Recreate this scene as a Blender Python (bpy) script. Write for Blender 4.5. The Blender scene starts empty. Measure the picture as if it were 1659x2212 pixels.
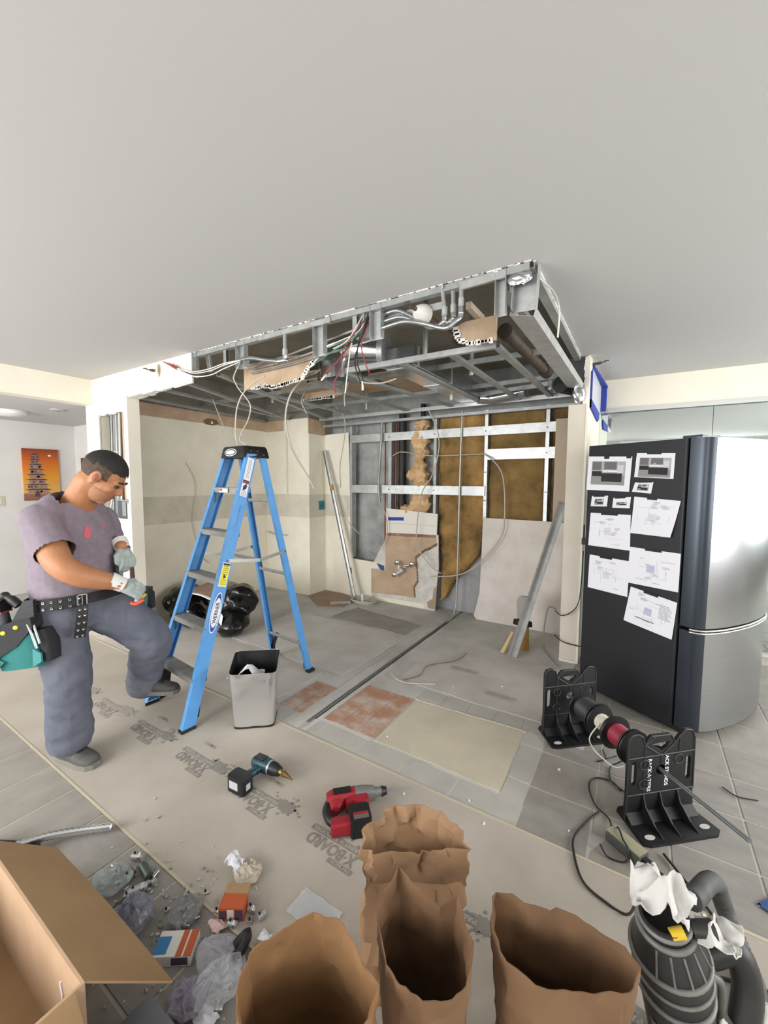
import bpy, bmesh, math, random
import numpy as np
from mathutils import Matrix, Vector, noise as mnoise

random.seed(7)
sc = bpy.context.scene
COL = sc.collection
PI = math.pi

# ---------------------------------------------------------------- camera
cam_d = bpy.data.cameras.new('camera')
cam = bpy.data.objects.new('camera', cam_d)
COL.objects.link(cam)
cam_d.sensor_fit = 'VERTICAL'
cam_d.sensor_height = 24.0
cam_d.lens = 24.0 * 880.5 / 2212.0
cam_d.clip_start = 0.02
_yaw, _pit, _rol = -0.5628, -0.07556, -0.00502
_f = Vector((math.sin(_yaw) * math.cos(_pit), math.cos(_yaw) * math.cos(_pit), math.sin(_pit)))
_r = Vector((math.cos(_yaw), -math.sin(_yaw), 0))
_d = _f.cross(_r)
_r2 = math.cos(_rol) * _r + math.sin(_rol) * _d
_d2 = -math.sin(_rol) * _r + math.cos(_rol) * _d
cam.matrix_world = Matrix(((_r2.x, -_d2.x, -_f.x, 0), (_r2.y, -_d2.y, -_f.y, 0), (_r2.z, -_d2.z, -_f.z, 1.5), (0, 0, 0, 1)))
sc.camera = cam

# ---------------------------------------------------------------- world, daylight, exposure
w = bpy.data.worlds.new('sky'); sc.world = w; w.use_nodes = True
bg = w.node_tree.nodes['Background']
bg.inputs[0].default_value = (0.90, 0.95, 1.0, 1)
bg.inputs[1].default_value = 3.0
sc.view_settings.view_transform = 'Standard'
sc.view_settings.look = 'None'
sc.view_settings.gamma = 1.0
sc.view_settings.use_curve_mapping = False
sc.view_settings.exposure = 0.05

def window_light(name, loc, direction, sx, sy, power, col=(1.0, 0.99, 0.98)):
    l = bpy.data.lights.new(name, 'AREA'); l.shape = 'RECTANGLE'; l.size = sx; l.size_y = sy
    l.energy = power; l.color = col
    o = bpy.data.objects.new(name, l); COL.objects.link(o)
    o.location = loc
    o.rotation_euler = Vector(direction).to_track_quat('-Z', 'Y').to_euler()
    return o
# sky light entering through the window openings of the walls behind and to the right of the camera
window_light('window_daylight', (-3.0, -2.55, 1.45), (0, 1, -0.05), 3.2, 1.7, 195)
window_light('window_daylight', (1.4, -2.55, 1.65), (0, 1, -0.05), 2.0, 1.3, 45)  # added unseen rear window light, gives the mirror its bright glow
window_light('window_daylight', (3.78, 2.3, 1.55), (-1, 0, -0.05), 3.9, 1.5, 175)
window_light('hall_daylight', (-5.8, -1.9, 1.5), (0, 1, -0.05), 1.4, 1.5, 28)

# ---------------------------------------------------------------- helpers
def lin(h):
    if isinstance(h, str):
        h = h.lstrip('#'); c = [int(h[i:i + 2], 16) / 255 for i in (0, 2, 4)]
    else: c = h
    return tuple(x / 12.92 if x <= .04045 else ((x + .055) / 1.055) ** 2.4 for x in c)

MATS = {}
def mat(name, col, rough=.6, metal=0., col2=None, scale=8., contrast=(.35, .65), bump=0., bscale=None, alpha=1., trans=0., spec=.5,
        aniso=None, sub=0., detail=5., emit=None, world=False):
    if name in MATS: return MATS[name]
    m = bpy.data.materials.new(name); m.use_nodes = True
    nt = m.node_tree; b = nt.nodes['Principled BSDF']
    c1 = lin(col) + (1,)
    b.inputs['Base Color'].default_value = c1
    b.inputs['Roughness'].default_value = rough
    b.inputs['Metallic'].default_value = metal
    b.inputs['Specular IOR Level'].default_value = spec
    if trans: b.inputs['Transmission Weight'].default_value = trans; b.inputs['IOR'].default_value = 1.2
    if alpha < 1: b.inputs['Alpha'].default_value = alpha
    tc = nt.nodes.new('ShaderNodeTexCoord'); mp = nt.nodes.new('ShaderNodeMapping')
    if world:                              # pieces of one kind share a mesh: vary the grain by their place in the room
        ge = nt.nodes.new('ShaderNodeNewGeometry'); nt.links.new(ge.outputs['Position'], mp.inputs['Vector'])
    else: nt.links.new(tc.outputs['Object'], mp.inputs['Vector'])
    if aniso: mp.inputs['Scale'].default_value = aniso
    if col2 is not None:
        n = nt.nodes.new('ShaderNodeTexNoise'); n.inputs['Scale'].default_value = scale; n.inputs['Detail'].default_value = detail
        n.inputs['Roughness'].default_value = .62
        nt.links.new(mp.outputs['Vector'], n.inputs['Vector'])
        r = nt.nodes.new('ShaderNodeValToRGB')
        r.color_ramp.elements[0].position = contrast[0]; r.color_ramp.elements[1].position = contrast[1]
        r.color_ramp.elements[0].color = c1; r.color_ramp.elements[1].color = lin(col2) + (1,)
        nt.links.new(n.outputs['Fac'], r.inputs['Fac']); nt.links.new(r.outputs['Color'], b.inputs['Base Color'])
    if bump:
        n2 = nt.nodes.new('ShaderNodeTexNoise'); n2.inputs['Scale'].default_value = bscale or scale * 3; n2.inputs['Detail'].default_value = 4
        nt.links.new(mp.outputs['Vector'], n2.inputs['Vector'])
        bp = nt.nodes.new('ShaderNodeBump'); bp.inputs['Strength'].default_value = bump; bp.inputs['Distance'].default_value = .01
        nt.links.new(n2.outputs['Fac'], bp.inputs['Height']); nt.links.new(bp.outputs['Normal'], b.inputs['Normal'])
    if emit:
        b.inputs['Emission Color'].default_value = lin(emit[0]) + (1,); b.inputs['Emission Strength'].default_value = emit[1]
    MATS[name] = m
    return m

WM = {}                                   # world matrices of the empties (parents)
def I4(): return Matrix.Identity(4)
def T(x=0, y=0, z=0): return Matrix.Translation((x, y, z))
def RX(a): return Matrix.Rotation(a, 4, 'X')
def RY(a): return Matrix.Rotation(a, 4, 'Y')
def RZ(a): return Matrix.Rotation(a, 4, 'Z')
def frame(o, x, y, z):
    x, y, z, o = Vector(x), Vector(y), Vector(z), Vector(o)
    return Matrix(((x.x, y.x, z.x, o.x), (x.y, y.y, z.y, o.y), (x.z, y.z, z.z, o.z), (0, 0, 0, 1)))
def along(p, q, up=(0, 0, 1)):
    """frame at p with local X running to q; local Z as near to up as can be"""
    p, q = Vector(p), Vector(q); x = (q - p).normalized(); u = Vector(up)
    if abs(x.dot(u)) > .98: u = Vector((0, 1, 0))
    y = u.cross(x).normalized(); z = x.cross(y)
    return frame(p, x, y, z)

def tagit(o, label=None, cat=None, group=None, kind=None):
    if label: o['label'] = label
    if cat: o['category'] = cat
    if group: o['group'] = group
    if kind: o['kind'] = kind
    return o
def thing(name, label, cat, loc=(0, 0, 0), rotz=0., group=None, kind=None):
    o = bpy.data.objects.new(name, None); COL.objects.link(o)
    o.empty_display_size = .05
    o.location = loc; o.rotation_euler = (0, 0, rotz)
    WM[o.name] = T(*loc) @ RZ(rotz)
    return tagit(o, label, cat, group, kind)

class MB:
    """collects shapes (in world coordinates, or through self.t) for one mesh"""
    def __init__(s, t=None): s.v = []; s.f = []; s.m = []; s.t = t or I4(); s.mi = 0
    def add(s, vs, fs, t=None):
        t = s.t @ t if t is not None else s.t
        b = len(s.v)
        s.v += [tuple(t @ Vector(v)) for v in vs]
        s.f += [tuple(b + i for i in f) for f in fs]
        s.m += [s.mi] * len(fs)
        return s
    def box(s, lo, hi, t=None):
        (a, b, c), (d, e, f) = lo, hi
        return s.add([(a, b, c), (d, b, c), (d, e, c), (a, e, c), (a, b, f), (d, b, f), (d, e, f), (a, e, f)],
                     [(0, 3, 2, 1), (4, 5, 6, 7), (0, 1, 5, 4), (1, 2, 6, 5), (2, 3, 7, 6), (3, 0, 4, 7)], t)
    def cbox(s, c, d, t=None):
        return s.box((c[0] - d[0] / 2, c[1] - d[1] / 2, c[2] - d[2] / 2), (c[0] + d[0] / 2, c[1] + d[1] / 2, c[2] + d[2] / 2), t)
    def bbox(s, lo, hi, r, t=None, axis=2, seg=3):
        """box with rounded edges parallel to one axis"""
        ax = [i for i in range(3) if i != axis]
        (a0, b0), (a1, b1) = (lo[ax[0]], lo[ax[1]]), (hi[ax[0]], hi[ax[1]])
        P = []
        for cx_, cy_, st in ((a1 - r, b1 - r, 0), (a0 + r, b1 - r, 1), (a0 + r, b0 + r, 2), (a1 - r, b0 + r, 3)):
            for k in range(seg + 1):
                an = (st + k / seg) * PI / 2
                P.append((cx_ + r * math.cos(an), cy_ + r * math.sin(an)))
        return s.prism(P, lo[axis], hi[axis], axis, t)
    def prism(s, P, h0, h1, axis=2, t=None):
        n = len(P)
        def pt(p, h):
            if axis == 2: return (p[0], p[1], h)
            if axis == 1: return (p[0], h, p[1])
            return (h, p[0], p[1])
        vs = [pt(p, h0) for p in P] + [pt(p, h1) for p in P]
        fs = [tuple(range(n))[::-1], tuple(range(n, 2 * n))] + [(i, (i + 1) % n, n + (i + 1) % n, n + i) for i in range(n)]
        return s.add(vs, fs, t)
    def tube(s, pts, r, n=8, cap=True, t=None, ell=None):
        pts = [Vector(p) for p in pts]; m = len(pts)
        rs = r if isinstance(r, (list, tuple)) else [r] * m
        up = Vector((0, 0, 1)); vs = []; fs = []
        prev = None
        for i, p in enumerate(pts):
            d = (pts[min(i + 1, m - 1)] - pts[max(i - 1, 0)])
            d = d.normalized() if d.length > 1e-9 else Vector((0, 0, 1))
            if prev is None:
                a = d.cross(up) if abs(d.dot(up)) < .95 else d.cross(Vector((1, 0, 0)))
                a.normalize()
            else:
                a = (prev - d * prev.dot(d))
                a = a.normalized() if a.length > 1e-6 else d.orthogonal().normalized()
            prev = a; b = d.cross(a)
            e = ell or (1, 1)
            for k in range(n):
                an = 2 * PI * k / n
                vs.append(tuple(p + a * (rs[i] * e[0] * math.cos(an)) + b * (rs[i] * e[1] * math.sin(an))))
        for i in range(m - 1):
            for k in range(n):
                k2 = (k + 1) % n
                fs.append((i * n + k, i * n + k2, (i + 1) * n + k2, (i + 1) * n + k))
        if cap: fs += [tuple(range(n))[::-1], tuple(range((m - 1) * n, m * n))]
        return s.add(vs, fs, t)
    def loft(s, secs, n=16, t=None, cap=True, power=2.):
        """secs: list of (centre, xaxis, yaxis) with axes scaled to the half sizes; superellipse sections"""
        vs = []; fs = []
        for c, a, b in secs:
            c, a, b = Vector(c), Vector(a), Vector(b)
            for k in range(n):
                an = 2 * PI * k / n; co, si = math.cos(an), math.sin(an)
                e = 2 / power
                x = math.copysign(abs(co) ** e, co); y = math.copysign(abs(si) ** e, si)
                vs.append(tuple(c + a * x + b * y))
        m = len(secs)
        for i in range(m - 1):
            for k in range(n):
                k2 = (k + 1) % n
                fs.append((i * n + k, i * n + k2, (i + 1) * n + k2, (i + 1) * n + k))
        if cap: fs += [tuple(range(n))[::-1], tuple(range((m - 1) * n, m * n))]
        return s.add(vs, fs, t)
    def lathe(s, prof, n=20, t=None, cap=True):
        """prof: (radius, height) pairs about local Z"""
        vs = []; fs = []; m = len(prof)
        for r, h in prof:
            for k in range(n): an = 2 * PI * k / n; vs.append((r * math.cos(an), r * math.sin(an), h))
        for i in range(m - 1):
            for k in range(n):
                k2 = (k + 1) % n; fs.append((i * n + k, i * n + k2, (i + 1) * n + k2, (i + 1) * n + k))
        if cap: fs += [tuple(range(n))[::-1], tuple(range((m - 1) * n, m * n))]
        return s.add(vs, fs, t)
    def ball(s, c, r, n=12, t=None, R=None):
        r = r if isinstance(r, (list, tuple)) else (r, r, r)
        vs = []; fs = []; m = n // 2
        for i in range(1, m):
            th = PI * i / m
            for k in range(n):
                an = 2 * PI * k / n; vs.append((r[0] * math.sin(th) * math.cos(an), r[1] * math.sin(th) * math.sin(an), r[2] * math.cos(th)))
        vs += [(0, 0, r[2]), (0, 0, -r[2])]
        for i in range(m - 2):
            for k in range(n):
                k2 = (k + 1) % n; fs.append((i * n + k, (i + 1) * n + k, (i + 1) * n + k2, i * n + k2))
        a, b = len(vs) - 2, len(vs) - 1
        for k in range(n):
            k2 = (k + 1) % n; fs.append((a, k, k2)); fs.append((b, (m - 2) * n + k2, (m - 2) * n + k))
        tt = T(*c) @ (R or I4())
        return s.add(vs, fs, (t @ tt) if t is not None else tt)
    def grid(s, fn, nu, nv, t=None, closed=False):
        vs = [fn(i / nu, j / nv) for j in range(nv + 1) for i in range(nu + (0 if closed else 1))]
        W_ = nu if closed else nu + 1; fs = []
        for j in range(nv):
            for i in range(nu):
                i2 = (i + 1) % W_ if closed else i + 1
                fs.append((j * W_ + i, j * W_ + i2, (j + 1) * W_ + i2, (j + 1) * W_ + i))
        return s.add(vs, fs, t)
    def sheet(s, fn, nu, nv, th, t=None):
        """a thin closed sheet: fn(u, v) -> point, th along the normal"""
        P = [[Vector(fn(i / nu, j / nv)) for i in range(nu + 1)] for j in range(nv + 1)]
        vs = []; fs = []
        N = [[None] * (nu + 1) for _ in range(nv + 1)]
        for j in range(nv + 1):
            for i in range(nu + 1):
                a = P[j][min(i + 1, nu)] - P[j][max(i - 1, 0)]; b = P[min(j + 1, nv)][i] - P[max(j - 1, 0)][i]
                c = a.cross(b); N[j][i] = c.normalized() if c.length > 1e-12 else Vector((0, 0, 1))
        for sg in (0, 1):
            for j in range(nv + 1):
                for i in range(nu + 1): vs.append(tuple(P[j][i] - N[j][i] * th * sg))
        o = (nu + 1) * (nv + 1); ix = lambda i, j: j * (nu + 1) + i
        for j in range(nv):
            for i in range(nu):
                fs.append((ix(i, j), ix(i + 1, j), ix(i + 1, j + 1), ix(i, j + 1)))
                fs.append((o + ix(i, j + 1), o + ix(i + 1, j + 1), o + ix(i + 1, j), o + ix(i, j)))
        for i in range(nu):
            fs.append((o + ix(i, 0), o + ix(i + 1, 0), ix(i + 1, 0), ix(i, 0))); fs.append((ix(i, nv), ix(i + 1, nv), o + ix(i + 1, nv), o + ix(i, nv)))
        for j in range(nv):
            fs.append((ix(0, j), ix(0, j + 1), o + ix(0, j + 1), o + ix(0, j))); fs.append((o + ix(nu, j), o + ix(nu, j + 1), ix(nu, j + 1), ix(nu, j)))
        return s.add(vs, fs, t)
    def build(s, name, mats, parent=None, smooth=None, label=None, cat=None, group=None, kind=None, origin=None):
        mats = mats if isinstance(mats, (list, tuple)) else [mats]
        V = np.array(s.v, dtype=float).reshape(-1, 3)
        loc = None
        if parent is not None:
            inv = WM[parent.name].inverted()
            V = np.array([tuple(inv @ Vector(v)) for v in s.v])
        else:
            if origin is None:
                lo, hi = V.min(0), V.max(0); origin = ((lo[0] + hi[0]) / 2, (lo[1] + hi[1]) / 2, lo[2])
            V = V - np.array(origin); loc = origin
        me = bpy.data.meshes.new(name)
        me.from_pydata(V.tolist(), [], s.f)
        for m in mats: me.materials.append(m)
        if len(mats) > 1:
            me.polygons.foreach_set('material_index', s.m)
        me.update()
        if smooth is not None:
            me.polygons.foreach_set('use_smooth', [True] * len(me.polygons))
            if smooth < 179: me.set_sharp_from_angle(angle=math.radians(smooth))
        o = bpy.data.objects.new(name, me); COL.objects.link(o)
        if parent is not None: o.parent = parent; WM[o.name] = WM[parent.name].copy()
        else: o.location = loc; WM[o.name] = T(*loc)
        return tagit(o, label, cat, group, kind)

def dup(o, parent=None, loc=None, rot=None, name=None):
    c = o.copy(); COL.objects.link(c)
    if parent is not None: c.parent = parent
    if loc is not None: c.location = loc
    if rot is not None: c.rotation_euler = rot
    return c

def smooth_path(pts, sub=6):
    """Catmull-Rom through the points"""
    P = [Vector(p) for p in pts]; P = [2 * P[0] - P[1]] + P + [2 * P[-1] - P[-2]]
    out = []
    for i in range(1, len(P) - 2):
        a, b, c, d = P[i - 1:i + 3]
        for k in range(sub):
            t = k / sub
            out.append(.5 * ((2 * b) + (c - a) * t + (2 * a - 5 * b + 4 * c - d) * t * t + (3 * b - a - 3 * c + d) * t ** 3))
    out.append(P[-2]); return out

def voxel(mb, size, smooth=2, name='tmp'):
    """union of the overlapping closed shapes of mb as ONE continuous surface; gives back a new MB"""
    me = bpy.data.meshes.new(name); me.from_pydata(mb.v, [], mb.f); me.update()
    o = bpy.data.objects.new(name, me); COL.objects.link(o)
    r = o.modifiers.new('r', 'REMESH'); r.mode = 'VOXEL'; r.voxel_size = size
    if smooth:
        q = o.modifiers.new('s', 'SMOOTH'); q.iterations = smooth; q.factor = .5
    dg = bpy.context.evaluated_depsgraph_get(); dg.update()
    ev = o.evaluated_get(dg); em = ev.to_mesh()
    out = MB(); out.v = [tuple(v.co) for v in em.vertices]; out.f = [tuple(p.vertices) for p in em.polygons]; out.m = [0] * len(out.f)
    ev.to_mesh_clear(); bpy.data.objects.remove(o); bpy.data.meshes.remove(me)
    return out

def displace(mb, fn):
    """move each vertex along its normal by fn(position)"""
    V = np.array(mb.v); N = np.zeros_like(V)
    for f in mb.f:
        for k in range(1, len(f) - 1):
            n = np.cross(V[f[k]] - V[f[0]], V[f[k + 1]] - V[f[0]])
            for i in (f[0], f[k], f[k + 1]): N[i] += n
    N /= (np.linalg.norm(N, axis=1, keepdims=True) + 1e-12)
    mb.v = [tuple(V[i] + N[i] * fn(Vector(V[i]))) for i in range(len(V))]
    return mb
def nz(p, s, seed=0.): return mnoise.noise(Vector(p) * s + Vector((seed, seed * 1.7, seed * .3)))

_tc = {}
def text_mesh(s, size=1., bold=False):
    """flat outline of a word: vertices and faces in the XY plane, left aligned on the baseline"""
    key = (s, bold)
    if key not in _tc:
        cu = bpy.data.curves.new('txt', 'FONT'); cu.body = s; cu.size = 1.
        cu.offset = .02 if bold else 0.; cu.resolution_u = 3
        o = bpy.data.objects.new('txt', cu); COL.objects.link(o)
        dg = bpy.context.evaluated_depsgraph_get(); dg.update()
        ev = o.evaluated_get(dg); me = ev.to_mesh()
        _tc[key] = ([tuple(v.co) for v in me.vertices], [tuple(p.vertices) for p in me.polygons])
        ev.to_mesh_clear(); bpy.data.objects.remove(o); bpy.data.curves.remove(cu)
    V, F_ = _tc[key]
    return [(v[0] * size, v[1] * size, 0.) for v in V], F_
def text_width(s, bold=False):
    V, _ = text_mesh(s, 1., bold); return max(v[0] for v in V) - min(v[0] for v in V)
def put_text(mb, s, t, width=None, height=1., bold=False, center=False):
    """fit the word into width x cap height in frame t"""
    V, F_ = text_mesh(s, 1., bold)
    x0, x1 = min(v[0] for v in V), max(v[0] for v in V)
    sy = height / .72; sx = (width / (x1 - x0)) if width else sy
    off = (x0 + x1) / 2 if center else x0
    mb.add([((v[0] - off) * sx, v[1] * sy, 0) for v in V], F_, t)

# ---------------------------------------------------------------- materials
M_ceil = mat('ceiling_paint', '#c3c2c1', .9, bump=.015, bscale=120)
M_cream = mat('cream_paint', '#ece6d6', .8, col2='#e7e0d0', scale=3, bump=.04, bscale=60)
M_white = mat('white_paint', '#dedcd8', .85, col2='#d6d3cf', scale=2)
M_dry = mat('bare_drywall', '#cfc8bd', .9, col2='#bdb4a8', scale=5, bump=.1)
M_band = mat('skim_band', '#d8d2c2', .9, col2='#ccc6b5', scale=7)
M_kit = mat('kitchen_paint', '#efeada', .85, col2='#e3dcc9', scale=2.2, bump=.05)
M_brownpaper = mat('gypsum_brown_paper', '#c2aa90', .9, col2='#b39a7e', scale=6, bump=.1)
M_gyp = mat('gypsum_core', '#e8e4de', .95, bump=.4, bscale=60)
M_conc = mat('concrete', '#9a9994', .9, col2='#777873', scale=5, bump=.25, bscale=30)
M_slab = mat('ceiling_slab', '#a29d91', .95, col2='#8a8578', scale=2.5, bump=.2, bscale=18)
M_screed = mat('floor_screed', '#c1bfba', .92, col2='#adaba5', scale=3.5, bump=.12, bscale=25)
M_tile = mat('slate_tile', '#837f79', .6, col2='#96918a', scale=6, contrast=(.3, .7), bump=.12, bscale=14, aniso=(1, 2.2, 1), world=True)
M_tile2 = mat('slate_tile_warm', '#88837c', .6, col2='#9a948b', scale=5, contrast=(.3, .7), bump=.12, bscale=12, aniso=(2, 1, 1), world=True)
M_grout = mat('grout', '#b3ada1', .95)
M_board = mat('protection_board', '#b3aba0', .9, col2='#a89f93', scale=2.5, bump=.05, bscale=80)
M_board2 = mat('protection_board_dusty', '#bfb8b1', .92, col2='#aea7a0', scale=3, bump=.06, bscale=40)
M_tape = mat('clear_edge_tape', '#bdb49c', .5)
M_ink = mat('board_print', '#7f7b75', .9, col2='#8b867e', scale=20)
M_inkl = mat('board_print_faint', '#958f86', .9, col2='#9f998f', scale=20)
M_beige = mat('leveling_patch', '#c3baa5', .92, col2='#b5ad9b', scale=4, bump=.05)
M_terra = mat('terracotta', '#a37a61', .9, col2='#b8ab9f', scale=7, contrast=(.42, .66), bump=.3, bscale=25, world=True)
M_galv = mat('galvanised_steel', '#c4c5c3', .4, .55, col2='#a9abaa', scale=14, contrast=(.3, .7))
M_galvd = mat('galvanised_steel_dull', '#acaeac', .5, .5, col2='#8f9291', scale=10, contrast=(.3, .7))
M_foil = mat('sheet_metal', '#c2c5c6', .22, .95, bump=.15, bscale=12)
M_flex = mat('flex_conduit_metal', '#b6b9bb', .3, .9)
M_ins = mat('mineral_wool', '#b38c54', .98, col2='#4f4226', scale=3.2, contrast=(.36, .70), bump=.9, bscale=30, detail=8)
M_insd = mat('mineral_wool_dirty', '#7d6238', .98, col2='#42351f', scale=6, contrast=(.3, .7), bump=.9, bscale=30, detail=8)
M_foam = mat('loose_wool', '#dfbd92', .98, col2='#bd9768', scale=9, bump=.9, bscale=40)
M_black = mat('black_plastic', '#101011', .5, bump=.05, bscale=60)
M_blackm = mat('black_rubber', '#1c1c1d', .7)
M_pipe = mat('cast_iron_pipe', '#1d1d1f', .55)
M_copper = mat('copper_pipe', '#8f5a45', .4, .8)
M_cable = mat('grey_cable', '#b9b4a8', .6)
M_wire_r = mat('red_wire', '#8f3a3e', .5); M_wire_b = mat('black_wire', '#232223', .5)
M_wire_w = mat('white_wire', '#d8d4ca', .55); M_wire_g = mat('green_wire', '#3f7f60', .5)
M_brown = mat('dark_brown_pipe', '#3d3226', .6, col2='#55473a', scale=12)
M_blue = mat('ladder_fibreglass', '#5899d4', .42, col2='#4e90cc', scale=12, bump=.05, bscale=100)
M_alu = mat('ladder_aluminium', '#a3a29d', .5, .4, col2='#8b8984', scale=20, contrast=(.3, .7))
M_alub = mat('bright_aluminium', '#c0bfb6', .35, .85)
M_paper = mat('printer_paper', '#e4e4ea', .85)
M_stain = mat('brushed_stainless', '#a8aaab', .27, .97, col2='#a3a5a6', scale=3, aniso=(1, 1, 40))
M_fr = mat('fridge_side', '#14171c', .5, bump=.12, bscale=400)
M_frd = mat('fridge_door_edge', '#3a4048', .32, .6)
M_bluetape = mat('painters_tape', '#2a3f9a', .7)
M_poly = mat('clear_plastic_film', '#dfe3e8', .12, alpha=.32, bump=.6, bscale=25)
M_kraft_shaded = mat('kraft_paper_shaded', '#75583e', .9, col2='#684c33', scale=4, bump=.22, bscale=16)  # front bags: same paper, foreground shade put into a darker colour
M_kraftl = mat('kraft_paper_light', '#967658', .9, col2='#86674a', scale=4, bump=.22, bscale=16)
M_card = mat('cardboard', '#a1835f', .9, col2='#977a57', scale=5)
M_mirror = mat('mirror_glass', '#dfe8e6', .03, 1.)

# ================================================================ THE SETTING
ZC = 2.49; YF = 1.95; YB = 4.25; ZS = 2.70
def struct(name, mb, m, parent=None, label=None, smooth=None):
    return mb.build(name, m, parent, smooth=smooth, label=label, kind=None if parent else 'structure')

# ---- floor: slab, kitchen screed, grout bed, stone tiles, patches
floor = struct('floor', MB().box((-7.0, -2.7, -.12), (3.9, 4.8, -.012)), M_conc, label='bare concrete floor slab under tiles and protection boards')
for lo, hi in (((-4.43, 1.70, -.013), (-1.712, 4.42, -.003)), ((-1.678, 1.70, -.013), (-.405, 4.42, -.003))):
    MB().box(lo, hi).build('screed', M_screed, floor)
MB().box((-1.712, 1.70, -.013), (-1.678, 1.80, -.003)).build('screed', M_screed, floor)
MB().box((-7.0, -2.7, -.013), (-4.43, 4.42, -.0035)).build('grout_bed', M_screed, floor)
MB().box((-4.43, -2.7, -.013), (3.9, 1.70, -.0035)).build('grout_bed', M_grout, floor)
MB().box((-.405, 1.70, -.013), (3.9, 4.8, -.0035)).build('grout_bed', M_grout, floor)
def tile_mesh(sx, sy, seed):
    rng = random.Random(seed); b = MB()
    c = .003; h = .0085
    zt = [rng.uniform(-.0007, .0007) for _ in range(4)]
    b.add([(-sx / 2, -sy / 2, 0), (sx / 2, -sy / 2, 0), (sx / 2, sy / 2, 0), (-sx / 2, sy / 2, 0),
           (-sx / 2 + c, -sy / 2 + c, h + zt[0]), (sx / 2 - c, -sy / 2 + c, h + zt[1]), (sx / 2 - c, sy / 2 - c, h + zt[2]), (-sx / 2 + c, sy / 2 - c, h + zt[3])],
          [(0, 3, 2, 1), (4, 5, 6, 7), (0, 1, 5, 4), (1, 2, 6, 5), (2, 3, 7, 6), (3, 0, 4, 7)])
    return b
TX, TY = .285, .305
protos = []
for k in range(4):
    o = tile_mesh(TX - .006, TY - .006, k).build('tile', (M_tile, M_tile2)[k % 2], None, origin=(0, 0, 0)); o.parent = floor
    protos.append(o)
tile_spots = []
for i in range(11):
    for j in range(9): tile_spots.append((-.405 + TX * (i + .5), 1.70 + TY * (j + .5)))
for i in range(16):
    for j in range(4): tile_spots.append((-4.55 + TX * (i + .5), -.425 + TY * (j + .5)))
fl = Vector(floor.location)
for n, (x, y) in enumerate(tile_spots):
    if n < 4: o = protos[n]
    else: o = dup(protos[random.randrange(4)], floor)
    o.location = Vector((x, y, -.009)) - fl
    o.rotation_euler = (0, 0, random.choice((0, PI)))
# patches where the island and cabinets stood
def patch(name, pts, z0, z1, m, lab=None, wob=.012, n=10):
    P = []
    for i, p in enumerate(pts):
        q = pts[(i + 1) % len(pts)]
        for k in range(n):
            t = k / n; x = p[0] + (q[0] - p[0]) * t; y = p[1] + (q[1] - p[1]) * t
            P.append((x + wob * nz((x * 9, y * 9, 1), 1, 3), y + wob * nz((x * 9, y * 9, 5), 1, 9)))
    return MB().prism(P, z0, z1).build(name, m, floor, label=lab)
patch('leveling_patch', [(-1.25, 1.885), (-.52, 1.885), (-.53, 2.425), (-1.245, 2.40)], -.004, .0015, M_beige, 'smooth beige patch of leveling compound')
patch('adhesive_ridge', [(-1.26, 2.41), (-.52, 2.432), (-.52, 2.442), (-1.27, 2.42)], -.004, .005, M_beige, wob=.012, n=20)
for (x0, y0, nx, ny, s) in ((-1.64, 1.895, 3, 4, .127), (-2.0, 1.86, 2, 3, .127)):
    tp = None
    for i in range(nx):
        for j in range(ny):
            cx_, cy_ = x0 + s * (i + .5), y0 + s * (j + .5)
            if tp is None:
                tp = MB().box((-s / 2 + .003, -s / 2 + .003, 0), (s / 2 - .003, s / 2 - .003, .0045)).build('terracotta_tile', M_terra, None, origin=(0, 0, 0)); tp.parent = floor; o = tp
            else: o = dup(tp, floor)
            o.location = Vector((cx_, cy_, -.004)) - fl
ctp = tile_mesh(TX - .006, TY - .006, 9).build('cut_tile', mat('dusty_tile', '#a5a29b', .75, col2='#b3b0a8', scale=6, contrast=(.3, .7), bump=.12, bscale=14, world=True), None, origin=(0, 0, 0)); ctp.parent = floor
ctp.scale = (.62, .42, 1); ctp.location = Vector((-1.17 + 5 * .175, 2.507, -.0085)) - fl
for i in range(5):
    o = dup(ctp, floor); o.scale = (.62, .42, 1); o.location = Vector((-1.17 + i * .175, 2.505 + .004 * (i % 2), -.0085)) - fl; o.name = 'cut_tile'
for i in range(9):
    o = dup(ctp, floor); o.scale = (1, .5, 1); o.location = Vector((-2.0 + i * .285 - .0, 1.79, -.0095)) - fl; o.name = 'cut_tile'
for j in range(4):
    o = dup(ctp, floor); o.scale = (.38, 1, 1); o.location = Vector((-.462, 1.86 + j * .305, -.0094)) - fl; o.name = 'cut_tile'
# concrete strips beside the conduit trench
for x0, x1 in ((-1.80, -1.716), (-1.674, -1.645)):
    patch('trench_mortar', [(x0, 1.74), (x1, 1.74), (x1, 4.2), (x0, 4.2)], -.004, .0012, M_screed, wob=.01, n=24)

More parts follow.
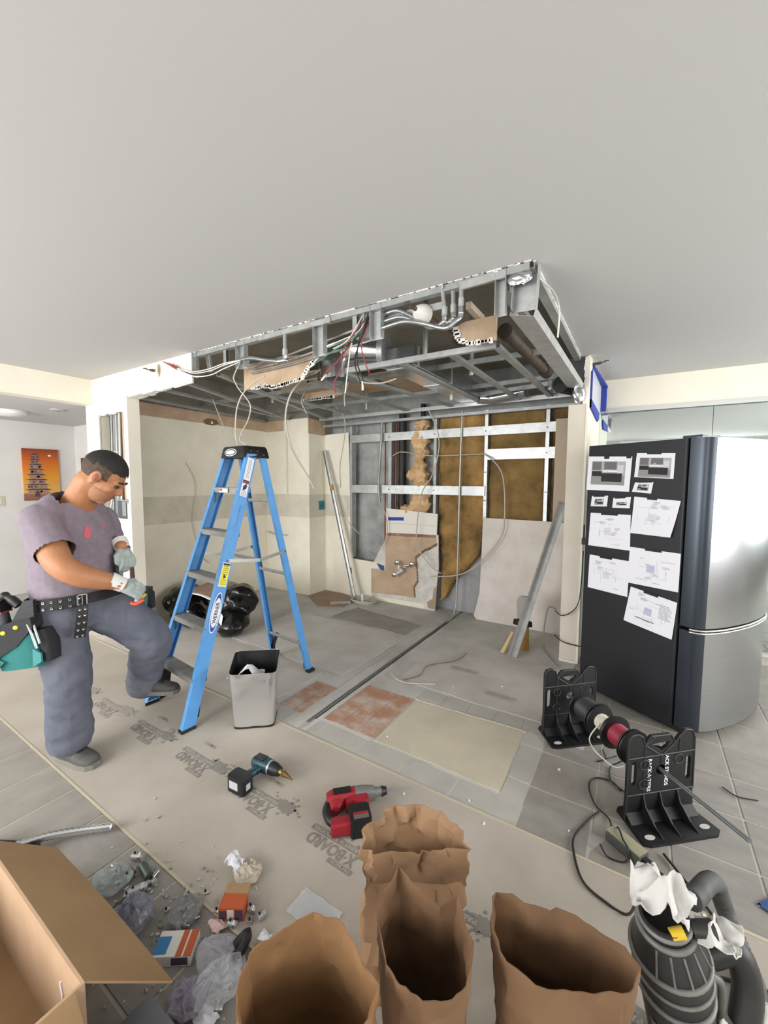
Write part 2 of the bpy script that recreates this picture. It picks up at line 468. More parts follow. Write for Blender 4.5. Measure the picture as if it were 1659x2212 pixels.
# ---- ceiling, slab, beams
cl = MB().box((-4.69, -2.6, ZC), (3.9, YF + .012, ZC + .016)).box((-.455, YF + .012, ZC), (3.9, 4.62, ZC + .016))
ceiling = struct('ceiling', cl, M_ceil, label='smooth white painted ceiling with a rectangle cut out over the kitchen')
struct('ceiling_slab', MB().box((-7.0, -2.7, ZS), (3.9, 4.8, ZS + .12)), M_slab, label='raw concrete slab above the opened kitchen ceiling')
rng = random.Random(3)
tb = MB()
def crumb(b, p, s, rng):
    vs = [(p[0] + rng.uniform(-s, s), p[1] + rng.uniform(-s * .6, s * .6), p[2] + rng.uniform(-s * .6, s * .6)) for _ in range(4)]
    b.add(vs, [(0, 1, 2), (0, 2, 3), (0, 3, 1), (1, 3, 2)])
for k in range(60):
    x = -3.0 + 2.54 * k / 60 + rng.uniform(0, .03)
    l = rng.uniform(.02, .05)
    tb.box((x, YF + .004, ZC - rng.uniform(.000, .007)), (x + l, YF + .016, ZC + .014))
for k in range(40):
    y = 1.97 + 1.64 * k / 40
    tb.box((-.457 - rng.uniform(0, .006), y, ZC - rng.uniform(0, .008)), (-.447, y + .04, ZC + .014))
for x in (-2.33, -2.28, -2.25, -2.20, -.9, -.62): crumb(tb, (x, YF + .0, ZC - .015), .018, rng)
for y in (2.15, 2.5, 2.62, 3.0): crumb(tb, (-.46, y, ZC - .02), .03, rng)
tb.build('torn_gypsum_edge', M_gyp, ceiling)

beam = struct('beam_left', MB().box((-4.84, -2.6, 2.25), (-4.69, YF, ZC)), M_cream, label='cream dropped beam over the hall opening')
struct('ceiling_hall', MB().box((-6.9, -2.6, 2.25), (-4.84, 2.64, 2.30)), M_ceil, label='lower grey ceiling of the hall')
struct('wall_hall', MB().box((-6.95, -2.6, -.012), (-6.85, 2.7, ZS)), M_white, label='white hall wall that carries the painting')
struct('wall_hall_end', MB().box((-6.9, 2.6, -.012), (-4.84, 2.7, ZS)), M_white)
MB().box((-6.62, 2.575, -.003), (-5.6, 2.605, 1.80)).build('door_1', mat('brown_door', '#5d4638', .5, col2='#4e3a2e', scale=6, aniso=(6, 6, 1)), kind='structure', label='brown wooden door at the end of the hall')

# ---- front kitchen wall stub with the cut-out niche
cw = MB()
NX0, NX1, NZ0, NZ1 = -4.58, -4.085, 1.13, 2.14
cw.box((-4.84, YF, -.003), (NX0, YF + .11, ZC)).box((NX1, YF, -.003), (-4.02, YF + .11, ZC))
cw.box((NX0, YF, NZ1), (NX1, YF + .11, ZC)).box((NX0, YF, -.003), (NX1, YF + .11, NZ0))
cw.box((-4.84, YF + .11, -.003), (-4.43, YF + .20, ZS))
wf = struct('wall_front', cw, M_cream, label='cream wall stub with a rough rectangular hole cut in it')
MB().box((-4.02, YF, 2.262), (-3.012, YF + .014, ZC)).build('bulkhead_panel', M_cream, wf)
ub = MB()
for k in range(12):
    x = -4.0 + k * .082
    ub.box((x, YF, 2.25 + .004 * (k % 3)), (x + .083, YF + max(.012, .105 - k * .012 + rng.uniform(-.012, .012)), 2.264))
ub.build('ragged_soffit_edge', M_gyp, wf)
nb = MB()
for k in range(16):
    x = NX0 + (NX1 - NX0) * k / 16
    nb.box((x, YF + .001, NZ1 - rng.uniform(.001, .02)), (x + .032, YF + .012, NZ1 + .002))
nb.box((NX1 - .006, YF + .001, NZ0), (NX1 + .001, YF + .012, NZ1)).box((NX0 - .001, YF + .001, NZ0), (NX0 + .006, YF + .012, NZ1))
nb.build('torn_gypsum_edge', M_gyp, wf)
# what the hole shows: back of the kitchen drywall, stud, conduits, boxes
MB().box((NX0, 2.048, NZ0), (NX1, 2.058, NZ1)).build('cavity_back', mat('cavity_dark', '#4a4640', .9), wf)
MB().box((-4.22, 1.995, NZ0), (NX1, 2.05, NZ1)).build('brown_gypsum_strip', M_brownpaper, wf)
MB().box((-4.50, 2.03, NZ0), (-4.33, 2.05, NZ1)).box((-4.50, 2.02, NZ0), (-4.485, 2.03, NZ1)).build('steel_stud', M_galvd, wf)

# ---- kitchen walls
def wall_bands(name, lo, hi, axis, face, bands, m_base, label):
    """a wall slab with thin flush paint bands on one face"""
    w_ = struct(name, MB().box(lo, hi), m_base, label=label)
    return w_
kl = struct('wall_left', MB().box((-4.6, 2.15, -.012), (-4.43, 3.95, ZS)), M_slab, label='left kitchen wall stripped of its cabinets')
def face_x(x, y0, y1, z0, z1, m, name, par, t=.013): return MB().box((x, y0, z0), (x + t, y1, z1)).build(name, m, par)
face_x(-4.43, 2.15, 3.945, -.003, 1.02, M_kit, 'drywall_lower', kl)
face_x(-4.431, 2.15, 3.945, 1.02, 1.32, M_band, 'unpainted_band', kl)
face_x(-4.43, 2.15, 3.945, 1.32, 2.17, M_kit, 'drywall_upper', kl)
P = [(2.15, 2.168)] + [(2.15 + 1.79 * k / 24, 2.165 + .012 * nz((k * .7, 0, 0), 1)) for k in range(1, 24)] + [(3.94, 2.16), (3.94, 2.30), (2.15, 2.31)]
MB().prism(P, -4.4305, -4.419, 0).build('brown_paper_strip', M_brownpaper, kl)
Pq = [(2.98, 2.20), (3.02, 2.165), (3.12, 2.16), (3.2, 2.19), (3.17, 2.235), (3.05, 2.24)]
MB().prism(Pq, -4.42, -4.417, 0).build('torn_paper_scar', mat('torn_scar', '#7b5f47', .9), kl)
MB().prism([(3.09, 2.175), (3.12, 2.175), (3.11, 2.205), (3.095, 2.215)], -4.418, -4.415, 0).build('gypsum_spot', M_gyp, kl)
bo = struct('wall_boxout', MB().box((-4.6, 3.94, -.012), (-3.63, 4.45, ZS)), M_slab, label='boxed-out corner pilaster left of the open studs')
def face_y(x0, x1, y, z0, z1, m, name, par, t=.012): return MB().box((x0, y - t, z0), (x1, y, z1)).build(name, m, par)
face_y(-4.43, -3.63, 3.94, -.003, 1.02, M_kit, 'drywall_lower', bo)
face_y(-4.43, -3.63, 3.941, 1.02, 1.32, M_band, 'unpainted_band', bo)
face_y(-4.43, -3.63, 3.94, 1.32, 2.30, M_kit, 'drywall_upper', bo)
face_y(-4.43, -4.06, 3.9395, 2.16, 2.30, M_brownpaper, 'brown_paper_strip', bo, .0135)
face_y(-4.02, -3.99, 3.9395, 1.32, 2.15, M_band, 'joint_line', bo, .0127)
face_x(-3.63, 3.928, 4.25, -.003, 1.02, M_kit, 'drywall_lower', bo)
face_x(-3.631, 3.928, 4.25, 1.02, 1.32, M_band, 'unpainted_band', bo)
face_x(-3.63, 3.928, 4.25, 1.32, 2.10, M_kit, 'drywall_upper', bo)
face_x(-3.63, 3.928, 4.25, 2.10, 2.29, M_brownpaper, 'brown_paper_strip', bo, .011)
# plenum wall behind, and right partition
wb = struct('wall_back', MB().box((-4.6, 4.42, -.012), (-.40, 4.6, ZS)),
            mat('old_cement', '#bcbdb9', .9, col2='#888b8b', scale=4.5, contrast=(.3, .75), bump=.35, bscale=16), label='grey cement wall behind the open studs of the kitchen')
pr_ = struct('wall_partition', MB().box((-.53, 3.63, -.003), (-.40, 4.6, 2.12)), mat('partition_paint', '#d5cdbf', .85, col2='#cdc4b4', scale=2), label='narrow cream partition end beside the refrigerator')
MB().box((-.40, 3.625, -.003), (-.385, 4.62, ZC)).build('painted_side', M_cream, pr_)
MB().box((-.53, 3.618, -.003), (-.385, 3.63, .018)).build('baseboard_right', M_white, pr_)
for k in range(14):
    z = 2.13 + k * .025
    crm = None
cb = MB()
for k in range(14): cb.box((-.418 - rng.uniform(0, .01), 3.622, 2.12 + k * .026), (-.398, 3.636 + rng.uniform(0, .008), 2.12 + (k + 1) * .026))
cb.build('torn_gypsum_edge', M_gyp, pr_)
# soffit and mirrored wall to the right
sf = struct('wall_mirror_soffit', MB().box((-.39, 4.60, 2.215), (3.9, 4.80, ZS)), M_cream, label='cream soffit above the mirrored wall')
struct('wall_right_rear', MB().box((-.39, 4.66, -.012), (3.9, 4.8, 2.3)), M_white)
tr = struct('trim_1', MB().box((-.385, 4.585, 2.196), (3.85, 4.645, 2.216)).box((-.385, 4.585, 2.176), (3.85, 4.590, 2.196)), mat('mirror_channel', '#cfcfcc', .3, .6), label='metal channel along the top of the mirrored wall')
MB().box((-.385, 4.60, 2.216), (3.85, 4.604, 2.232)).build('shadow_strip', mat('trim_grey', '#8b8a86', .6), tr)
ms = [-.384, .505, 1.40, 2.30, 3.20]
for a_, b_, lab in zip(ms[:-1], ms[1:], ('leftmost mirror panel, beside the partition', 'second mirror panel from the partition, above the refrigerator', 'third mirror panel from the partition', 'mirror panel farthest from the partition')):
    MB().box((a_ + .002, 4.63, .05), (b_ - .002, 4.645, 2.196)).build('wall_mirror', M_mirror, label=lab, cat='mirror', group='mirror panels on the right rear wall')

# ---- unseen walls of the room, with the daylight windows; right rear one added for mirror glow
def wall_with_window(name, axis, at, lo, hi, w0, w1, z0, z1, th, m):
    b = MB()
    def bx(a0, a1, c0, c1):
        if axis == 'y': b.box((a0, at, c0), (a1, at + th, c1))
        else: b.box((at, a0, c0), (at + th, a1, c1))
    bx(lo, w0, -.012, ZS); bx(w1, hi, -.012, ZS); bx(w0, w1, -.012, z0); bx(w0, w1, z1, ZS)
    o = struct(name, b, m); return o
wall_with_window('wall_window', 'y', -2.5, -4.8, -1.0, -4.65, -1.35, .55, 2.35, .12, M_white)
wall_with_window('wall_added_window', 'y', -2.5, -1.0, 3.9, .35, 2.45, .95, 2.35, .12, M_white)
wall_with_window('wall_right', 'x', 3.62, -2.5, 4.8, .3, 4.3, .75, 2.35, .12, mat('right_wall_dark_tone', '#877d72', .8))  # unseen wall, toned dark so the lower fridge front reflects darker
wall_with_window('wall_hall_rear', 'y', -1.85, -6.9, -4.8, -6.6, -5.0, .6, 2.2, .1, M_white)
wn = 1
for axis, at, w0, w1 in (('y', -2.46, -4.65, -1.35), ('y', -2.461, .35, 2.45), ('x', 3.64, .3, 4.3)):
    b = MB(); n = 4
    for k in range(n + 1):
        c = w0 + (w1 - w0) * k / n
        lo, hi = ((c - .03, at, .55 if at > -2.4605 else .95), (c + .03, at + .05, 2.35)) if axis == 'y' else ((at, c - .03, .75), (at + .05, c + .03, 2.35))
        b.box(lo, hi)
    for z in ((.75 if axis == 'x' else .55 if at > -2.4605 else .95), 2.31):
        lo, hi = ((w0, at, z), (w1, at + .05, z + .04)) if axis == 'y' else ((at, w0, z), (at + .05, w1, z + .04))
        b.box(lo, hi)
    b.build('window_%d' % wn, mat('window_frame', '#d9d9d6', .5), kind='structure'); wn += 1

# ---- hall details
pt = thing('painting', 'orange painting of a stacked pagoda tower on the hall wall', 'painting', (-6.85, 2.19, 1.2))
PY0, PY1, PZ0, PZ1 = 2.0, 2.39, 1.22, 1.905
mp_ = bpy.data.materials.new('painting_sunset'); mp_.use_nodes = True
nt = mp_.node_tree; bs = nt.nodes['Principled BSDF']; bs.inputs['Roughness'].default_value = .6
tc = nt.nodes.new('ShaderNodeTexCoord'); sx = nt.nodes.new('ShaderNodeSeparateXYZ'); rp = nt.nodes.new('ShaderNodeValToRGB')
nt.links.new(tc.outputs['Generated'], sx.inputs[0]); nt.links.new(sx.outputs['Z'], rp.inputs['Fac']); nt.links.new(rp.outputs['Color'], bs.inputs['Base Color'])
el = rp.color_ramp.elements
el[1].position = 1.; el[1].color = lin('#8c3318') + (1,); el[0].color = lin('#8a5a48') + (1,)
for pos, c in ((0., '#8a5a48'), (.12, '#9a6a50'), (.16, '#e0b060'), (.45, '#e59a2c'), (.75, '#cf6b22'), (1., '#8c3318')):
    if pos in (0., 1.): continue
    e = el.new(pos)

    e.color = lin(c) + (1,)
MB().box((-6.848, PY0, PZ0), (-6.825, PY1, PZ1)).build('canvas', mp_, pt)
tw = MB(); rg = random.Random(12)
lv = 8
for k in range(lv):
    z = PZ0 + .10 + k * .066; hw = .125 - k * .0125; cy_ = 2.155 - k * .004
    tw.prism([(cy_ - hw, z), (cy_ + hw * .9, z), (cy_ + hw * .8, z + .04), (cy_ - hw * .8, z + .045)], -6.825, -6.8235, 0)
tw.build('painted_tower', mat('painted_tower_tan', '#b89a86', .7, col2='#7c6258', scale=60), pt)
tw = MB()
for k in range(lv):
    z = PZ0 + .10 + k * .066; hw = .125 - k * .0125; cy_ = 2.155 - k * .004
    tw.prism([(cy_ - hw * 1.3, z + .04), (cy_ + hw * 1.2, z + .038), (cy_ + hw * .7, z + .058), (cy_ - hw * .6, z + .06)], -6.8235, -6.822, 0)
    for q in range(3):
        y = cy_ + rg.uniform(-hw, hw * .7); tw.box((-6.8235, y, z + .005), (-6.822, y + .022, z + .03))
tw.box((-6.8235, 2.115, PZ0 + .05), (-6.822, 2.165, PZ0 + .11))
tw.build('painted_roofs', mat('painted_tower_dark', '#43333a', .7, col2='#6b5560', scale=50), pt)
MB().ball((-6.8245, 2.29, 1.82), (.001, .02, .012)).build('painted_moon', M_gyp, pt)
sw = thing('wall_plate', 'pale beige wall plate left of the orange painting', 'wall plate', (-6.85, 1.77, 1.17))
MB().bbox((-6.85, 1.73, 1.16), (-6.842, 1.805, 1.285), .006, axis=0).build('plate', mat('beige_plastic', '#c9c6ae', .5), sw)
MB().box((-6.842, 1.755, 1.19), (-6.838, 1.78, 1.255)).build('rocker', mat('beige_plastic_light', '#d6d3be', .4), sw)
hl = thing('ceiling_light', 'round white flush lamp on the hall ceiling', 'ceiling lamp', (-5.9, 1.65, 2.25))
MB().lathe([(.0, 2.19), (.10, 2.195), (.135, 2.215), (.14, 2.235)], 24, T(-5.9, 1.65, 0)).build('diffuser', mat('lamp_glass', '#e9e8e2', .4), hl, smooth=40)
MB().lathe([(.15, 2.235), (.15, 2.25)], 24, T(-5.9, 1.65, 0)).build('rim', M_white, hl, smooth=40)
sd = thing('smoke_detector', 'small flat grey disc on the hall ceiling beside the beam', 'smoke detector', (-5.36, 1.9, 2.25))
MB().lathe([(.05, 2.236), (.07, 2.24), (.075, 2.25)], 20, T(-5.36, 1.9, 0)).build('cover', mat('detector_grey', '#b3b1ae', .6), sd, smooth=40)
MB().lathe([(.02, 2.232), (.022, 2.237)], 12, T(-5.36, 1.9, 0)).build('sensor', mat('detector_dark', '#77757a', .6), sd, smooth=40)

# ---- sidewall sprinkler stubs
def sprinkler(label, loc, rotz):
    t = thing('wall_sprinkler', label, 'sprinkler', loc, rotz, 'sidewall sprinkler heads')
    W_ = WM[t.name]
    MB(W_).lathe([(.0, 0), (.052, 0), (.05, .008), (.02, .012), (.02, .0)], 20, RX(PI / 2)).build('escutcheon', M_cream, t, smooth=40)
    b = MB(W_); b.tube([(0, 0, 0), (0, -.05, 0)], .011, 8).tube([(0, -.05, 0), (0, -.075, .004)], [.013, .009], 8)
    b.build('body', M_brown, t, smooth=50)
    b = MB(W_); b.tube([(0, -.07, .0), (0, -.085, .008), (0, -.098, .006)], .004, 6).box((-.014, -.125, .012), (.014, -.095, .015)).box((-.004, -.1, .004), (.004, -.096, .014))
    b.build('deflector', M_brown, t)
    return t
sprinkler('bronze sprinkler head on the cream bulkhead above the cut-out niche', (-3.47, YF, 2.415), -.9)
sprinkler('bronze sprinkler head high on the partition above the blue-taped grille', (-.385, 3.69, 2.435), PI / 2)
# ---- grille masked with plastic and blue tape, on the partition side
gv = thing('masked_grille', 'wall grille under clear plastic held by blue tape, high on the partition', 'grille', (-.385, 4.1, 2.06))
MB().box((-.385, 3.72, 2.15), (-.372, 4.50, 2.41)).build('plastic_cover', mat('cloudy_plastic', '#cfd3d4', .3, bump=.4, bscale=30), gv)
b = MB(); b.prism([(-.385, 3.70), (-.385, 4.56), (-.32, 4.56), (-.36, 3.70)], 2.41, 2.43).build('tape_top', M_bluetape, gv)
b = MB(); b.prism([(4.50, 2.415), (4.56, 2.415), (4.56, 2.24), (4.50, 2.18)], -.385, -.325, 0).build('tape_side', M_bluetape, gv)
b = MB(); b.prism([(3.70, 2.165), (3.70, 2.10), (4.30, 2.06), (4.40, 2.10), (4.40, 2.15)], -.385, -.370, 0).build('tape_bottom', M_bluetape, gv)
b = MB(); b.box((-.385, 3.70, 2.10), (-.371, 3.73, 2.41)).build('tape_edge', M_bluetape, gv)

# ================================================================ OPENED CEILING: STEEL FRAMING
def chan(b, p, q, w=.036, h=.022, up=(0, 0, 1), th=.0015, roll=0.):
    """a thin U channel from p to q; web at the bottom, flanges along up"""
    L = (Vector(q) - Vector(p)).length
    t = along(p, q, up) @ RX(roll)
    U = [(-w / 2, 0), (w / 2, 0), (w / 2, h), (w / 2 - th, h), (w / 2 - th, th), (-w / 2 + th, th), (-w / 2 + th, h), (-w / 2, h)]
    n = 8
    vs = [(0, a, c) for a, c in U] + [(L, a, c) for a, c in U]
    fs = [(i, (i + 1) % n, n + (i + 1) % n, n + i) for i in range(n)]
    fs += [(0, 1, 4, 5), (1, 2, 3, 4), (5, 6, 7, 0)]; fs += [tuple(n + i for i in f)[::-1] for f in ((0, 1, 4, 5), (1, 2, 3, 4), (5, 6, 7, 0))]
    return b.add(vs, fs, t)
cf = thing('ceiling_framing', 'galvanised steel channels of the opened kitchen ceiling', 'metal framing', (-2.0, 3.0, 2.25))
def fch(name, p, q, w=.036, h=.022, up=(0, 0, 1), m=None, roll=0.):
    return chan(MB(), p, q, w, h, up, roll=roll).build(name, m or M_galv, cf)
ZG = 2.285
fch('edge_track', (-2.95, 2.42, ZG), (-.76, 2.44, ZG), .03, .035)
for x0, x1, y0, y1 in ((-.76, -.757, 2.44, 4.1), (-1.05, -1.05, 2.46, 4.12), (-1.42, -1.40, 2.46, 4.12), (-1.92, -1.74, 2.5, 4.12), (-2.30, -2.28, 2.5, 4.1), (-2.97, -2.98, 2.35, 3.9)):
    fch('furring_channel', (x0, y0, ZG + .002), (x1, y1, ZG + .002), .042, .022, m=M_galvd)
for x0, x1, y0, y1 in ((-2.75, -3.47, 2.0, 4.05), (-3.62, -3.89, 2.0, 3.6), (-4.20, -4.38, 2.1, 3.9), (-3.2, -3.95, 2.0, 3.9)):
    fch('furring_channel', (x0, y0, ZG + .004), (x1, y1, ZG + .004), .042, .022, m=M_galvd)
fch('back_track', (-3.6, 4.12, ZG - .01), (-.58, 4.10, ZG - .01), .03, .04)
fch('back_track', (-3.6, 4.20, 2.20), (-.55, 4.20, 2.20), .06, .03, m=M_galvd)
fch('carrying_channel', (-4.4, 2.95, 2.36), (-.55, 2.95, 2.36), .02, .036, m=M_galvd)
fch('carrying_channel', (-4.4, 3.75, 2.36), (-.55, 3.70, 2.36), .02, .036, m=M_galvd)
fch('carrying_channel', (-1.5, 3.95, 2.33), (-.58, 3.78, 2.33), .03, .036)
for x, y in ((-1.22, 2.43), (-2.3, 2.95), (-1.1, 2.95), (-3.2, 2.95), (-.7, 3.75), (-1.6, 3.75), (-2.6, 3.75), (-.72, 4.08)):
    fch('hanger_strap', (x, y, ZG), (x, y, ZS), .03, .01, up=(0, -1, 0))
# top track along the two cut edges
fch('cut_edge_track', (-3.0, YF + .03, ZC - .035), (-.47, YF + .03, ZC - .035), .04, .03, m=M_galvd)
fch('cut_edge_track', (-.475, 1.97, ZC - .03), (-.475, 3.62, ZC - .03), .045, .028, m=M_galv)
fch('cut_edge_track', (-1.62, YF + .012, ZC - .042), (-2.25, YF + .012, ZC - .042), .016, .03, m=M_galv)
fch('cut_edge_track', (-.80, YF + .012, ZC - .05), (-.575, YF + .012, ZC - .045), .012, .035)
# vertical drop studs in the front plane:  (x0, x1, z bottom, y)
for x, zb, wd in ((-2.45, 2.30, .09), (-1.72, 2.275, .085), (-1.30, 2.30, .075), (-.60, 2.285, .05)):
    fch('drop_stud', (x, YF + .045, zb), (x, YF + .045, ZC + .01), wd, .04, up=(0, -1, 0))
fch('drop_stud', (-1.47, YF + .04, 2.34), (-1.47, YF + .04, ZC), .03, .03, up=(1, 0, 0), m=M_galvd)
fch('drop_stud', (-2.655, YF + .04, 2.32), (-2.655, YF + .04, ZC), .03, .03, up=(1, 0, 0), m=M_galvd)
fch('drop_stud', (-2.83, YF + .05, 2.33), (-2.86, YF + .05, ZC), .04, .02, up=(0, -1, 0))
fch('drop_stud', (-2.98, YF + .03, 2.30), (-2.98, YF + .03, ZC), .045, .03, up=(0, -1, 0), m=M_galv)
fch('drop_stud', (-.50, 2.03, 2.30), (-.49, 2.03, ZC), .11, .05, up=(0, -1, 0))
fch('drop_stud', (-.64, 3.9, ZG), (-.64, 3.9, 2.45), .05, .03, up=(0, -1, 0))
MB().box((-1.46, YF + .05, 2.33), (-1.33, YF + .09, ZC)).build('box_panel', M_galvd, cf)
# wide stud running back along the right cut edge
st = MB(); chan(st, (-.51, 2.0, 2.272), (-.485, 3.60, 2.245), .115, .04, up=(0.25, 0, 1)); st.build('wide_stud', M_galv, cf)
st = MB(); chan(st, (-.62, 2.1, 2.44), (-.60, 3.62, 2.42), .05, .03); st.build('furring_channel', M_galvd, cf)
# slab patches / plenum boards
MB().box((-2.66, 2.20, 2.225), (-2.64, 2.24, 2.46)).build('corner_bracket', M_galvd, cf)
def torn_board(name, label, pts, y, th, par_m, edge, seed):
    t = thing(name, label, 'drywall piece', ((pts[0][0] + pts[1][0]) / 2, y, min(p[1] for p in pts)))
    MB().prism(pts, y, y + th, 1).build('brown_face', par_m, t)
    b = MB(); rg = random.Random(seed)
    for i in range(len(edge) - 1):
        a, c = edge[i], edge[i + 1]; n = max(2, int(math.hypot(c[0] - a[0], c[1] - a[1]) / .018))
        for k in range(n):
            x = a[0] + (c[0] - a[0]) * k / n; z = a[1] + (c[1] - a[1]) * k / n
            b.cbox((x, y - .002, z - .004), (rg.uniform(.02, .04), .012, rg.uniform(.012, .032)), T(0, 0, 0))
    b.build('torn_gypsum_edge', M_gyp, t)
    return t
torn_board('drywall_scrap', 'brown-backed drywall scrap hanging left of the round duct', [(-2.66, 2.20), (-2.45, 2.215), (-2.3, 2.195), (-2.05, 2.215), (-1.98, 2.29), (-1.88, 2.36), (-2.2, 2.39), (-2.66, 2.37)], 2.16, .013, M_brownpaper, [(-2.56, 2.205), (-2.42, 2.21), (-2.33, 2.19), (-2.05, 2.215), (-1.98, 2.29), (-1.89, 2.35)], 4)
torn_board('drywall_scrap', 'brown-backed drywall scrap above the corner of the edge track', [(-.95, 2.335), (-.88, 2.29), (-.72, 2.285), (-.72, 2.42), (-.90, 2.42), (-.97, 2.40)], 2.30, .013, M_brownpaper, [(-.96, 2.39), (-.94, 2.33), (-.88, 2.295), (-.73, 2.29)], 5)
torn_board('drywall_scrap', 'narrow brown drywall strip over the ladder side of the kitchen', [(-3.0, 2.33), (-2.5, 2.34), (-2.5, 2.40), (-3.0, 2.40)], 3.2, .013, M_brownpaper, [(-3.0, 2.335), (-2.6, 2.335)], 6)
MB().box((-.84, 2.14, 2.42), (-.81, 2.36, 2.455), None).build('timber_offcut', mat('dusty_timber', '#a79a85', .9), cf)
MB().box((-3.4, 2.9, 2.50), (-2.3, 3.9, 2.515)).build('brown_board_panel', M_brownpaper, cf)
MB().box((-2.2, 3.2, 2.48), (-1.75, 4.05, 2.495)).build('brown_board_panel', M_brownpaper, cf)

# ---- crumpled foil pieces
def crumpled(name, c, size, label, m, seed, parent=None, cat='foil'):
    b = MB()
    b.ball((0, 0, 0), 1., 16)
    rgs = seed
    b.v = [tuple(Vector(v) * (1 + .35 * nz(v, 2.2, rgs) + .15 * nz(v, 6, rgs))) for v in b.v]
    b.v = [(v[0] * size[0] + c[0], v[1] * size[1] + c[1], v[2] * size[2] + c[2]) for v in b.v]
    return b.build(name, m, parent, label=label, cat=None if parent else cat)
crumpled('foil_wrap', (-.515, 1.975, 2.435), (.055, .012, .03), 'crumpled sheet metal at the corner of the ceiling cut', M_foil, 2.)
crumpled('foil_wrap', (-.455, 3.60, 2.195), (.045, .03, .075), 'crumpled foil tape on top of the cream partition', M_foil, 8.)

# ---- ducts
du = thing('round_duct', 'shiny round duct elbow hanging behind the wire bundle', 'duct', (-1.9, 2.5, 2.25))
b = MB(); b.tube([(-1.98, 2.42, 2.25), (-1.98, 2.42, 2.36)], .115, 24, cap=False); b.tube([(-1.98, 2.42, 2.25), (-1.98, 2.42, 2.36)], .112, 24, cap=False)
b.build('collar', M_foil, du, smooth=50)
b = MB(); b.tube(smooth_path([(-1.98, 2.42, 2.36), (-1.95, 2.46, 2.44), (-1.83, 2.52, 2.47), (-1.62, 2.56, 2.44)], 5), .115, 24); b.build('elbow', M_foil, du, smooth=40)
b = MB(); b.tube([(-1.64, 2.555, 2.44), (-1.60, 2.565, 2.436)], .122, 24); b.build('band', M_galv, du, smooth=40)
du2 = thing('rectangular_duct', 'long shiny sheet metal duct running to the back wall', 'duct', (-1.5, 3.3, 2.31))
b = MB(); b.box((-1.62, 2.55, 2.312), (-1.37, 4.06, 2.44)); b.build('duct_body', M_foil, du2)
for y_ in (2.6, 3.2): MB().box((-1.625, y_, 2.308), (-1.365, y_ + .025, 2.445)).build('seam_band', M_galv, du2)
b = MB(); b.tube(smooth_path([(-1.40, 3.95, 2.32), (-1.3, 4.02, 2.32), (-1.12, 4.0, 2.33), (-.95, 3.97, 2.34)]), .055, 14); b.build('flex_branch', M_foil, du2, smooth=50)

# ---- sprinkler branch with its white cup
sp = thing('sprinkler_branch', 'dark sprinkler pipe with a white cup and bronze head', 'sprinkler', (-1.0, 2.2, 2.3))
MB().tube([(-1.03, 2.0, 2.385), (-1.015, 2.5, 2.375)], .024, 12).build('pipe', M_brown, sp, smooth=50)
MB().lathe([(.030, 0), (.054, .0), (.056, .010), (.046, .035), (.032, .062), (.018, .088), (.014, .085)], 20, frame((-1.03, 2.02, 2.388), (1, 0, 0), (0, 0, 1), (0, -1, 0))).build('cup', mat('cup_white', '#e9e6de', .6), sp, smooth=50)
b = MB(); b.tube([(-1.03, 1.95, 2.39), (-1.04, 1.92, 2.395)], [.014, .01], 8).tube([(-1.05, 1.91, 2.41), (-1.04, 1.90, 2.395), (-1.05, 1.89, 2.38)], .005, 6).box((-1.075, 1.887, 2.405), (-1.04, 1.89, 2.42)); b.build('head', M_brown, sp)
MB().box((-1.27, 2.02, 2.40), (-.92, 2.03, 2.435), None).build('bracket_bar', M_galv, sp)
pp = thing('drain_pipe', 'dusty brown pipe running back beside the corner track', 'pipe', (-.7, 2.9, 2.36))
MB().tube([(-.715, 2.45, 2.375), (-.68, 3.5, 2.365)], .035, 14).build('pipe', M_brown, pp, smooth=50)
for c0, c1 in (((-.715, 2.44, 2.375), (-.714, 2.50, 2.375)), ((-.682, 3.38, 2.366), (-.68, 3.5, 2.365))): MB().tube([c0, c1], .045, 14).build('coupling', mat('pipe_dark', '#3a332a', .6), pp, smooth=50)
MB().tube([(-.60, 3.65, 2.30), (-.45, 4.0, 2.30)], .07, 16).build('large_elbow', M_pipe, pp, smooth=50)

# ---- conduits of the front edge
def ribbed(pts, r, pitch, n=10, sub=8):
    P_ = smooth_path(pts, sub); out = []; rs = []
    # resample evenly
    L = [0]
    for a, c in zip(P_[:-1], P_[1:]): L.append(L[-1] + (c - a).length)
    tot = L[-1]; m = int(tot / pitch * 2); j = 0
    for k in range(m + 1):
        d = tot * k / m
        while j < len(L) - 2 and L[j + 1] < d: j += 1
        f = (d - L[j]) / max(1e-9, L[j + 1] - L[j]); out.append(P_[j].lerp(P_[j + 1], f)); rs.append(r * (1.0 if k % 2 else .84))
    return out, rs
def flex(name, label, pts, r, pitch, parts=None, group=None):
    p_, rs = ribbed(pts, r, pitch)
    return MB().tube(p_, rs, 10).build(name, M_flex, label=label, cat='conduit', group=group, smooth=60)
def conduit_set(label, fpts, elbow, top, rr=.0115):
    t = thing('conduit_run', label, 'conduit', tuple(elbow), group='conduits at the ceiling cut')
    p_, rs = ribbed(fpts, rr, .009)
    MB().tube(p_, rs, 10).build('flex_conduit', M_flex, t, smooth=60)
    e = Vector(elbow); f = Vector(fpts[-1])
    MB().tube([f, e, e + Vector((0, 0, .03))], rr * 1.25, 10).ball(tuple(e), rr * 1.35, 10).build('elbow', M_foil, t, smooth=60)
    MB().tube([e + Vector((0, 0, .03)), e + Vector((0, 0, .07))], rr * 1.3, 10).build('connector', M_galv, t, smooth=60)
    MB().tube([e + Vector((0, 0, .06)), Vector(top)], rr * .95, 10).build('steel_conduit', M_galvd, t, smooth=60)
    return t
Yc = 1.97
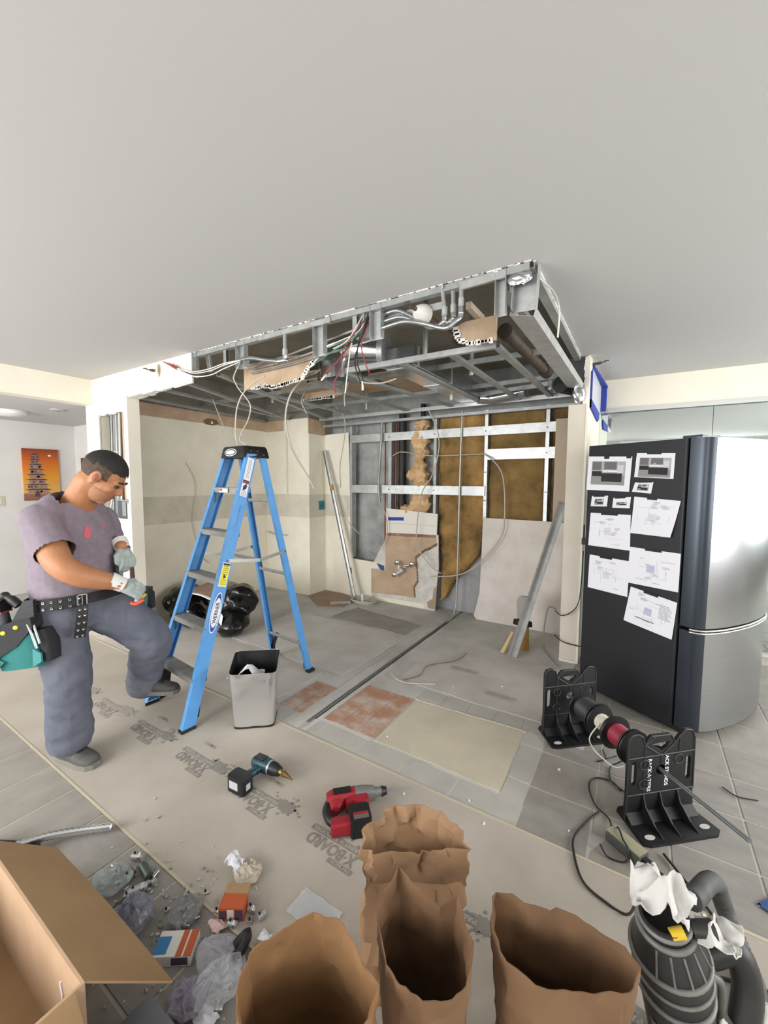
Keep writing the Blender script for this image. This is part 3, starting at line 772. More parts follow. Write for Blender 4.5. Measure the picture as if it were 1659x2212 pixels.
conduit_set('flex conduit from the lower knockout to the rightmost riser', [(-1.27, Yc, 2.348), (-1.12, Yc - .01, 2.352), (-1.0, Yc - .03, 2.315), (-.87, Yc - .03, 2.265), (-.82, Yc - .02, 2.29), (-.80, Yc, 2.315)], (-.797, Yc, 2.335), (-.80, Yc, ZC + .02))
conduit_set('flex conduit from the middle knockout to the centre riser', [(-1.27, Yc + .02, 2.392), (-1.15, Yc + .01, 2.39), (-1.05, Yc, 2.345), (-.95, Yc, 2.30), (-.865, Yc + .01, 2.305)], (-.845, Yc + .015, 2.32), (-.85, Yc + .015, ZC + .02))
conduit_set('flex conduit from the upper knockout to the leftmost riser of three', [(-1.27, Yc + .03, 2.436), (-1.17, Yc + .02, 2.43), (-1.06, Yc + .01, 2.365), (-.97, Yc + .01, 2.30), (-.905, Yc, 2.30)], (-.885, Yc, 2.31), (-.905, Yc, ZC + .02))
conduit_set('flex conduit stub with a riser left of the brown drywall', [(-2.44, Yc, 2.357), (-2.33, Yc - .01, 2.348), (-2.2, Yc - .01, 2.315), (-2.06, Yc - .01, 2.285)], (-2.01, Yc - .005, 2.285), (-2.015, Yc, ZC + .02), .014)
for k, (z0, z1, lab) in enumerate(((2.36, 2.44, 'highest'), (2.335, 2.40, 'middle'), (2.31, 2.36, 'lowest'))):
    MB().tube(smooth_path([(-2.55, 2.10 + k * .02, z0), (-2.2, 2.10 + k * .02, z0 + .005), (-1.85, 2.10 + k * .02, (z0 + z1) / 2), (-1.4, 2.08 + k * .02, z1)]), .007, 6).build('loose_conduit', M_galvd, label='thin grey cable behind the front studs, %s of three' % lab, cat='cable', smooth=60)
# ---- wires
def cable(label, pts, r=.0045, m=None, name='cable', group=None, sub=6, n=6):
    return MB().tube(smooth_path(pts, sub), r, n).build(name, m or M_cable, label=label, cat='cable', group=group, smooth=70)
hs = thing('wire_harness', 'bundle of wires pulled out over the cream bulkhead, red ends', 'wires', (-2.9, 1.93, 2.3))
for k, mm in enumerate((M_wire_w, M_wire_b, M_wire_w, M_wire_w)):
    dz = (k - 1.5) * .012
    pts = [(-2.445, 1.96, 2.345 + dz * .3), (-2.6, 1.935, 2.325 + dz), (-2.74, 1.925, 2.302 + dz * 1.3), (-2.92, 1.92, 2.308 + dz), (-3.07, 1.925, 2.35 + dz * .5), (-3.17, 1.92, 2.388)]
    MB().tube(smooth_path(pts, 5), .0042, 6).build('wire', mm, hs, smooth=70)
MB().tube([(-3.16, 1.92, 2.385), (-3.22, 1.92, 2.412)], [.012, .014], 8).tube([(-3.21, 1.92, 2.405), (-3.26, 1.915, 2.43)], .009, 8).tube([(-3.24, 1.915, 2.42), (-3.33, 1.91, 2.458)], [.008, .004], 8).build('red_ends', M_wire_r, hs, smooth=70)
bd = thing('wire_bundle', 'spray of cut red, black and white wires hanging from the junction opening', 'wires', (-1.42, 1.93, 2.0))
bw = [(M_wire_w, [(-1.40, 1.99, 2.45), (-1.38, 1.95, 2.38), (-1.414, 1.93, 2.335), (-1.491, 1.92, 2.315), (-1.601, 1.90, 2.288)], 1),
      (M_wire_g, [(-1.41, 1.99, 2.45), (-1.385, 1.95, 2.37), (-1.42, 1.92, 2.31), (-1.561, 1.91, 2.258), (-1.745, 1.90, 2.184)], 1),
      (M_wire_b, [(-1.42, 1.99, 2.44), (-1.40, 1.95, 2.36), (-1.43, 1.92, 2.29), (-1.511, 1.92, 2.227), (-1.654, 1.91, 2.10)], 1),
      (M_wire_b, [(-1.37, 1.99, 2.45), (-1.35, 1.94, 2.39), (-1.386, 1.92, 2.282), (-1.395, 1.92, 2.165), (-1.358, 1.92, 2.078), (-1.358, 1.92, 2.011)], 1),
      (M_wire_r, [(-1.37, 1.99, 2.44), (-1.40, 1.93, 2.36), (-1.491, 1.91, 2.247), (-1.501, 1.91, 2.157), (-1.556, 1.91, 2.072), (-1.547, 1.91, 2.017)], 0),
      (M_wire_w, [(-1.42, 1.98, 2.42), (-1.43, 1.93, 2.32), (-1.443, 1.91, 2.209), (-1.467, 1.90, 2.004)], 0),
      (M_wire_r, [(-1.35, 1.99, 2.43), (-1.355, 1.94, 2.34), (-1.367, 1.92, 2.257), (-1.34, 1.92, 2.157), (-1.312, 1.92, 2.102)], 0),
      (M_wire_b, [(-1.36, 1.99, 2.44), (-1.37, 1.94, 2.33), (-1.41, 1.92, 2.20), (-1.40, 1.92, 2.12), (-1.37, 1.92, 2.05)], 0),
      (M_wire_w, [(-1.39, 1.98, 2.46), (-1.41, 1.93, 2.37), (-1.47, 1.92, 2.30), (-1.56, 1.91, 2.27)], 0),
      (M_wire_r, [(-1.42, 1.98, 2.43), (-1.44, 1.93, 2.30), (-1.52, 1.90, 2.19), (-1.62, 1.89, 2.12)], 0)]
for mm, pts, end in bw:
    MB().tube(smooth_path(pts, 5), .0038, 6).build('wire', mm, bd, smooth=70)
    if end:
        a, c = Vector(pts[-2]), Vector(pts[-1]); d = (c - a).normalized()
        MB().tube([c - d * .05, c], .006, 6).build('wire_end', M_wire_w, bd, smooth=70)
cable('grey cable dropping in an S bend to the top of the ladder', [(-2.466, 1.97, 2.335), (-2.503, 1.95, 2.256), (-2.508, 1.95, 2.219), (-2.455, 1.95, 2.147), (-2.386, 1.96, 2.074), (-2.373, 1.98, 2.017), (-2.43, 2.0, 1.93), (-2.52, 2.02, 1.86), (-2.56, 2.03, 1.80), (-2.50, 2.04, 1.762)])
cable('grey cable hooked over the S-bent cable above the ladder', [(-2.247, 2.0, 2.224), (-2.358, 2.0, 2.192), (-2.475, 2.0, 2.13), (-2.537, 2.0, 2.05), (-2.562, 2.0, 1.964), (-2.57, 2.0, 1.836), (-2.575, 2.02, 1.765)], .0055)
cable('long pale cable looping down right of the ladder with a free end', [(-1.98, 2.35, 2.36), (-2.035, 2.3, 2.289), (-2.153, 2.3, 2.267), (-2.278, 2.3, 2.183), (-2.343, 2.3, 2.069), (-2.356, 2.3, 1.944), (-2.312, 2.3, 1.787), (-2.233, 2.3, 1.66), (-2.136, 2.3, 1.542), (-2.069, 2.3, 1.438)], .007)
cable('thin wire dangling left of the ladder from a furring channel', [(-3.68, 2.6, 2.31), (-3.605, 2.6, 2.178), (-3.507, 2.6, 2.0), (-3.47, 2.6, 1.85), (-3.44, 2.55, 1.72)], .004)
cable('white wire hanging from the right edge of the ceiling cut', [(-.46, 2.02, 2.478), (-.45, 2.1, 2.46), (-.40, 2.15, 2.41), (-.366, 2.12, 2.31), (-.365, 2.1, 2.177)], .004, M_wire_w)
cable('short cable stub curling between the furring channels', [(-1.9, 2.6, 2.29), (-1.83, 2.6, 2.25), (-1.7, 2.65, 2.24), (-1.6, 2.7, 2.27)], .006)
cable('short pale cable end hanging above the ladder top', [(-2.2, 2.9, 2.36), (-2.23, 2.88, 2.25), (-2.22, 2.87, 2.15)], .006)
cable('bare cable end hanging below the brown board panel', [(-2.9, 3.1, 2.40), (-2.93, 3.08, 2.29), (-2.86, 3.08, 2.17)], .006)

# ================================================================ BACK WALL: STUDS, RAILS, WOOL, DRYWALL, PIPES
bf = thing('stud_wall', 'open steel stud wall with two cross rails at the back of the kitchen', 'metal framing', (-2.0, 4.28, 0))
def stud(x, z0, z1, w=.034, name='stud', m=None): return chan(MB(), (x, 4.25, z0), (x, 4.25, z1), w, .09, up=(0, 1, 0)).build(name, m or M_galv, bf)
stud(-3.19, .5, 2.25); stud(-2.60, .5, 2.25, .045, m=M_galvd); stud(-2.0, .6, 2.25, .034, m=M_galvd); stud(-1.41, 1.1, 2.25); stud(-.80, 1.1, 2.25)
for x0, x1, z0, z1 in ((-3.19, -.68, 1.985, 2.08), (-3.19, -1.41, 1.35, 1.45), (-1.41, -.70, 1.73, 1.84)):
    b = MB().box((x0, 4.232, z0), (x1, 4.25, z1)); b.box((x0, 4.226, z0), (x1, 4.232, z0 + .004)).box((x0, 4.226, z1 - .004), (x1, 4.232, z1))
    b.build('cross_rail', M_galv, bf)
b = MB()
for x, z in ((-2.6, 2.03), (-2.0, 2.03), (-1.41, 2.03), (-.8, 2.03), (-2.6, 1.4), (-2.0, 1.4), (-.8, 1.785), (-1.40, 1.785), (-1.41, 1.6), (-1.41, 1.3), (-.8, 1.4)):
    b.tube([(x, 4.23, z), (x, 4.222, z)], .006, 8)
b.build('screw', mat('screw_dark', '#3b3d3f', .4, .8), bf)

def wool(name, label, pts, y0, y1, m, seed):
    """a batt cut to the outline, with a bulging fibrous face"""
    b = MB()
    xs = [p[0] for p in pts]; zs = [p[1] for p in pts]
    x0, x1, z0, z1 = min(xs), max(xs), min(zs), max(zs)
    nu = max(6, int((x1 - x0) / .03)); nv = max(8, int((z1 - z0) / .03))
    def span(z):
        c = []
        for i in range(len(pts)):
            (ax, az), (bx, bz) = pts[i], pts[(i + 1) % len(pts)]
            if (az <= z < bz) or (bz <= z < az): c.append(ax + (bx - ax) * (z - az) / (bz - az))
        if len(c) < 2: return None
        return min(c), max(c)
    rows = []
    for j in range(nv + 1):
        z = z0 + (z1 - z0) * min(.9995, max(.0005, j / nv)); s_ = span(z)
        if s_: rows.append((z, s_))
    vs = []; fs = []; W_ = nu + 1
    for z, (a, c) in rows:
        for i in range(W_):
            u = i / nu; x = a + (c - a) * u + .006 * nz((0, z * 9, i * .01), 1, seed)
            bul = min(1, 6 * min(u, 1 - u))
            y = y0 + .03 * (1 - bul) - .022 * nz((x, z, 0), 9, seed) - .014 * nz((x, z, 0), 24, seed)
            vs.append((x, y, z))
    k = len(vs)
    for z, (a, c) in rows:
        for i in range(W_): vs.append((a + (c - a) * i / nu, y1, z))
    R_ = len(rows)
    for j in range(R_ - 1):
        for i in range(nu):
            fs.append((j * W_ + i, j * W_ + i + 1, (j + 1) * W_ + i + 1, (j + 1) * W_ + i))
            fs.append((k + j * W_ + i, k + (j + 1) * W_ + i, k + (j + 1) * W_ + i + 1, k + j * W_ + i + 1))
        fs.append((j * W_, (j + 1) * W_, k + (j + 1) * W_, k + j * W_)); fs.append((j * W_ + nu, k + j * W_ + nu, k + (j + 1) * W_ + nu, (j + 1) * W_ + nu))
    for i in range(nu):
        fs.append((i, k + i, k + i + 1, i + 1)); j = R_ - 1
        fs.append((j * W_ + i, j * W_ + i + 1, k + j * W_ + i + 1, k + j * W_ + i))
    b.add(vs, fs)
    return b.build(name, m, label=label, cat='insulation', group='mineral wool batts in the back wall', smooth=80)
wool('wool_batt', 'ochre wool batt with a curved lower edge behind the steel conduit', [(-1.97, 2.24), (-1.43, 2.24), (-1.43, 1.11), (-1.44, .87), (-1.49, .69), (-1.61, .53), (-1.76, .38), (-1.88, .14), (-1.94, .12), (-1.94, .51), (-1.97, 1.12)], 4.29, 4.41, M_ins, 1.)
wool('wool_batt', 'square brown wool batt above the right drywall', [(-1.385, 2.24), (-.825, 2.24), (-.83, 1.10), (-1.385, 1.10)], 4.29, 4.41, mat('mineral_wool_mid', '#9c7d4a', .98, col2='#463a1e', scale=3., contrast=(.3, .75), bump=.9, bscale=30, detail=8), 2.)
wool('wool_batt', 'narrow dark wool batt beside the partition', [(-.775, 2.24), (-.55, 2.24), (-.55, 1.10), (-.775, 1.10)], 4.30, 4.41, M_insd, 3.)
b = MB()
for x, z, rx, rz in ((-2.2, 2.16, .08, .06), (-2.22, 1.98, .10, .12), (-2.2, 1.84, .075, .1), (-2.22, 1.68, .07, .1), (-2.24, 1.56, .11, .09), (-2.19, 1.44, .09, .1), (-2.2, 1.32, .10, .1), (-2.2, 1.22, .13, .08), (-2.38, 1.17, .10, .05)):
    b.ball((x, 4.31, z), (rx * 1.2, .075, rz * 1.05), 14)
b = voxel(b, .014, 2); displace(b, lambda p: .045 * nz(p, 11, 5) + .022 * nz(p, 34, 2))
b.build('loose_wool', M_foam, label='torn peach wool wrapped round the vent pipe', cat='insulation', smooth=80)

# drywall remains
def dry(name, label, pts, y, th, m, parts=()):
    t = MB().prism(pts, y - th, y, 1).build(name, m, bf, label=label)
    for nm, pp_, dy, mm in parts: MB().prism(pp_, y - th - dy, y - th + .0005, 1).build(nm, mm, t)
    return t
dry('drywall_panel', 'tall cream drywall left of the open studs', [(-3.617, -.003), (-2.84, -.003), (-2.86, .09), (-2.86, .40), (-2.75, .41), (-2.77, .48), (-3.15, .49), (-3.19, .72), (-3.20, 1.44), (-3.22, 2.12), (-3.617, 2.11)], 4.25, .013, M_kit,
    [('unpainted_band', [(-3.617, 1.03), (-3.2, 1.03), (-3.2, 1.31), (-3.617, 1.32)], .0008, M_band), ('outlet_hole', [(-3.20, .36), (-3.185, .28), (-3.165, .29), (-3.175, .37)], .0009, M_blackm)])
b = MB().prism([(-2.86, .39), (-2.65, .39), (-2.65, .83), (-1.965, .86), (-1.965, .78), (-2.04, .73), (-2.11, .70), (-2.18, .64), (-2.23, .60), (-2.21, .47), (-2.20, .32), (-2.25, .24), (-2.23, .11), (-2.41, .11), (-2.855, .085)], 4.234, 4.25, 1)
bp_ = b.build('drywall_panel', M_brownpaper, bf, label='brown torn drywall face round the chrome valves')
b = MB(); rg = random.Random(9)
ed = [(-1.965, .78), (-2.04, .73), (-2.11, .70), (-2.18, .64), (-2.23, .60), (-2.21, .47), (-2.20, .32), (-2.25, .24), (-2.23, .11)]
for (a, c) in zip(ed[:-1], ed[1:]):
    for k in range(4): b.cbox((a[0] + (c[0] - a[0]) * k / 4 + .006, 4.231, a[1] + (c[1] - a[1]) * k / 4), (.012, .01, .03))
b.build('torn_edge', mat('torn_paper_dark', '#7d6650', .9), bp_)
dry('drywall_panel', 'white scarred drywall between the brown face and the wool', [(-2.86, -.003), (-1.97, -.003), (-1.95, .3), (-1.93, .51), (-1.94, .89), (-2.6, .88), (-2.86, .42)], 4.2515, .012, mat('scarred_drywall', '#ddd8d1', .9, col2='#c4bfb9', scale=9, bump=.3),
    [('brown_scar', [(-2.06, .02), (-1.97, .02), (-1.955, .30), (-1.99, .25), (-2.0, .14), (-2.07, .09)], .001, mat('scar_tan', '#a6917a', .9)), ('baseboard_glue', [(-2.8, .0), (-2.1, .0), (-2.12, .06), (-2.8, .045)], .001, M_kit)])
dry('drywall_panel', 'white square of drywall with a strip of blue tape', [(-2.64, .86), (-1.96, .885), (-1.95, 1.13), (-2.64, 1.17)], 4.248, .014, mat('white_panel', '#e6e1d8', .85),
    [('blue_tape', [(-2.61, 1.02), (-2.39, 1.03), (-2.39, 1.07), (-2.61, 1.06)], .001, M_bluetape), ('crease', [(-2.64, .985), (-1.95, .99), (-1.95, .997), (-2.64, .992)], .0012, M_band), ('wood_strip', [(-2.63, .83), (-1.97, .855), (-1.97, .888), (-2.63, .868)], .004, mat('red_wood', '#7d4330', .7, col2='#a0826a', scale=18))])
dry('drywall_panel', 'wide white drywall below the square wool batt, speckled at its foot', [(-1.50, .03), (-1.47, -.003), (-.53, -.003), (-.53, 1.11), (-1.42, 1.115), (-1.43, .66), (-1.44, .3)], 4.25, .013, mat('speckled_drywall', '#dcd5ce', .9, col2='#cfc6be', scale=4, bump=.2, bscale=50))
dry('drywall_panel', 'thin tan strip of drywall beside the top of the partition', [(-.72, 1.12), (-.53, 1.12), (-.53, 2.10), (-.72, 2.10)], 4.222, .013, mat('tan_strip', '#b3a491', .9), [('tape_joint', [(-.72, 1.70), (-.53, 1.70), (-.53, 1.73), (-.72, 1.73)], .001, M_brownpaper)])
MB().prism([(-1.94, -.003), (-1.47, -.003), (-1.44, .3), (-1.43, .9), (-1.9, .9)], 4.405, 4.418, 1).build('cement_board', mat('cement_board', '#a9a9a9', .9, col2='#969798', scale=5), wb)
MB().prism([(-2.78, .47), (-2.67, .45), (-2.66, .33), (-2.74, .42)], 4.235, 4.249, 1).build('blue_membrane', mat('blue_membrane', '#35507a', .7), bp_)
# pipes in the wall
def vpipe(name, label, x, y, z0, z1, r, m, band=None):
    t = thing(name, label, 'pipe', (x, y, z0))
    MB().tube([(x, y, z0), (x, y, z1)], r, 12).build('pipe', m, t, smooth=60)
    if band: MB().tube([(x, y, band), (x, y, band + .06)], r * 1.18, 12).build('coupling', m, t, smooth=60)
    return t
vpipe('vent_pipe', 'black cast iron pipe in the stud wall', -2.47, 4.33, .9, 2.3, .045, M_pipe, 1.2)
vpipe('vent_pipe', 'dark pipe stub wrapped by the torn wool', -2.2, 4.34, 1.0, 2.4, .03, M_pipe, 2.2)
vpipe('copper_pipe', 'thin copper pipe left of the second stud', -2.71, 4.32, .55, 2.25, .009, M_copper)
vpipe('copper_pipe', 'thin copper pipe beside the black iron pipe', -2.56, 4.33, .9, 2.25, .011, M_copper)
cable('grey armoured cable down the cement board to the lower drywall', [(-2.68, 4.20, 2.24), (-2.70, 4.2, 1.91), (-2.73, 4.2, 1.45), (-2.71, 4.2, 1.23)], .014, M_galvd)
cable('thin cable from the armoured end curling to the brown drywall', [(-2.71, 4.2, 1.25), (-2.61, 4.19, 1.06), (-2.60, 4.19, .84), (-2.66, 4.19, .72), (-2.73, 4.18, .65)], .006)
cable('cable strung across the wool between the studs', [(-2.53, 4.2, 1.80), (-2.46, 4.2, 1.835), (-2.36, 4.2, 1.84), (-2.06, 4.2, 1.79), (-1.71, 4.19, 1.785), (-1.41, 4.2, 1.79)], .006)
cable('long cable looping down in front of the torn wool', [(-2.05, 4.1, 2.3), (-2.02, 4.12, 2.27), (-1.92, 4.13, 2.06), (-1.90, 4.13, 1.83), (-1.98, 4.13, 1.56), (-2.11, 4.13, 1.34), (-2.17, 4.14, .86), (-2.13, 4.14, .71), (-1.98, 4.14, .54), (-1.86, 4.15, .47)], .007)
cable('long cable bowing from the right stud to the conduit foot', [(-1.40, 4.22, 1.78), (-1.32, 4.17, 1.73), (-1.22, 4.16, 1.61), (-1.18, 4.16, 1.43), (-1.17, 4.16, 1.13), (-1.2, 4.16, .93), (-1.38, 4.15, .68), (-1.54, 4.14, .54), (-1.7, 4.13, .47), (-1.99, 4.14, .42)], .007)
cable('pale wire hanging beside the leaning channel in the corner', [(-3.16, 3.9, 2.40), (-3.03, 3.9, 2.25), (-3.02, 3.9, 2.04), (-3.13, 3.95, 1.68), (-3.20, 4.05, 1.42)], .006)
cable('wire crossing the lower end of the leaning channel', [(-3.30, 4.12, 1.38), (-3.14, 4.1, 1.01), (-2.94, 4.1, .84)], .005)
# steel conduit rising out of the floor trench
cd = thing('floor_conduit', 'steel conduit rising from the floor trench up the wool', 'conduit', (-1.695, 3.5, 0))
MB().tube(smooth_path([(-1.67, 4.22, 2.26), (-1.68, 4.215, 1.7), (-1.685, 4.21, .8), (-1.69, 4.2, .2), (-1.692, 4.17, .08), (-1.695, 4.10, .015), (-1.695, 3.95, .002)], 5), .011, 8).build('riser', M_galv, cd, smooth=60)
MB().tube([(-1.695, 3.96, .002), (-1.695, 1.81, -.002)], .0095, 8).build('trench_length', mat('dusty_conduit', '#6f6e6a', .6, .5), cd, smooth=60)
# chrome valves
vv = thing('valve_manifold', 'pair of chrome stop valves on a white tee', 'valve', (-2.38, 4.2, .36))
ch = mat('chrome', '#d4d5d6', .12, 1.)
MB().tube([(-2.47, 4.17, .375), (-2.36, 4.17, .45)], .02, 10).tube([(-2.40, 4.235, .47), (-2.40, 4.15, .47)], .022, 10).build('tee_body', mat('white_tee', '#d9d9d8', .3, .3), vv, smooth=60)
for p in ((-2.44, 4.16, .53), (-2.24, 4.16, .53), (-2.47, 4.15, .38)):
    MB().lathe([(.008, -.03), (.012, -.01), (.03, 0), (.032, .012), (.02, .02)], 12, frame(p, (1, 0, 0), (0, 0, 1), (0, -1, 0))).build('handle', ch, vv, smooth=40)
MB().tube([(-2.40, 4.16, .47), (-2.33, 4.155, .50), (-2.24, 4.165, .53)], .013, 10).tube([(-2.40, 4.16, .47), (-2.44, 4.165, .53)], .012, 10).tube([(-2.33, 4.235, .48), (-2.33, 4.15, .49)], .013, 8).build('valve_arm', ch, vv, smooth=60)
# outlet cover in the corner, stub on the left wall
ob = thing('outlet_box', 'small teal electrical box cover in the corner of the pilaster', 'outlet box', (-3.615, 4.17, 1.1))
MB().box((-3.617, 4.11, 1.115), (-3.611, 4.215, 1.235)).build('cover', mat('teal_plastic', '#2b7f8c', .5), ob)
MB().box((-3.611, 4.135, 1.15), (-3.607, 4.19, 1.20)).build('inset', mat('teal_plastic_dark', '#1f6a76', .5), ob)
cable('cable stub bent out of the boxed-out corner', [(-4.36, 3.93, .78), (-4.34, 3.88, .80), (-4.2, 3.86, .775), (-4.0, 3.9, .77)], .007)
cable('dark wire hanging on the left kitchen wall beside the ladder', [(-4.415, 2.75, 1.70), (-4.38, 2.85, 1.45), (-4.39, 2.80, 1.0), (-4.38, 2.9, .62), (-4.40, 3.0, .50)], .004, mat('tan_wire', '#c2baa6', .7))

# niche contents (fixed in the hole of the front wall)
for k, (x, lab) in enumerate(((-4.40, 'leftmost'), (-4.31, 'middle'), (-4.245, 'rightmost'))):
    MB().tube([(x - .03 + .01 * k, 1.985, (NZ0, NZ0, 1.31)[k]), (x, 1.98, 1.6), (x + .01, 1.985, NZ1)], (.010, .006, .013)[k], 8).build('niche_conduit', (M_galvd, M_wire_w, M_galv)[k], label='%s of three conduits inside the cut-out niche' % lab, cat='conduit', smooth=60)
cable('pale cable hanging out of the niche down the cream wall', [(-4.37, 1.96, 1.35), (-4.38, 1.935, 1.2), (-4.39, 1.935, 1.0), (-4.385, 1.935, .85)], .009, M_galv)
jb = thing('junction_box', 'steel junction box at the bottom of the cut-out niche', 'junction box', (-4.2, 1.99, 1.15))
MB().box((-4.30, 1.965, 1.135), (-4.09, 2.03, 1.30)).build('box', mat('box_grey', '#5a5e61', .5, .5), jb)
MB().box((-4.20, 1.957, 1.155), (-4.13, 1.965, 1.295)).build('cover', M_foil, jb)
MB().box((-4.10, 1.95, 1.28), (-4.06, 1.965, 1.32)).box((-4.30, 1.955, 1.30), (-4.10, 1.965, 1.31)).build('ear', M_galvd, jb)
MB().box((-4.38, 1.97, 1.76), (-4.25, 1.985, 1.775)).build('niche_strap', M_galv, wf)

# ---- leaning channels and the coil in the corner
lp = thing('leaning_channel', 'steel channel leaning in the corner beside the teal cover', 'metal channel', (-3.05, 4.13, 0))
chan(MB(), (-3.0, 4.08, .012), (-3.57, 4.18, 1.90), .045, .03, up=(.3, -1, 0)).build('channel', M_galv, lp)
MB().cbox((-3.40, 4.11, 1.42), (.05, .012, .07), T(0, 0, 0)).build('wood_shim', mat('wood_shim', '#b08a5c', .8), lp)
cr = thing('cable_coil', 'loose coil of grey cable at the foot of the leaning channel', 'cable coil', (-2.85, 4.05, 0))
for k in range(5):
    pts = [(-2.84 + (.14 + .012 * k) * math.cos(a) + .01 * math.sin(3 * a + k), 4.04 + (.085 + .008 * k) * math.sin(a), .010 + .009 * k + .006 * math.sin(2 * a + k)) for a in np.linspace(0, 2 * PI, 25)]
    MB().tube(pts, .006, 6, cap=False).build('loop', M_cable, cr, smooth=70)
MB().tube(smooth_path([(-2.98, 4.02, .02), (-3.0, 3.98, .12), (-2.95, 3.96, .2)]), .005, 6).build('loop_end', M_cable, cr, smooth=70)
MB().cbox((-2.83, 4.0, .075), (.02, .02, .11)).build('tag', M_paper, cr)
sc_ = MB(); chan(sc_, (-3.14, 3.76, .006), (-2.96, 3.93, .006), .04, .025); sc_.build('channel_offcut', M_galv, label='short bright channel offcut on the floor by the coil', cat='metal scrap')
MB().prism([(-3.62, 3.9), (-3.2, 3.62), (-2.95, 3.75), (-3.0, 4.1), (-3.3, 4.22), (-3.6, 4.22)], -.003, .008).build('hardboard_scrap', mat('hardboard', '#a08a78', .85, col2='#8f7a68', scale=5), label='brown board scrap in the corner behind the channel offcut', cat='board')
lr = thing('leaning_channel', 'wide shiny steel stud leaning on the partition over a broom', 'metal channel', (-.89, 3.47, 0))
chan(MB(), (-.885, 3.47, .0), (-.565, 3.74, 1.33), .065, .035, up=(.6, -1, 0)).build('channel', M_galv, lr)
br = thing('broom_head', 'upturned broom head with straw bristles behind the leaning stud', 'broom', (-.86, 3.68, 0))
b = MB(); b.loft([((-.85, 3.68, .0), (.065, 0, 0), (0, .02, 0)), ((-.845, 3.69, .22), (.05, .0, 0), (0, .02, 0))], 12); b.build('bristles', mat('straw', '#b08d4a', .9, col2='#94733a', scale=30, bump=.5, aniso=(1, 1, .1)), br, smooth=40)
b = MB(); b.loft([((-.85, 3.69, .215), (.085, 0, 0), (0, .03, 0)), ((-.85, 3.69, .26), (.08, 0, 0), (0, .028, 0)), ((-.845, 3.69, .27), (.03, 0, 0), (0, .02, 0))], 12); b.build('cap', M_black, br, smooth=40)
b = MB(); b.loft([((-.85, 3.70, .265), (.05, 0, 0), (0, .02, 0)), ((-.84, 3.72, .43), (.075, 0, 0), (0, .02, 0)), ((-.83, 3.73, .47), (.06, 0, 0), (0, .015, 0))], 12); b.build('dust_flap', mat('dusty_grey', '#9a9894', .8), br, smooth=40)
b = MB(); b.loft([((-.975, 3.515, .0), (.02, 0, 0), (0, .012, 0)), ((-.90, 3.56, .19), (.012, 0, 0), (0, .012, 0))], 10); b.build('brush_tool', mat('pale_wood', '#c6ab7d', .7), label='pale wooden brush handle beside the leaning stud foot', cat='brush', smooth=40)

# ================================================================ FLOOR PROTECTION
pb = thing('protection_board', 'long beige floor protection board printed with X-BOARD logos', 'floor protection', (-.8, 1.25, 0))
def bsurf(x, y): return .0025 + .0015 * max(0, nz((x * 2, y * 3, 0), 1, 2))
MB().grid(lambda u, v: (-4.7 + 7.4 * u, .795 + .92 * v, bsurf(-4.7 + 7.4 * u, .795 + .92 * v)), 120, 14).box((-4.7, .795, -.002), (2.7, 1.715, .001)).build('board', M_board, pb, smooth=60)
for y0, y1 in ((.785, .806), (1.700, 1.724)):
    MB().box((-4.7, y0 + .005, .0005), (2.7, y1 - .006, .0042)).build('edge_tape', M_tape, pb)
def logo(k, faint=False):
    x0 = -.884 - .478 * k
    fr = lambda x, y, z=.0047: frame((x, y, z), (-1, 0, 0), (0, -1, 0), (0, 0, 1))
    m = M_inkl if faint else M_ink
    b = MB(); put_text(b, 'X\u00b7BOARD', fr(x0, 1.226), .245, .052, True); w_ = b.build('logo_word', m, pb)
    b = MB()
    b.box((x0 - .262, 1.236, .0044), (x0 - .0, 1.262, .0046)).build('logo_bar', m, pb)
    MB().box((x0 - .105, 1.150, .0044), (x0 + .012, 1.170, .0046)).build('logo_bar', m, pb)
    b = MB(); put_text(b, 'PAINT + REMODEL', fr(x0 - .004, 1.258, .005), .25, .018, True); b.build('logo_slogan', M_board, pb)
    b = MB(); put_text(b, 'TRIMACO', fr(x0 + .004, 1.167, .005), .09, .013, True); b.build('logo_maker', M_board, pb)
    b = MB(); rg = random.Random(20 + k); P = []
    for i in range(36):
        a = 2 * PI * i / 36; r = .055 * (1 + .55 * rg.uniform(-1, 1) * (i % 2)); P.append((x0 + .03 + r * 1.2 * math.cos(a), 1.258 + r * .55 * math.sin(a)))
    b.prism(P, .0043, .0045)
    for i in range(12):
        a, r = rg.uniform(0, 6.3), rg.uniform(.06, .11); s_ = rg.uniform(.003, .008)
        b.prism([(x0 + .03 + r * math.cos(a) + s_ * math.cos(q), 1.258 + r * .55 * math.sin(a) + s_ * math.sin(q)) for q in np.linspace(0, 5.5, 7)], .0043, .0045)
    b.build('paint_splat_print', m, pb)
for k in range(-2, 7): logo(k, k >= 4)
for x in (-1.42, -1.95, -2.43):
    b = MB(); put_text(b, 'TRIMACO', frame((x, 1.35, .0046), (-1, 0, 0), (0, -1, 0), (0, 0, 1)), .10, .018, True); b.build('small_print', M_inkl, pb)
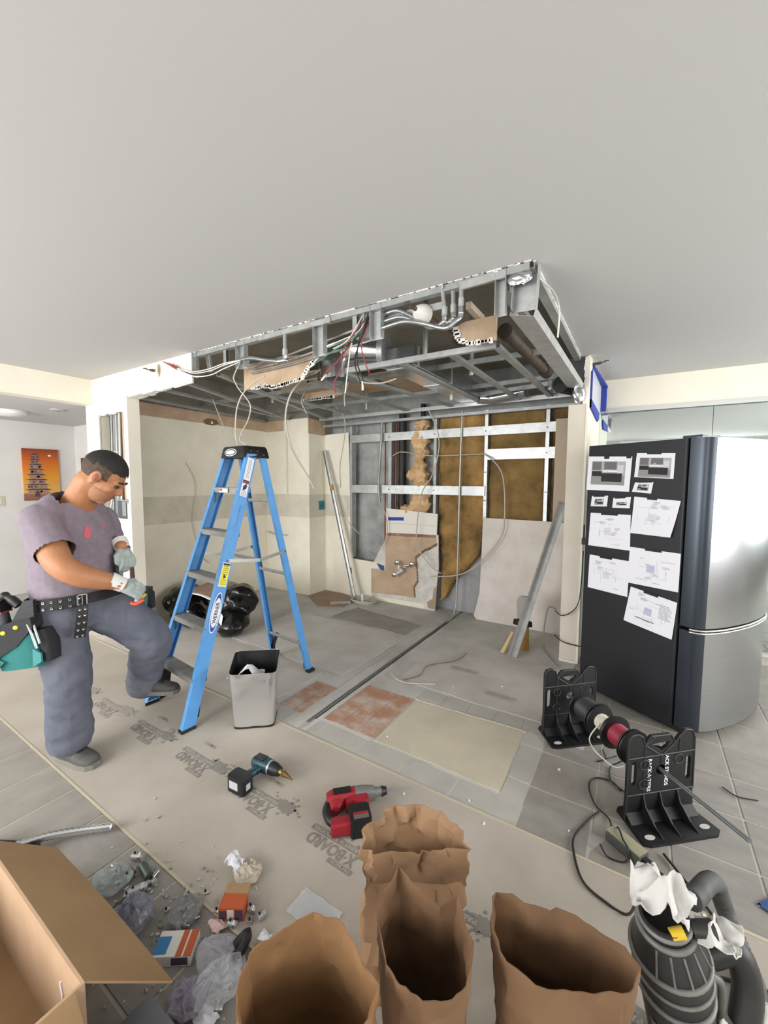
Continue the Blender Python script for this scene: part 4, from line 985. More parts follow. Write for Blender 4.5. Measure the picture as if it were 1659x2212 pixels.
def floor_sheet(name, label, pts, z, m, seed, cat='floor paper', wob=.03, amp=.006):
    """a worn paper sheet on the floor with a wavy outline and a slightly lifted edge"""
    b = MB(); n = 14; ring = []
    for i, p in enumerate(pts):
        q = pts[(i + 1) % len(pts)]
        for k in range(n):
            t = k / n; x = p[0] + (q[0] - p[0]) * t; y = p[1] + (q[1] - p[1]) * t
            ring.append((x + wob * nz((x * 4, y * 4, seed), 1), y + wob * nz((x * 4, y * 4, seed + 7), 1)))
    cx_ = sum(p[0] for p in ring) / len(ring); cy_ = sum(p[1] for p in ring) / len(ring)
    vs = []; R_ = 6; N = len(ring)
    for r in range(R_ + 1):
        f = (r + .02) / (R_ + .02)
        for (x, y) in ring:
            X, Y = cx_ + (x - cx_) * f, cy_ + (y - cy_) * f
            vs.append((X, Y, z + amp * max(0, nz((X, Y, seed), 5)) + (amp * .6 * max(0, nz((X, Y, seed), 11)) if r == R_ else 0)))
    vs += [(x, y, z - .003) for x, y in ring]
    fs = [(r * N + i, r * N + (i + 1) % N, (r + 1) * N + (i + 1) % N, (r + 1) * N + i) for r in range(R_ + 1) for i in range(N)]
    fs.append(tuple(range(N))[::-1])
    b.add(vs, fs)
    return b.build(name, m, label=label, cat=cat, smooth=40)
rsheet = floor_sheet('floor_paper', 'dusty grey-brown paper sheet on the floor right of the trench', [(-1.52, 2.60), (-.47, 2.58), (-.55, 3.42), (-1.25, 3.42), (-1.36, 3.1), (-1.50, 2.9)], .001, M_board2, 1.)
floor_sheet('floor_paper', 'large dusty paper sheet on the floor left of the trench', [(-3.3, 2.45), (-1.9, 2.40), (-1.86, 3.25), (-2.1, 3.36), (-3.3, 3.36)], .001, mat('dusty_paper', '#c6c3be', .92, col2='#b5b1ab', scale=3, bump=.08), 3.)
floor_sheet('floor_paper', 'worn paper covering the floor from the ladder feet into the kitchen', [(-4.35, 1.73), (-2.08, 1.73), (-2.05, 2.36), (-4.3, 2.40)], -.001, mat('dusty_paper_warm', '#c0bab2', .92, col2='#afa9a1', scale=2.5, bump=.06), 5., wob=.02)
floor_sheet('floor_paper', 'dark strip of bare underlayment between the paper and the back wall', [(-2.85, 3.42), (-1.9, 3.40), (-1.86, 3.72), (-2.8, 3.85)], -.001, mat('dark_underlay', '#9d9991', .9, col2='#8c8880', scale=5), 6.)
cable('white strip of torn paper curled at the edge of the right sheet', [(-1.56, 2.62), (-1.5, 2.56), (-1.40, 2.57), (-1.22, 2.66)] and [(-1.58, 2.63, .012), (-1.5, 2.56, .018), (-1.40, 2.56, .012), (-1.22, 2.66, .010)], .005, M_beige, name='paper_curl')
for x_, y_ in ((-1.02, 3.02), (-.66, 2.78)):
    b = MB(); put_text(b, 'X\u00b7BOARD', frame((x_, y_, .0085), (-1, 0, 0), (0, -1, 0), (0, 0, 1)), .22, .05, True); b.build('faint_print', mat('paper_print_faint', '#a39b94', .9), rsheet)
cable('thin dark line drawn along the wavy edge of the right sheet', [(-1.45, 2.58, .012), (-1.38, 2.72, .012), (-1.40, 2.9, .012), (-1.25, 3.1, .012), (-1.22, 3.3, .012)], .003, mat('sheet_edge_dark', '#6b655d', .8))  # added tube standing in for the dark line of the sheet edge
rg = random.Random(77)
chips = [(-.9, 1.62), (-.52, 1.66), (-.2, 1.82), (.1, 2.3), (-1.1, 2.7), (-2.2, 2.9), (-2.9, 2.6), (-2.4, 3.3), (-1.2, 1.95), (-.8, 2.9), (.25, 1.7), (.42, 1.85), (-2.0, 2.5), (-3.0, 3.3), (-2.6, 1.9), (-1.9, 3.2), (-.3, 2.2), (-.62, 1.75), (.6, 1.9)]
b = MB()
for i, (x, y) in enumerate(chips):
    s_ = rg.uniform(.004, .010)
    b.prism([(x + s_ * rg.uniform(.6, 1.1) * math.cos(a), y + s_ * rg.uniform(.6, 1.1) * math.sin(a)) for a in (0, 1.4, 2.9, 4.4)], .0, .006)
b.build('plaster_chips', M_gyp, label='small white plaster chips scattered over the floor', cat='debris', kind='stuff')

# ================================================================ STEP LADDER
LA, LO = -.103, (-2.426, 1.966)
ld = thing('step_ladder', 'blue fibreglass six-foot stepladder with a black top cap', 'ladder', (LO[0], LO[1], .003), LA)
LW = WM[ld.name]
def fr_pt(s, z):
    t = z / 1.663; return Vector((s * (.261 - .108 * t), -.592 + .545 * t, z))
def rr_pt(s, z):
    t = z / 1.663; return Vector((s * (.240 - .10 * t), .384 - .328 * t, z))
def rail(b, p, q, w, h, inward, th=.004):
    """channel rail cut level with the floor: web outside, flanges inward"""
    L = (q - p).length; t = along(p, q, inward)
    U = [(-w / 2, 0), (w / 2, 0), (w / 2, h), (w / 2 - th, h), (w / 2 - th, th), (-w / 2 + th, th), (-w / 2 + th, h), (-w / 2, h)]
    vs = []
    ax = (q - p).normalized()
    for k, d in enumerate((0, L)):
        for a, c in U:
            v = t @ Vector((0, a, c)); tgt = (p, q)[k].z + (.012 if k == 0 else 0)
            v = v + ax * ((tgt - v.z) / ax.z); vs.append(v)
    n = 8; fs = [(i, (i + 1) % n, n + (i + 1) % n, n + i) for i in range(n)]
    fs += [(0, 1, 4, 5), (1, 2, 3, 4), (5, 6, 7, 0)]; fs += [tuple(n + i for i in f)[::-1] for f in ((0, 1, 4, 5), (1, 2, 3, 4), (5, 6, 7, 0))]
    b.add([tuple(v) for v in vs], fs, LW)
for s in (-1, 1):
    b = MB(); rail(b, fr_pt(s, 0), fr_pt(s, 1.68), .076, .032, (-s, 0, 0)); r_ = b.build('front_rail', M_blue, ld)
    b = MB(); c = fr_pt(s, 0); b.box((c.x - s * .032 - (.004 if s > 0 else .008), c.y - .043, 0), (c.x + (.008 if s > 0 else .004) + (0 if s > 0 else .032), c.y + .045, .016), LW); b.build('rubber_foot', M_blackm, r_)
    b = MB(); rail(b, rr_pt(s, 0), rr_pt(s, 1.68), .045, .028, (-s, 0, 0)); r_ = b.build('rear_rail', M_blue, ld)
    b = MB(); c = rr_pt(s, 0); b.box((c.x - .022, c.y - .03, 0), (c.x + .022, c.y + .03, .02), LW); b.build('rubber_foot', M_blackm, r_)
steps = (.285, .575, .865, 1.155, 1.445)
for k, z in enumerate(steps):
    a, c = fr_pt(-1, z), fr_pt(1, z); dpt = .088
    b = MB(); b.box((a.x + .004, a.y - dpt / 2, z - .006), (c.x - .004, a.y + dpt / 2, z), LW)
    b.box((a.x + .004, a.y - dpt / 2, z - .034), (c.x - .004, a.y - dpt / 2 + .004, z - .005), LW).box((a.x + .004, a.y + dpt / 2 - .004, z - .034), (c.x - .004, a.y + dpt / 2, z - .005), LW)
    for q in range(6): yy = a.y - dpt / 2 + .008 + q * .0145; b.box((a.x + .01, yy, z), (c.x - .01, yy + .006, z + .0022), LW)
    s_ = b.build('step', M_alu, ld)
    if k in (0, 1, 4):
        for s in (-1, 1):
            e = fr_pt(s, z - .11 if k else z - .17); i_ = fr_pt(s, z)
            if k == 0:
                b = MB(); b.prism([(e.y + .0, .02), (e.y + .055, .03), (i_.y + .03, z - .05), (i_.y + .035, z - .03), (i_.y - .02, z - .03)], s * .20, s * .212, 0, LW); b.build('step_brace', M_black, s_)
            else:
                MB().tube([LW @ Vector((s * (abs(i_.x) - .05), i_.y, z - .02)), LW @ Vector((e.x - s * .006, e.y + .01, e.z))], .004, 6).build('step_brace', M_alub, s_)
b = MB(); a = fr_pt(0, 1.43); b.box((-.06, a.y - .0465, 1.413), (.045, a.y - .0445, 1.441), LW); b.build('step_label', M_paper, ld)
b = MB(); b.box((-.055, a.y - .047, 1.424), (-.025, a.y - .0464, 1.438), LW); b.build('label_red', M_wire_r, ld)
for z in (1.35, .80, .23):
    a, c = rr_pt(-1, z), rr_pt(1, z)
    b = MB(); b.box((a.x, a.y - .017, z - .01), (c.x, a.y + .017, z - .006), LW).box((a.x, a.y - .017, z - .012), (c.x, a.y - .013, z + .012), LW); b.build('rear_brace', M_alu, ld)
for s in (-1, 1):
    a = rr_pt(s, .23); c = rr_pt(s, .04)
    b = MB(); b.prism([(a.x - s * .10, .225), (a.x - s * .07, .225), (c.x - s * .015, .10), (c.x - s * .01, .02), (c.x - s * .045, .02), (c.x - s * .05, .09)], a.y + .02, a.y + .03, 1, LW); b.build('rear_foot_brace', M_black, ld)
# spreader bars with the centre hinge, and the cross bar between them
for s in (-1, 1):
    p, q = fr_pt(s, .975), rr_pt(s, .975); x = abs(p.x) + .004
    m_ = Vector((s * (x + .004), -.03, .945))
    b = MB()
    for e0, e1 in ((Vector((s * x, p.y, .975)), m_), (m_, Vector((s * (abs(q.x) + .01), q.y, .975)))):
        b.add([], [], None); L = (e1 - e0).length
        b.box((0, -.0025, -.011), (L, .0025, .011), LW @ along(e0, e1))
    sb = b.build('spreader', M_alub, ld)
    b = MB()
    for e in (Vector((s * (x + .003), p.y, .975)), m_, Vector((s * (abs(q.x) + .013), q.y, .975))): b.tube([LW @ (e - Vector((s * .006, 0, 0))), LW @ (e + Vector((s * .006, 0, 0)))], .007, 8)
    b.build('rivets', M_foil, sb)
b = MB(); b.box((-.20, -.05, .945), (.20, -.01, .949), LW).box((-.20, -.05, .935), (.20, -.046, .96), LW); b.build('spreader_crossbar', M_alu, ld)
# cap with the oval badge
cp = MB()
cp.loft([(LW @ Vector((0, 0, 1.655)), LW.to_3x3() @ Vector((.155, 0, 0)), LW.to_3x3() @ Vector((0, .112, 0))), (LW @ Vector((0, 0, 1.72)), LW.to_3x3() @ Vector((.142, 0, 0)), LW.to_3x3() @ Vector((0, .10, 0))), (LW @ Vector((0, 0, 1.735)), LW.to_3x3() @ Vector((.132, 0, 0)), LW.to_3x3() @ Vector((0, .09, 0)))], 32, power=9)
cap = cp.build('top_cap', M_black, ld, smooth=40)
def oval(b, c, ax, ay, n, rx, ry, th):
    c, ax, ay, n = Vector(c), Vector(ax), Vector(ay), Vector(n)
    b.prism([(rx * math.cos(2 * PI * k / 32), ry * math.sin(2 * PI * k / 32)) for k in range(32)], 0, th, 2, LW @ frame(c, ax, ay, n))
cfx, cfy, cfn = (1, 0, 0), (0, .18, .983), (0, -.983, .18)
b = MB(); oval(b, (-.01, -.1055, 1.692), cfx, cfy, cfn, .072, .027, .003); b.build('badge_rim', M_paper, cap)
b = MB(); oval(b, (-.01, -.1055, 1.692), cfx, cfy, cfn, .066, .022, .0035); b.build('badge_field', M_black, cap)
b = MB(); oval(b, (-.01, -.1055, 1.692), cfx, cfy, cfn, .056, .015, .004); b.build('badge_plate', M_paper, cap)
b = MB(); put_text(b, 'WERNER', LW @ frame((-.01, -.1055, 1.6855), cfx, cfy, cfn) @ T(0, 0, .0045), .085, .016, True, True); b.build('badge_word', M_black, cap)
b = MB()
for y, z in ((-.05, 1.70), (0, 1.70), (-.01, 1.675), (.05, 1.677)): b.ball(LW @ Vector((.1515, y, z)), .005, 8)
b.build('cap_rivets', M_foil, cap)
# decals on the near front rail: local frame on its outer web
p0, p1 = fr_pt(1, 0), fr_pt(1, 1.663); axr = (p1 - p0).normalized(); nrm = Vector((1, 0, 0)); nrm = (nrm - axr * nrm.dot(axr)).normalized(); crs = axr.cross(nrm).normalized()
def rfr(z, off=.0012):
    c = fr_pt(1, z); return LW @ frame(c + nrm * off, -crs if crs.y < 0 else crs, axr, nrm)
def rrect(name, z0, z1, hw, m, off=.0012, dx=0.):
    L = (z1 - z0) / axr.z; b = MB(); b.box((-hw + dx, 0, 0), (hw + dx, L, .0006), rfr(z0, off)); return b.build(name, m, ld)
rrect('safety_label', 1.39, 1.648, .026, M_paper)
rrect('label_warning', 1.475, 1.495, .024, M_wire_r, .0019)
rrect('label_warning_bar', 1.49, 1.498, .024, M_wire_b, .0024)
for z in np.arange(1.515, 1.635, .009): rrect('label_text', z, z + .0035, .020 - .004 * (int(z * 1000) % 3), mat('label_grey', '#9b9ba0', .8), .0019)
b = MB(); b.prism([(-.012, .0), (.010, .012), (.016, .035), (.004, .052), (-.002, .04), (-.014, .03)], 0, .0006, 2, rfr(1.428, .0019)); b.build('label_pictogram', M_wire_b, ld)
for z in np.arange(1.396, 1.425, .009): rrect('label_text', z, z + .0035, .018, mat('label_grey', '#9b9ba0', .8), .0019)
rrect('caution_label', .815, .962, .028, M_paper); rrect('caution_yellow', .82, .944, .024, mat('caution_yellow', '#e6d928', .5), .0019); rrect('caution_header', .946, .958, .024, M_wire_b, .0019)
for z in np.arange(.83, .94, .012):
    if not .865 < z < .89: rrect('caution_text', z, z + .004, .019, mat('caution_ink', '#a39a2a', .7), .0024)
b = MB(); b.prism([(-.006, 0), (.012, .006), (.004, .022), (-.008, .026)], 0, .0006, 2, rfr(.866, .0026)); b.build('caution_pictogram', M_wire_b, ld)
def rlens(name, zc, hl, hw, m, off):
    P_ = [(hw * math.sin(PI * k / 16), -hl * math.cos(PI * k / 16)) for k in range(17)] + [(-hw * math.sin(PI * k / 16), hl * math.cos(PI * k / 16)) for k in range(1, 16)]
    MB().prism(P_, 0, .0006, 2, rfr(zc, off)).build(name, m, ld)
rlens('brand_oval_rim', .66, .128, .032, M_paper, .0012); rlens('brand_oval_blue', .66, .120, .026, mat('brand_blue', '#1f3f9e', .5), .0019); rlens('brand_oval_field', .66, .092, .0255, M_paper, .0024)
b = MB(); put_text(b, 'WERNER', rfr(.66, .0032) @ RZ(PI / 2) @ T(0, -.0125, 0), .135, .025, True, True); b.build('brand_word', mat('brand_ink', '#1d1d22', .6), ld)
b = MB()
for i in range(9):
    y = i * .016; b.tube([rfr(1.19 + y, .002) @ Vector((-.006, 0, 0)), rfr(1.195 + y, .002) @ Vector((.007, 0, 0)), rfr(1.20 + y, .002) @ Vector((-.004 + .003 * (i % 3), 0, 0))], .0009, 4)
b.build('handwriting', mat('pen_ink', '#1c4f86', .6), ld)

# ================================================================ STEEL WASTE BIN
ca = math.atan2(.646, .763)
wbn = thing('waste_bin', 'brushed steel waste bin without lid in front of the ladder', 'waste bin', (-1.985, 1.655, .003), ca)
CW = WM[wbn.name]; c3 = CW.to_3x3()
def binsec(z, wx, wy): return (CW @ Vector((0, 0, z)), c3 @ Vector((wx, 0, 0)), c3 @ Vector((0, wy, 0)))
def bin_ring(f, inset, dent=True, n=96, floor_z=None):
    """one level of the bin: rounded rectangle that widens upwards; the top level slopes up to the back"""
    out = []
    for k in range(n):
        a = 2 * PI * k / n; co, si = math.cos(a), math.sin(a); e = .22
        hx, hy = .118 + .024 * f - inset, .095 + .020 * f - inset
        x, y = math.copysign(abs(co) ** e, co) * hx, math.copysign(abs(si) ** e, si) * hy
        top = .345 + .055 * max(0., min(1., (y / .115 + 1) / 2 * 1.15))
        z = .012 + (top - .012) * f
        if dent and y < -.06 and abs(x) < hx * .93:
            wv = math.exp(-((x - .02 - .05 * (f - .5)) / .035) ** 2) * math.sin(PI * min(1, f * 1.05)) * .010 - math.exp(-((x + .055 + .02 * f) / .04) ** 2) * .004 * math.sin(PI * f)
            wv += .0035 * nz((x * 9, f * 2.2, 0), 1, 3) + .004 * math.exp(-((f - .9) / .07) ** 2) * math.sin(x * 24)
            y += wv
        out.append((x, y, z))
    return out
def bin_wall(name, inset, m, levels, flip=False, dent=True):
    n = 96; vs = []; fs = []
    for f in levels: vs += bin_ring(f, inset, dent, n)
    for r in range(len(levels) - 1):
        for k in range(n):
            q = (r * n + k, r * n + (k + 1) % n, (r + 1) * n + (k + 1) % n, (r + 1) * n + k); fs.append(q[::-1] if flip else q)
    b = MB(); b.add(vs, fs, CW); return b.build(name, m, wbn, smooth=50)
lv_ = [i / 22 for i in range(23)]
bin_wall('shell', 0., mat('bin_steel', '#d3d3d2', .16, .8), lv_)
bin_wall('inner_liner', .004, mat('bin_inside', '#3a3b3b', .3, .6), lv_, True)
b = MB(); P_ = bin_ring(.05, .006, False); b.prism([(p[0], p[1]) for p in P_], .014, .018, 2, CW); b.build('floor_plate', M_black, wbn)
b = MB(); P_ = [CW @ Vector(p) for p in bin_ring(1., .002)]; b.tube(P_ + [P_[0]], .0022, 6, cap=False); b.build('rim', M_alub, wbn, smooth=60)
b = MB(); P_ = bin_ring(0., -.001, False); b.prism([(p[0], p[1]) for p in P_], 0, .014, 2, CW); b.build('base_ring', M_blackm, wbn, smooth=40)
b = MB(); b.tube([CW @ Vector((-.139, -.085, .325)), CW @ Vector((-.128, -.085, .325))], .006, 8); b.build('handle_boss', M_alub, wbn, smooth=60)
cr_ = MB(); cr_.sheet(lambda u, v: (CW @ Vector((-.10 + .15 * u, -.08 + .13 * v, .29 + .085 * math.exp(-((u - .4) / .3) ** 2) * (1 - .4 * v) + .02 * nz((u * 3, v * 3, 0), 1.5)))), 8, 8, .0015)
cr_.build('paper_scrap', M_paper, label='crumpled white paper inside the steel waste bin', cat='paper')

# ================================================================ BLACK RUBBISH BAGS BEHIND THE LADDER
M_bag = mat('black_bag_plastic', '#0d0d0e', .2, bump=.5, bscale=14)
def blob(parts, vox=.02, amp=.025, fr=9, seed=1., sm=3):
    b = MB()
    for c, r in parts: b.ball(c, r, 16)
    b = voxel(b, vox, sm); displace(b, lambda p: amp * nz(p, fr, seed) + amp * .8 * abs(nz(p, fr * 1.6, seed + 3)) - amp * .3)
    lo = min(v[2] for v in b.v); b.v = [(x, y, max(z, .004)) for x, y, z in b.v]
    return b
b = blob([((-3.36, 2.52, .12), (.20, .17, .13)), ((-3.50, 2.62, .28), (.20, .16, .14)), ((-3.36, 2.64, .38), (.15, .13, .09)), ((-3.28, 2.68, .30), (.09, .10, .12)), ((-3.30, 2.47, .09), (.15, .13, .09))], amp=.02, fr=11)
bg1 = b.build('rubbish_bag', M_bag, label='open black plastic rubbish bag right behind the ladder', cat='rubbish bag', smooth=70)
b = blob([((-4.0, 2.50, .14), (.24, .22, .16)), ((-4.15, 2.55, .20), (.18, .25, .18)), ((-3.86, 2.42, .12), (.18, .16, .13))], amp=.03, fr=8, seed=5.)
b.build('rubbish_bag', M_bag, label='slumped black rubbish bag under the cardboard, beside the left wall', cat='rubbish bag', smooth=70)
MB().sheet(lambda u, v: (-4.0 + .52 * u, 2.42 + .36 * v, .335 + .03 * math.sin(u * 3) + .05 * v + .008 * nz((u * 4, v * 4, 0), 1.)), 10, 6, .006).build('cardboard_flap', mat('brown_card', '#8d7763', .9), label='brown cardboard sheet lying on the slumped rubbish bag', cat='cardboard')
MB().sheet(lambda u, v: (-3.98 + .50 * u, 2.40 + .03 * v, .33 + .03 * math.sin(u * 3)), 8, 2, .01).build('gypsum_strip', M_gyp, label='white edge strip in front of the brown cardboard sheet', cat='drywall scrap')
MB().sheet(lambda u, v: (-3.42 + .12 * u, 2.36 + .02 * v, .15 + .09 * v + .03 * math.sin(u * 4)), 6, 4, .002).build('paper_scrap', M_paper, label='torn white paper sticking out of the open rubbish bag', cat='paper')

# ================================================================ REFRIGERATOR
FS, FWd = Vector((-.862, .507, 0)), Vector((.507, .862, 0))
fz = math.atan2(FWd.y, FWd.x)
fg = thing('refrigerator', 'stainless fridge with a black side covered in taped printouts', 'refrigerator', (.215, 2.93, 0), fz)
FM = WM[fg.name]
MB().bbox((0, 0, .03), (.83, .635, 1.755), .012, FM, axis=2).build('cabinet', M_fr, fg)
prof = [(.0, -.012), (0.0, -.06), (.006, -.085), (.02, -.106), (.045, -.122)]
frontp = [(.045, -.122), (.10, -.143), (.18, -.161), (.30, -.175), (.415, -.18), (.53, -.175), (.65, -.161), (.73, -.143), (.785, -.122)]
backp = [(.81, -.106), (.824, -.085), (.83, -.06), (.83, -.012)]
def door(name, z0, z1):
    d_ = MB().prism(prof + frontp[1:-1] + [frontp[-1]] + backp, z0, z1, 2, FM).build(name, M_frd, fg, smooth=35)
    b = MB(); n = len(frontp)
    vs = [(x, y - .0015, z) for z in (z0 + .004, z1 - .004) for x, y in frontp] + [(x, y + .004, z) for z in (z0 + .004, z1 - .004) for x, y in frontp]
    fs = [(i, i + 1, n + i + 1, n + i) for i in range(n - 1)] + [(2 * n + i + 1, 2 * n + i, 3 * n + i, 3 * n + i + 1) for i in range(n - 1)]
    fs += [(i + 1, i, 2 * n + i, 2 * n + i + 1) for i in range(n - 1)] + [(n + i, n + i + 1, 3 * n + i + 1, 3 * n + i) for i in range(n - 1)]
    fs += [(0, n, 3 * n, 2 * n), (n - 1, 3 * n - 1, 4 * n - 1, 2 * n - 1)]
    b.add(vs, fs, FM); b.build('steel_skin', M_stain, d_, smooth=35)
    return d_
ud = door('upper_door', .662, 1.755); lo_ = door('freezer_drawer', .045, .640)
for z, par in ((.652, ud), (.636, lo_)):
    b = MB(); b.tube([FM @ Vector((x, y - .004, z)) for x, y in prof[1:] + frontp[1:] + backp[:1]], .006, 8); b.build('trim_bar', M_alub, par, smooth=60)
MB().box((.03, -.05, .0), (.80, .60, .05), FM).build('base_grille', M_blackm, fg)
b = MB(); b.box((.76, -.09, .0), (.82, -.02, .05), FM); b.build('foot', M_black, fg)
b = MB(); b.box((.02, -.06, 1.755), (.10, .04, 1.772), FM); b.build('hinge_cover', M_frd, fg)
b = MB(); b.bbox((.02, -.10, 1.7555), (.80, -.02, 1.760), .01, FM); b.build('door_top_cap', M_alub, fg)
# sheets taped to the side: corners in (depth s, height z)
def side(s, z, off): return FM @ Vector((-off, s, z))
def paper(label, C_, k, curl=0.):
    (a, b_, c, d) = C_        # top-left(back), top-right(front), bottom-right, bottom-left
    t = thing('taped_printout', label, 'printout', tuple(side((a[0] + c[0]) / 2, c[1], .002)), 0, 'printouts taped to the refrigerator')
    def fn(u, v):
        s = (1 - v) * ((1 - u) * d[0] + u * c[0]) + v * ((1 - u) * a[0] + u * b_[0]); z = (1 - v) * ((1 - u) * d[1] + u * c[1]) + v * ((1 - u) * a[1] + u * b_[1])
        return side(s, z, .003 + .0006 * k + curl * (1 - v) ** 2 * (.3 + .7 * u) + .002 * abs(nz((u * 2, v * 2, k), 1.)))
    MB().sheet(lambda u, v: fn(1 - u, v), 6, 6, .0006).build('sheet', M_paper, t, smooth=40)
    def quad(name, u0, u1, v0, v1, m, off=.0012):
        b = MB(); n_ = 3
        b.sheet(lambda u, v: Vector(fn(u1 + (u0 - u1) * u, v0 + (v1 - v0) * v)) + FM.to_3x3() @ Vector((-off, 0, 0)), n_, n_, .0003); return b.build(name, m, t)
    return t, quad
Mg1, Mg2, Mg3, Mg4 = mat('print_grey', '#a9a9ae', .8), mat('print_dark', '#2c2a2a', .8), mat('print_mid', '#6d6a6a', .8), mat('print_line', '#b9b9c4', .8)
def photo(q, u0, u1, v0, v1, seed, island=True):
    w_, h_ = u1 - u0, v1 - v0
    q('picture_ground', u0, u1, v0, v1, Mg1)
    q('picture_floor', u0, u1, v0, v0 + h_ * .4, mat('print_floor', '#8f8e8c', .8), .0016)
    q('picture_cabinets', u0 + .02 * w_, u0 + .30 * w_, v0 + .62 * h_, v0 + .98 * h_, Mg3, .0016); q('picture_cabinets', u0 + .38 * w_, u0 + .75 * w_, v0 + .66 * h_, v0 + .98 * h_, Mg3, .0016)
    q('picture_base', u0 + .02 * w_, u0 + .32 * w_, v0 + .36 * h_, v0 + .58 * h_, Mg2, .0018)
    q('picture_counter', u0 + .34 * w_, u0 + .8 * w_, v0 + .55 * h_, v0 + .62 * h_, M_paper, .0018)
    q('picture_island', u0 + .32 * w_, u0 + .92 * w_, v0 + .14 * h_, v0 + .50 * h_, Mg2, .0022)
    q('picture_appliance', u0 + .78 * w_, u0 + .95 * w_, v0 + .5 * h_, v0 + .85 * h_, mat('print_light', '#c9c9cc', .8), .002)
def tapeq(q, u0, u1, v0=.955, v1=1.03): q('black_tape', u0, u1, v0, v1, M_black, .002)
t, q = paper('large kitchen rendering printout at the top left of the fridge side', [(.627, 1.682), (.317, 1.666), (.327, 1.439), (.637, 1.446)], 0); photo(q, .10, .88, .17, .86, 1); tapeq(q, .38, .50, .93, 1.05); tapeq(q, .88, .98, .95, 1.04)
t, q = paper('second kitchen rendering printout at the top right of the fridge side', [(.288, 1.686), (.063, 1.673), (.066, 1.522), (.299, 1.534)], 0); photo(q, .10, .92, .03, .82, 2); tapeq(q, .28, .66)
t, q = paper('small rendering cut-out just below the top right printout', [(.29, 1.500), (.178, 1.503), (.189, 1.431), (.309, 1.440)], 0); photo(q, .22, .82, .2, .8, 3); tapeq(q, .15, .95)
t, q = paper('small cut-out with a dark island, left of its pair', [(.589, 1.403), (.469, 1.409), (.475, 1.335), (.597, 1.330)], 0); photo(q, .22, .78, .15, .72, 4); tapeq(q, .1, .8, .9, 1.08)
t, q = paper('small cut-out with a sofa row, right of its pair', [(.43, 1.396), (.312, 1.406), (.318, 1.332), (.437, 1.328)], 0); photo(q, .22, .82, .25, .55, 5); tapeq(q, .1, .7, .9, 1.08)
def plan(q, seed, blue=False, dark=False):
    rg = random.Random(seed)
    for i in range(7):
        u = rg.uniform(.08, .7); v = rg.uniform(.1, .85); q('plan_line', u, min(.95, u + rg.uniform(.15, .3)), v, v + .008, Mg4)
    for i in range(5):
        u = rg.uniform(.1, .85); v = rg.uniform(.2, .5); q('plan_line', u, u + .006, v, v + rg.uniform(.15, .3), Mg4)
    for i in range(6):
        u = rg.uniform(.05, .75); v = rg.uniform(.05, .9)
        for r in range(rg.randint(1, 3)): q('plan_text', u, u + rg.uniform(.08, .16), v + r * .03, v + r * .03 + .014, Mg1)
    q('plan_block', .38, .54, .38, .58, mat('plan_lilac', '#b9b7cf', .8) if blue else mat('plan_pale', '#d0d0d4', .8))
t, q = paper('floor plan sheet in the left column, upper of two', [(.594, 1.284), (.308, 1.289), (.302, 1.056), (.603, 1.05)], 0); plan(q, 1); tapeq(q, .28, .70)
t, q = paper('curling floor plan sheet in the right column, topmost of three', [(.291, 1.409), (.019, 1.393), (.055, 1.174), (.302, 1.173)], 1, .02); plan(q, 2); tapeq(q, .30, .52)
t, q = paper('floor plan sheet in the left column, lower of two', [(.587, .985), (.299, .986), (.304, .748), (.593, .747)], 0); plan(q, 3); tapeq(q, .27, .58)
t, q = paper('floor plan sheet with lilac blocks, middle of the right column', [(.302, 1.082), (.002, 1.084), (.004, .853), (.31, .845)], 1); plan(q, 4, True); tapeq(q, .32, .65)
t, q = paper('tilted floor plan sheet with a text column, lowest on the fridge', [(.284, .823), (.006, .79), (.020, .562), (.319, .589)], 1, .008); plan(q, 5, True); tapeq(q, .30, .62)
for r in range(9): q('plan_text', .68, .93 - .03 * (r % 3), .42 + r * .045, .44 + r * .045, Mg1)
q('plan_text', .22, .62, .22, .245, Mg3)
# things on and beside the fridge
MB().tube(smooth_path([FM @ Vector((.15, .50, 1.772)), FM @ Vector((.25, .30, 1.775)), FM @ Vector((.40, .10, 1.785)), FM @ Vector((.44, .04, 1.785))], 4), [.014] * 8 + [.016] * 5, 8).build('plastic_tube', mat('white_plastic_tube', '#cfd2d3', .3), label='white plastic tube lying on top of the refrigerator', cat='tube', smooth=60)
cable('thin black cord hanging between the refrigerator and the partition', [(-.372, 3.58, .95), (-.375, 3.57, .72), (-.40, 3.58, .50), (-.50, 3.58, .40), (-.57, 3.58, .43)], .004, M_blackm)
cable('thin black cord crossing the foot of the partition', [(-.57, 3.59, .22), (-.50, 3.60, .17), (-.40, 3.60, .16), (-.33, 3.57, .17)], .004, M_blackm)
cable('pale flat cord on the floor left of the partition foot', [(-.62, 4.0, .32), (-.68, 3.95, .34), (-.70, 3.9, .2), (-.70, 3.85, .02), (-.66, 3.7, .008), (-.52, 3.45, .008)], .007, mat('beige_cord', '#a59e93', .7))
MB().cbox((-.372, 3.58, 1.03), (.03, .03, .05)).tube([(-.372, 3.58, 1.05), (-.376, 3.60, 1.16)], .006, 6).build('cord_plug', M_black, label='black plug hanging beside the partition edge', cat='plug')

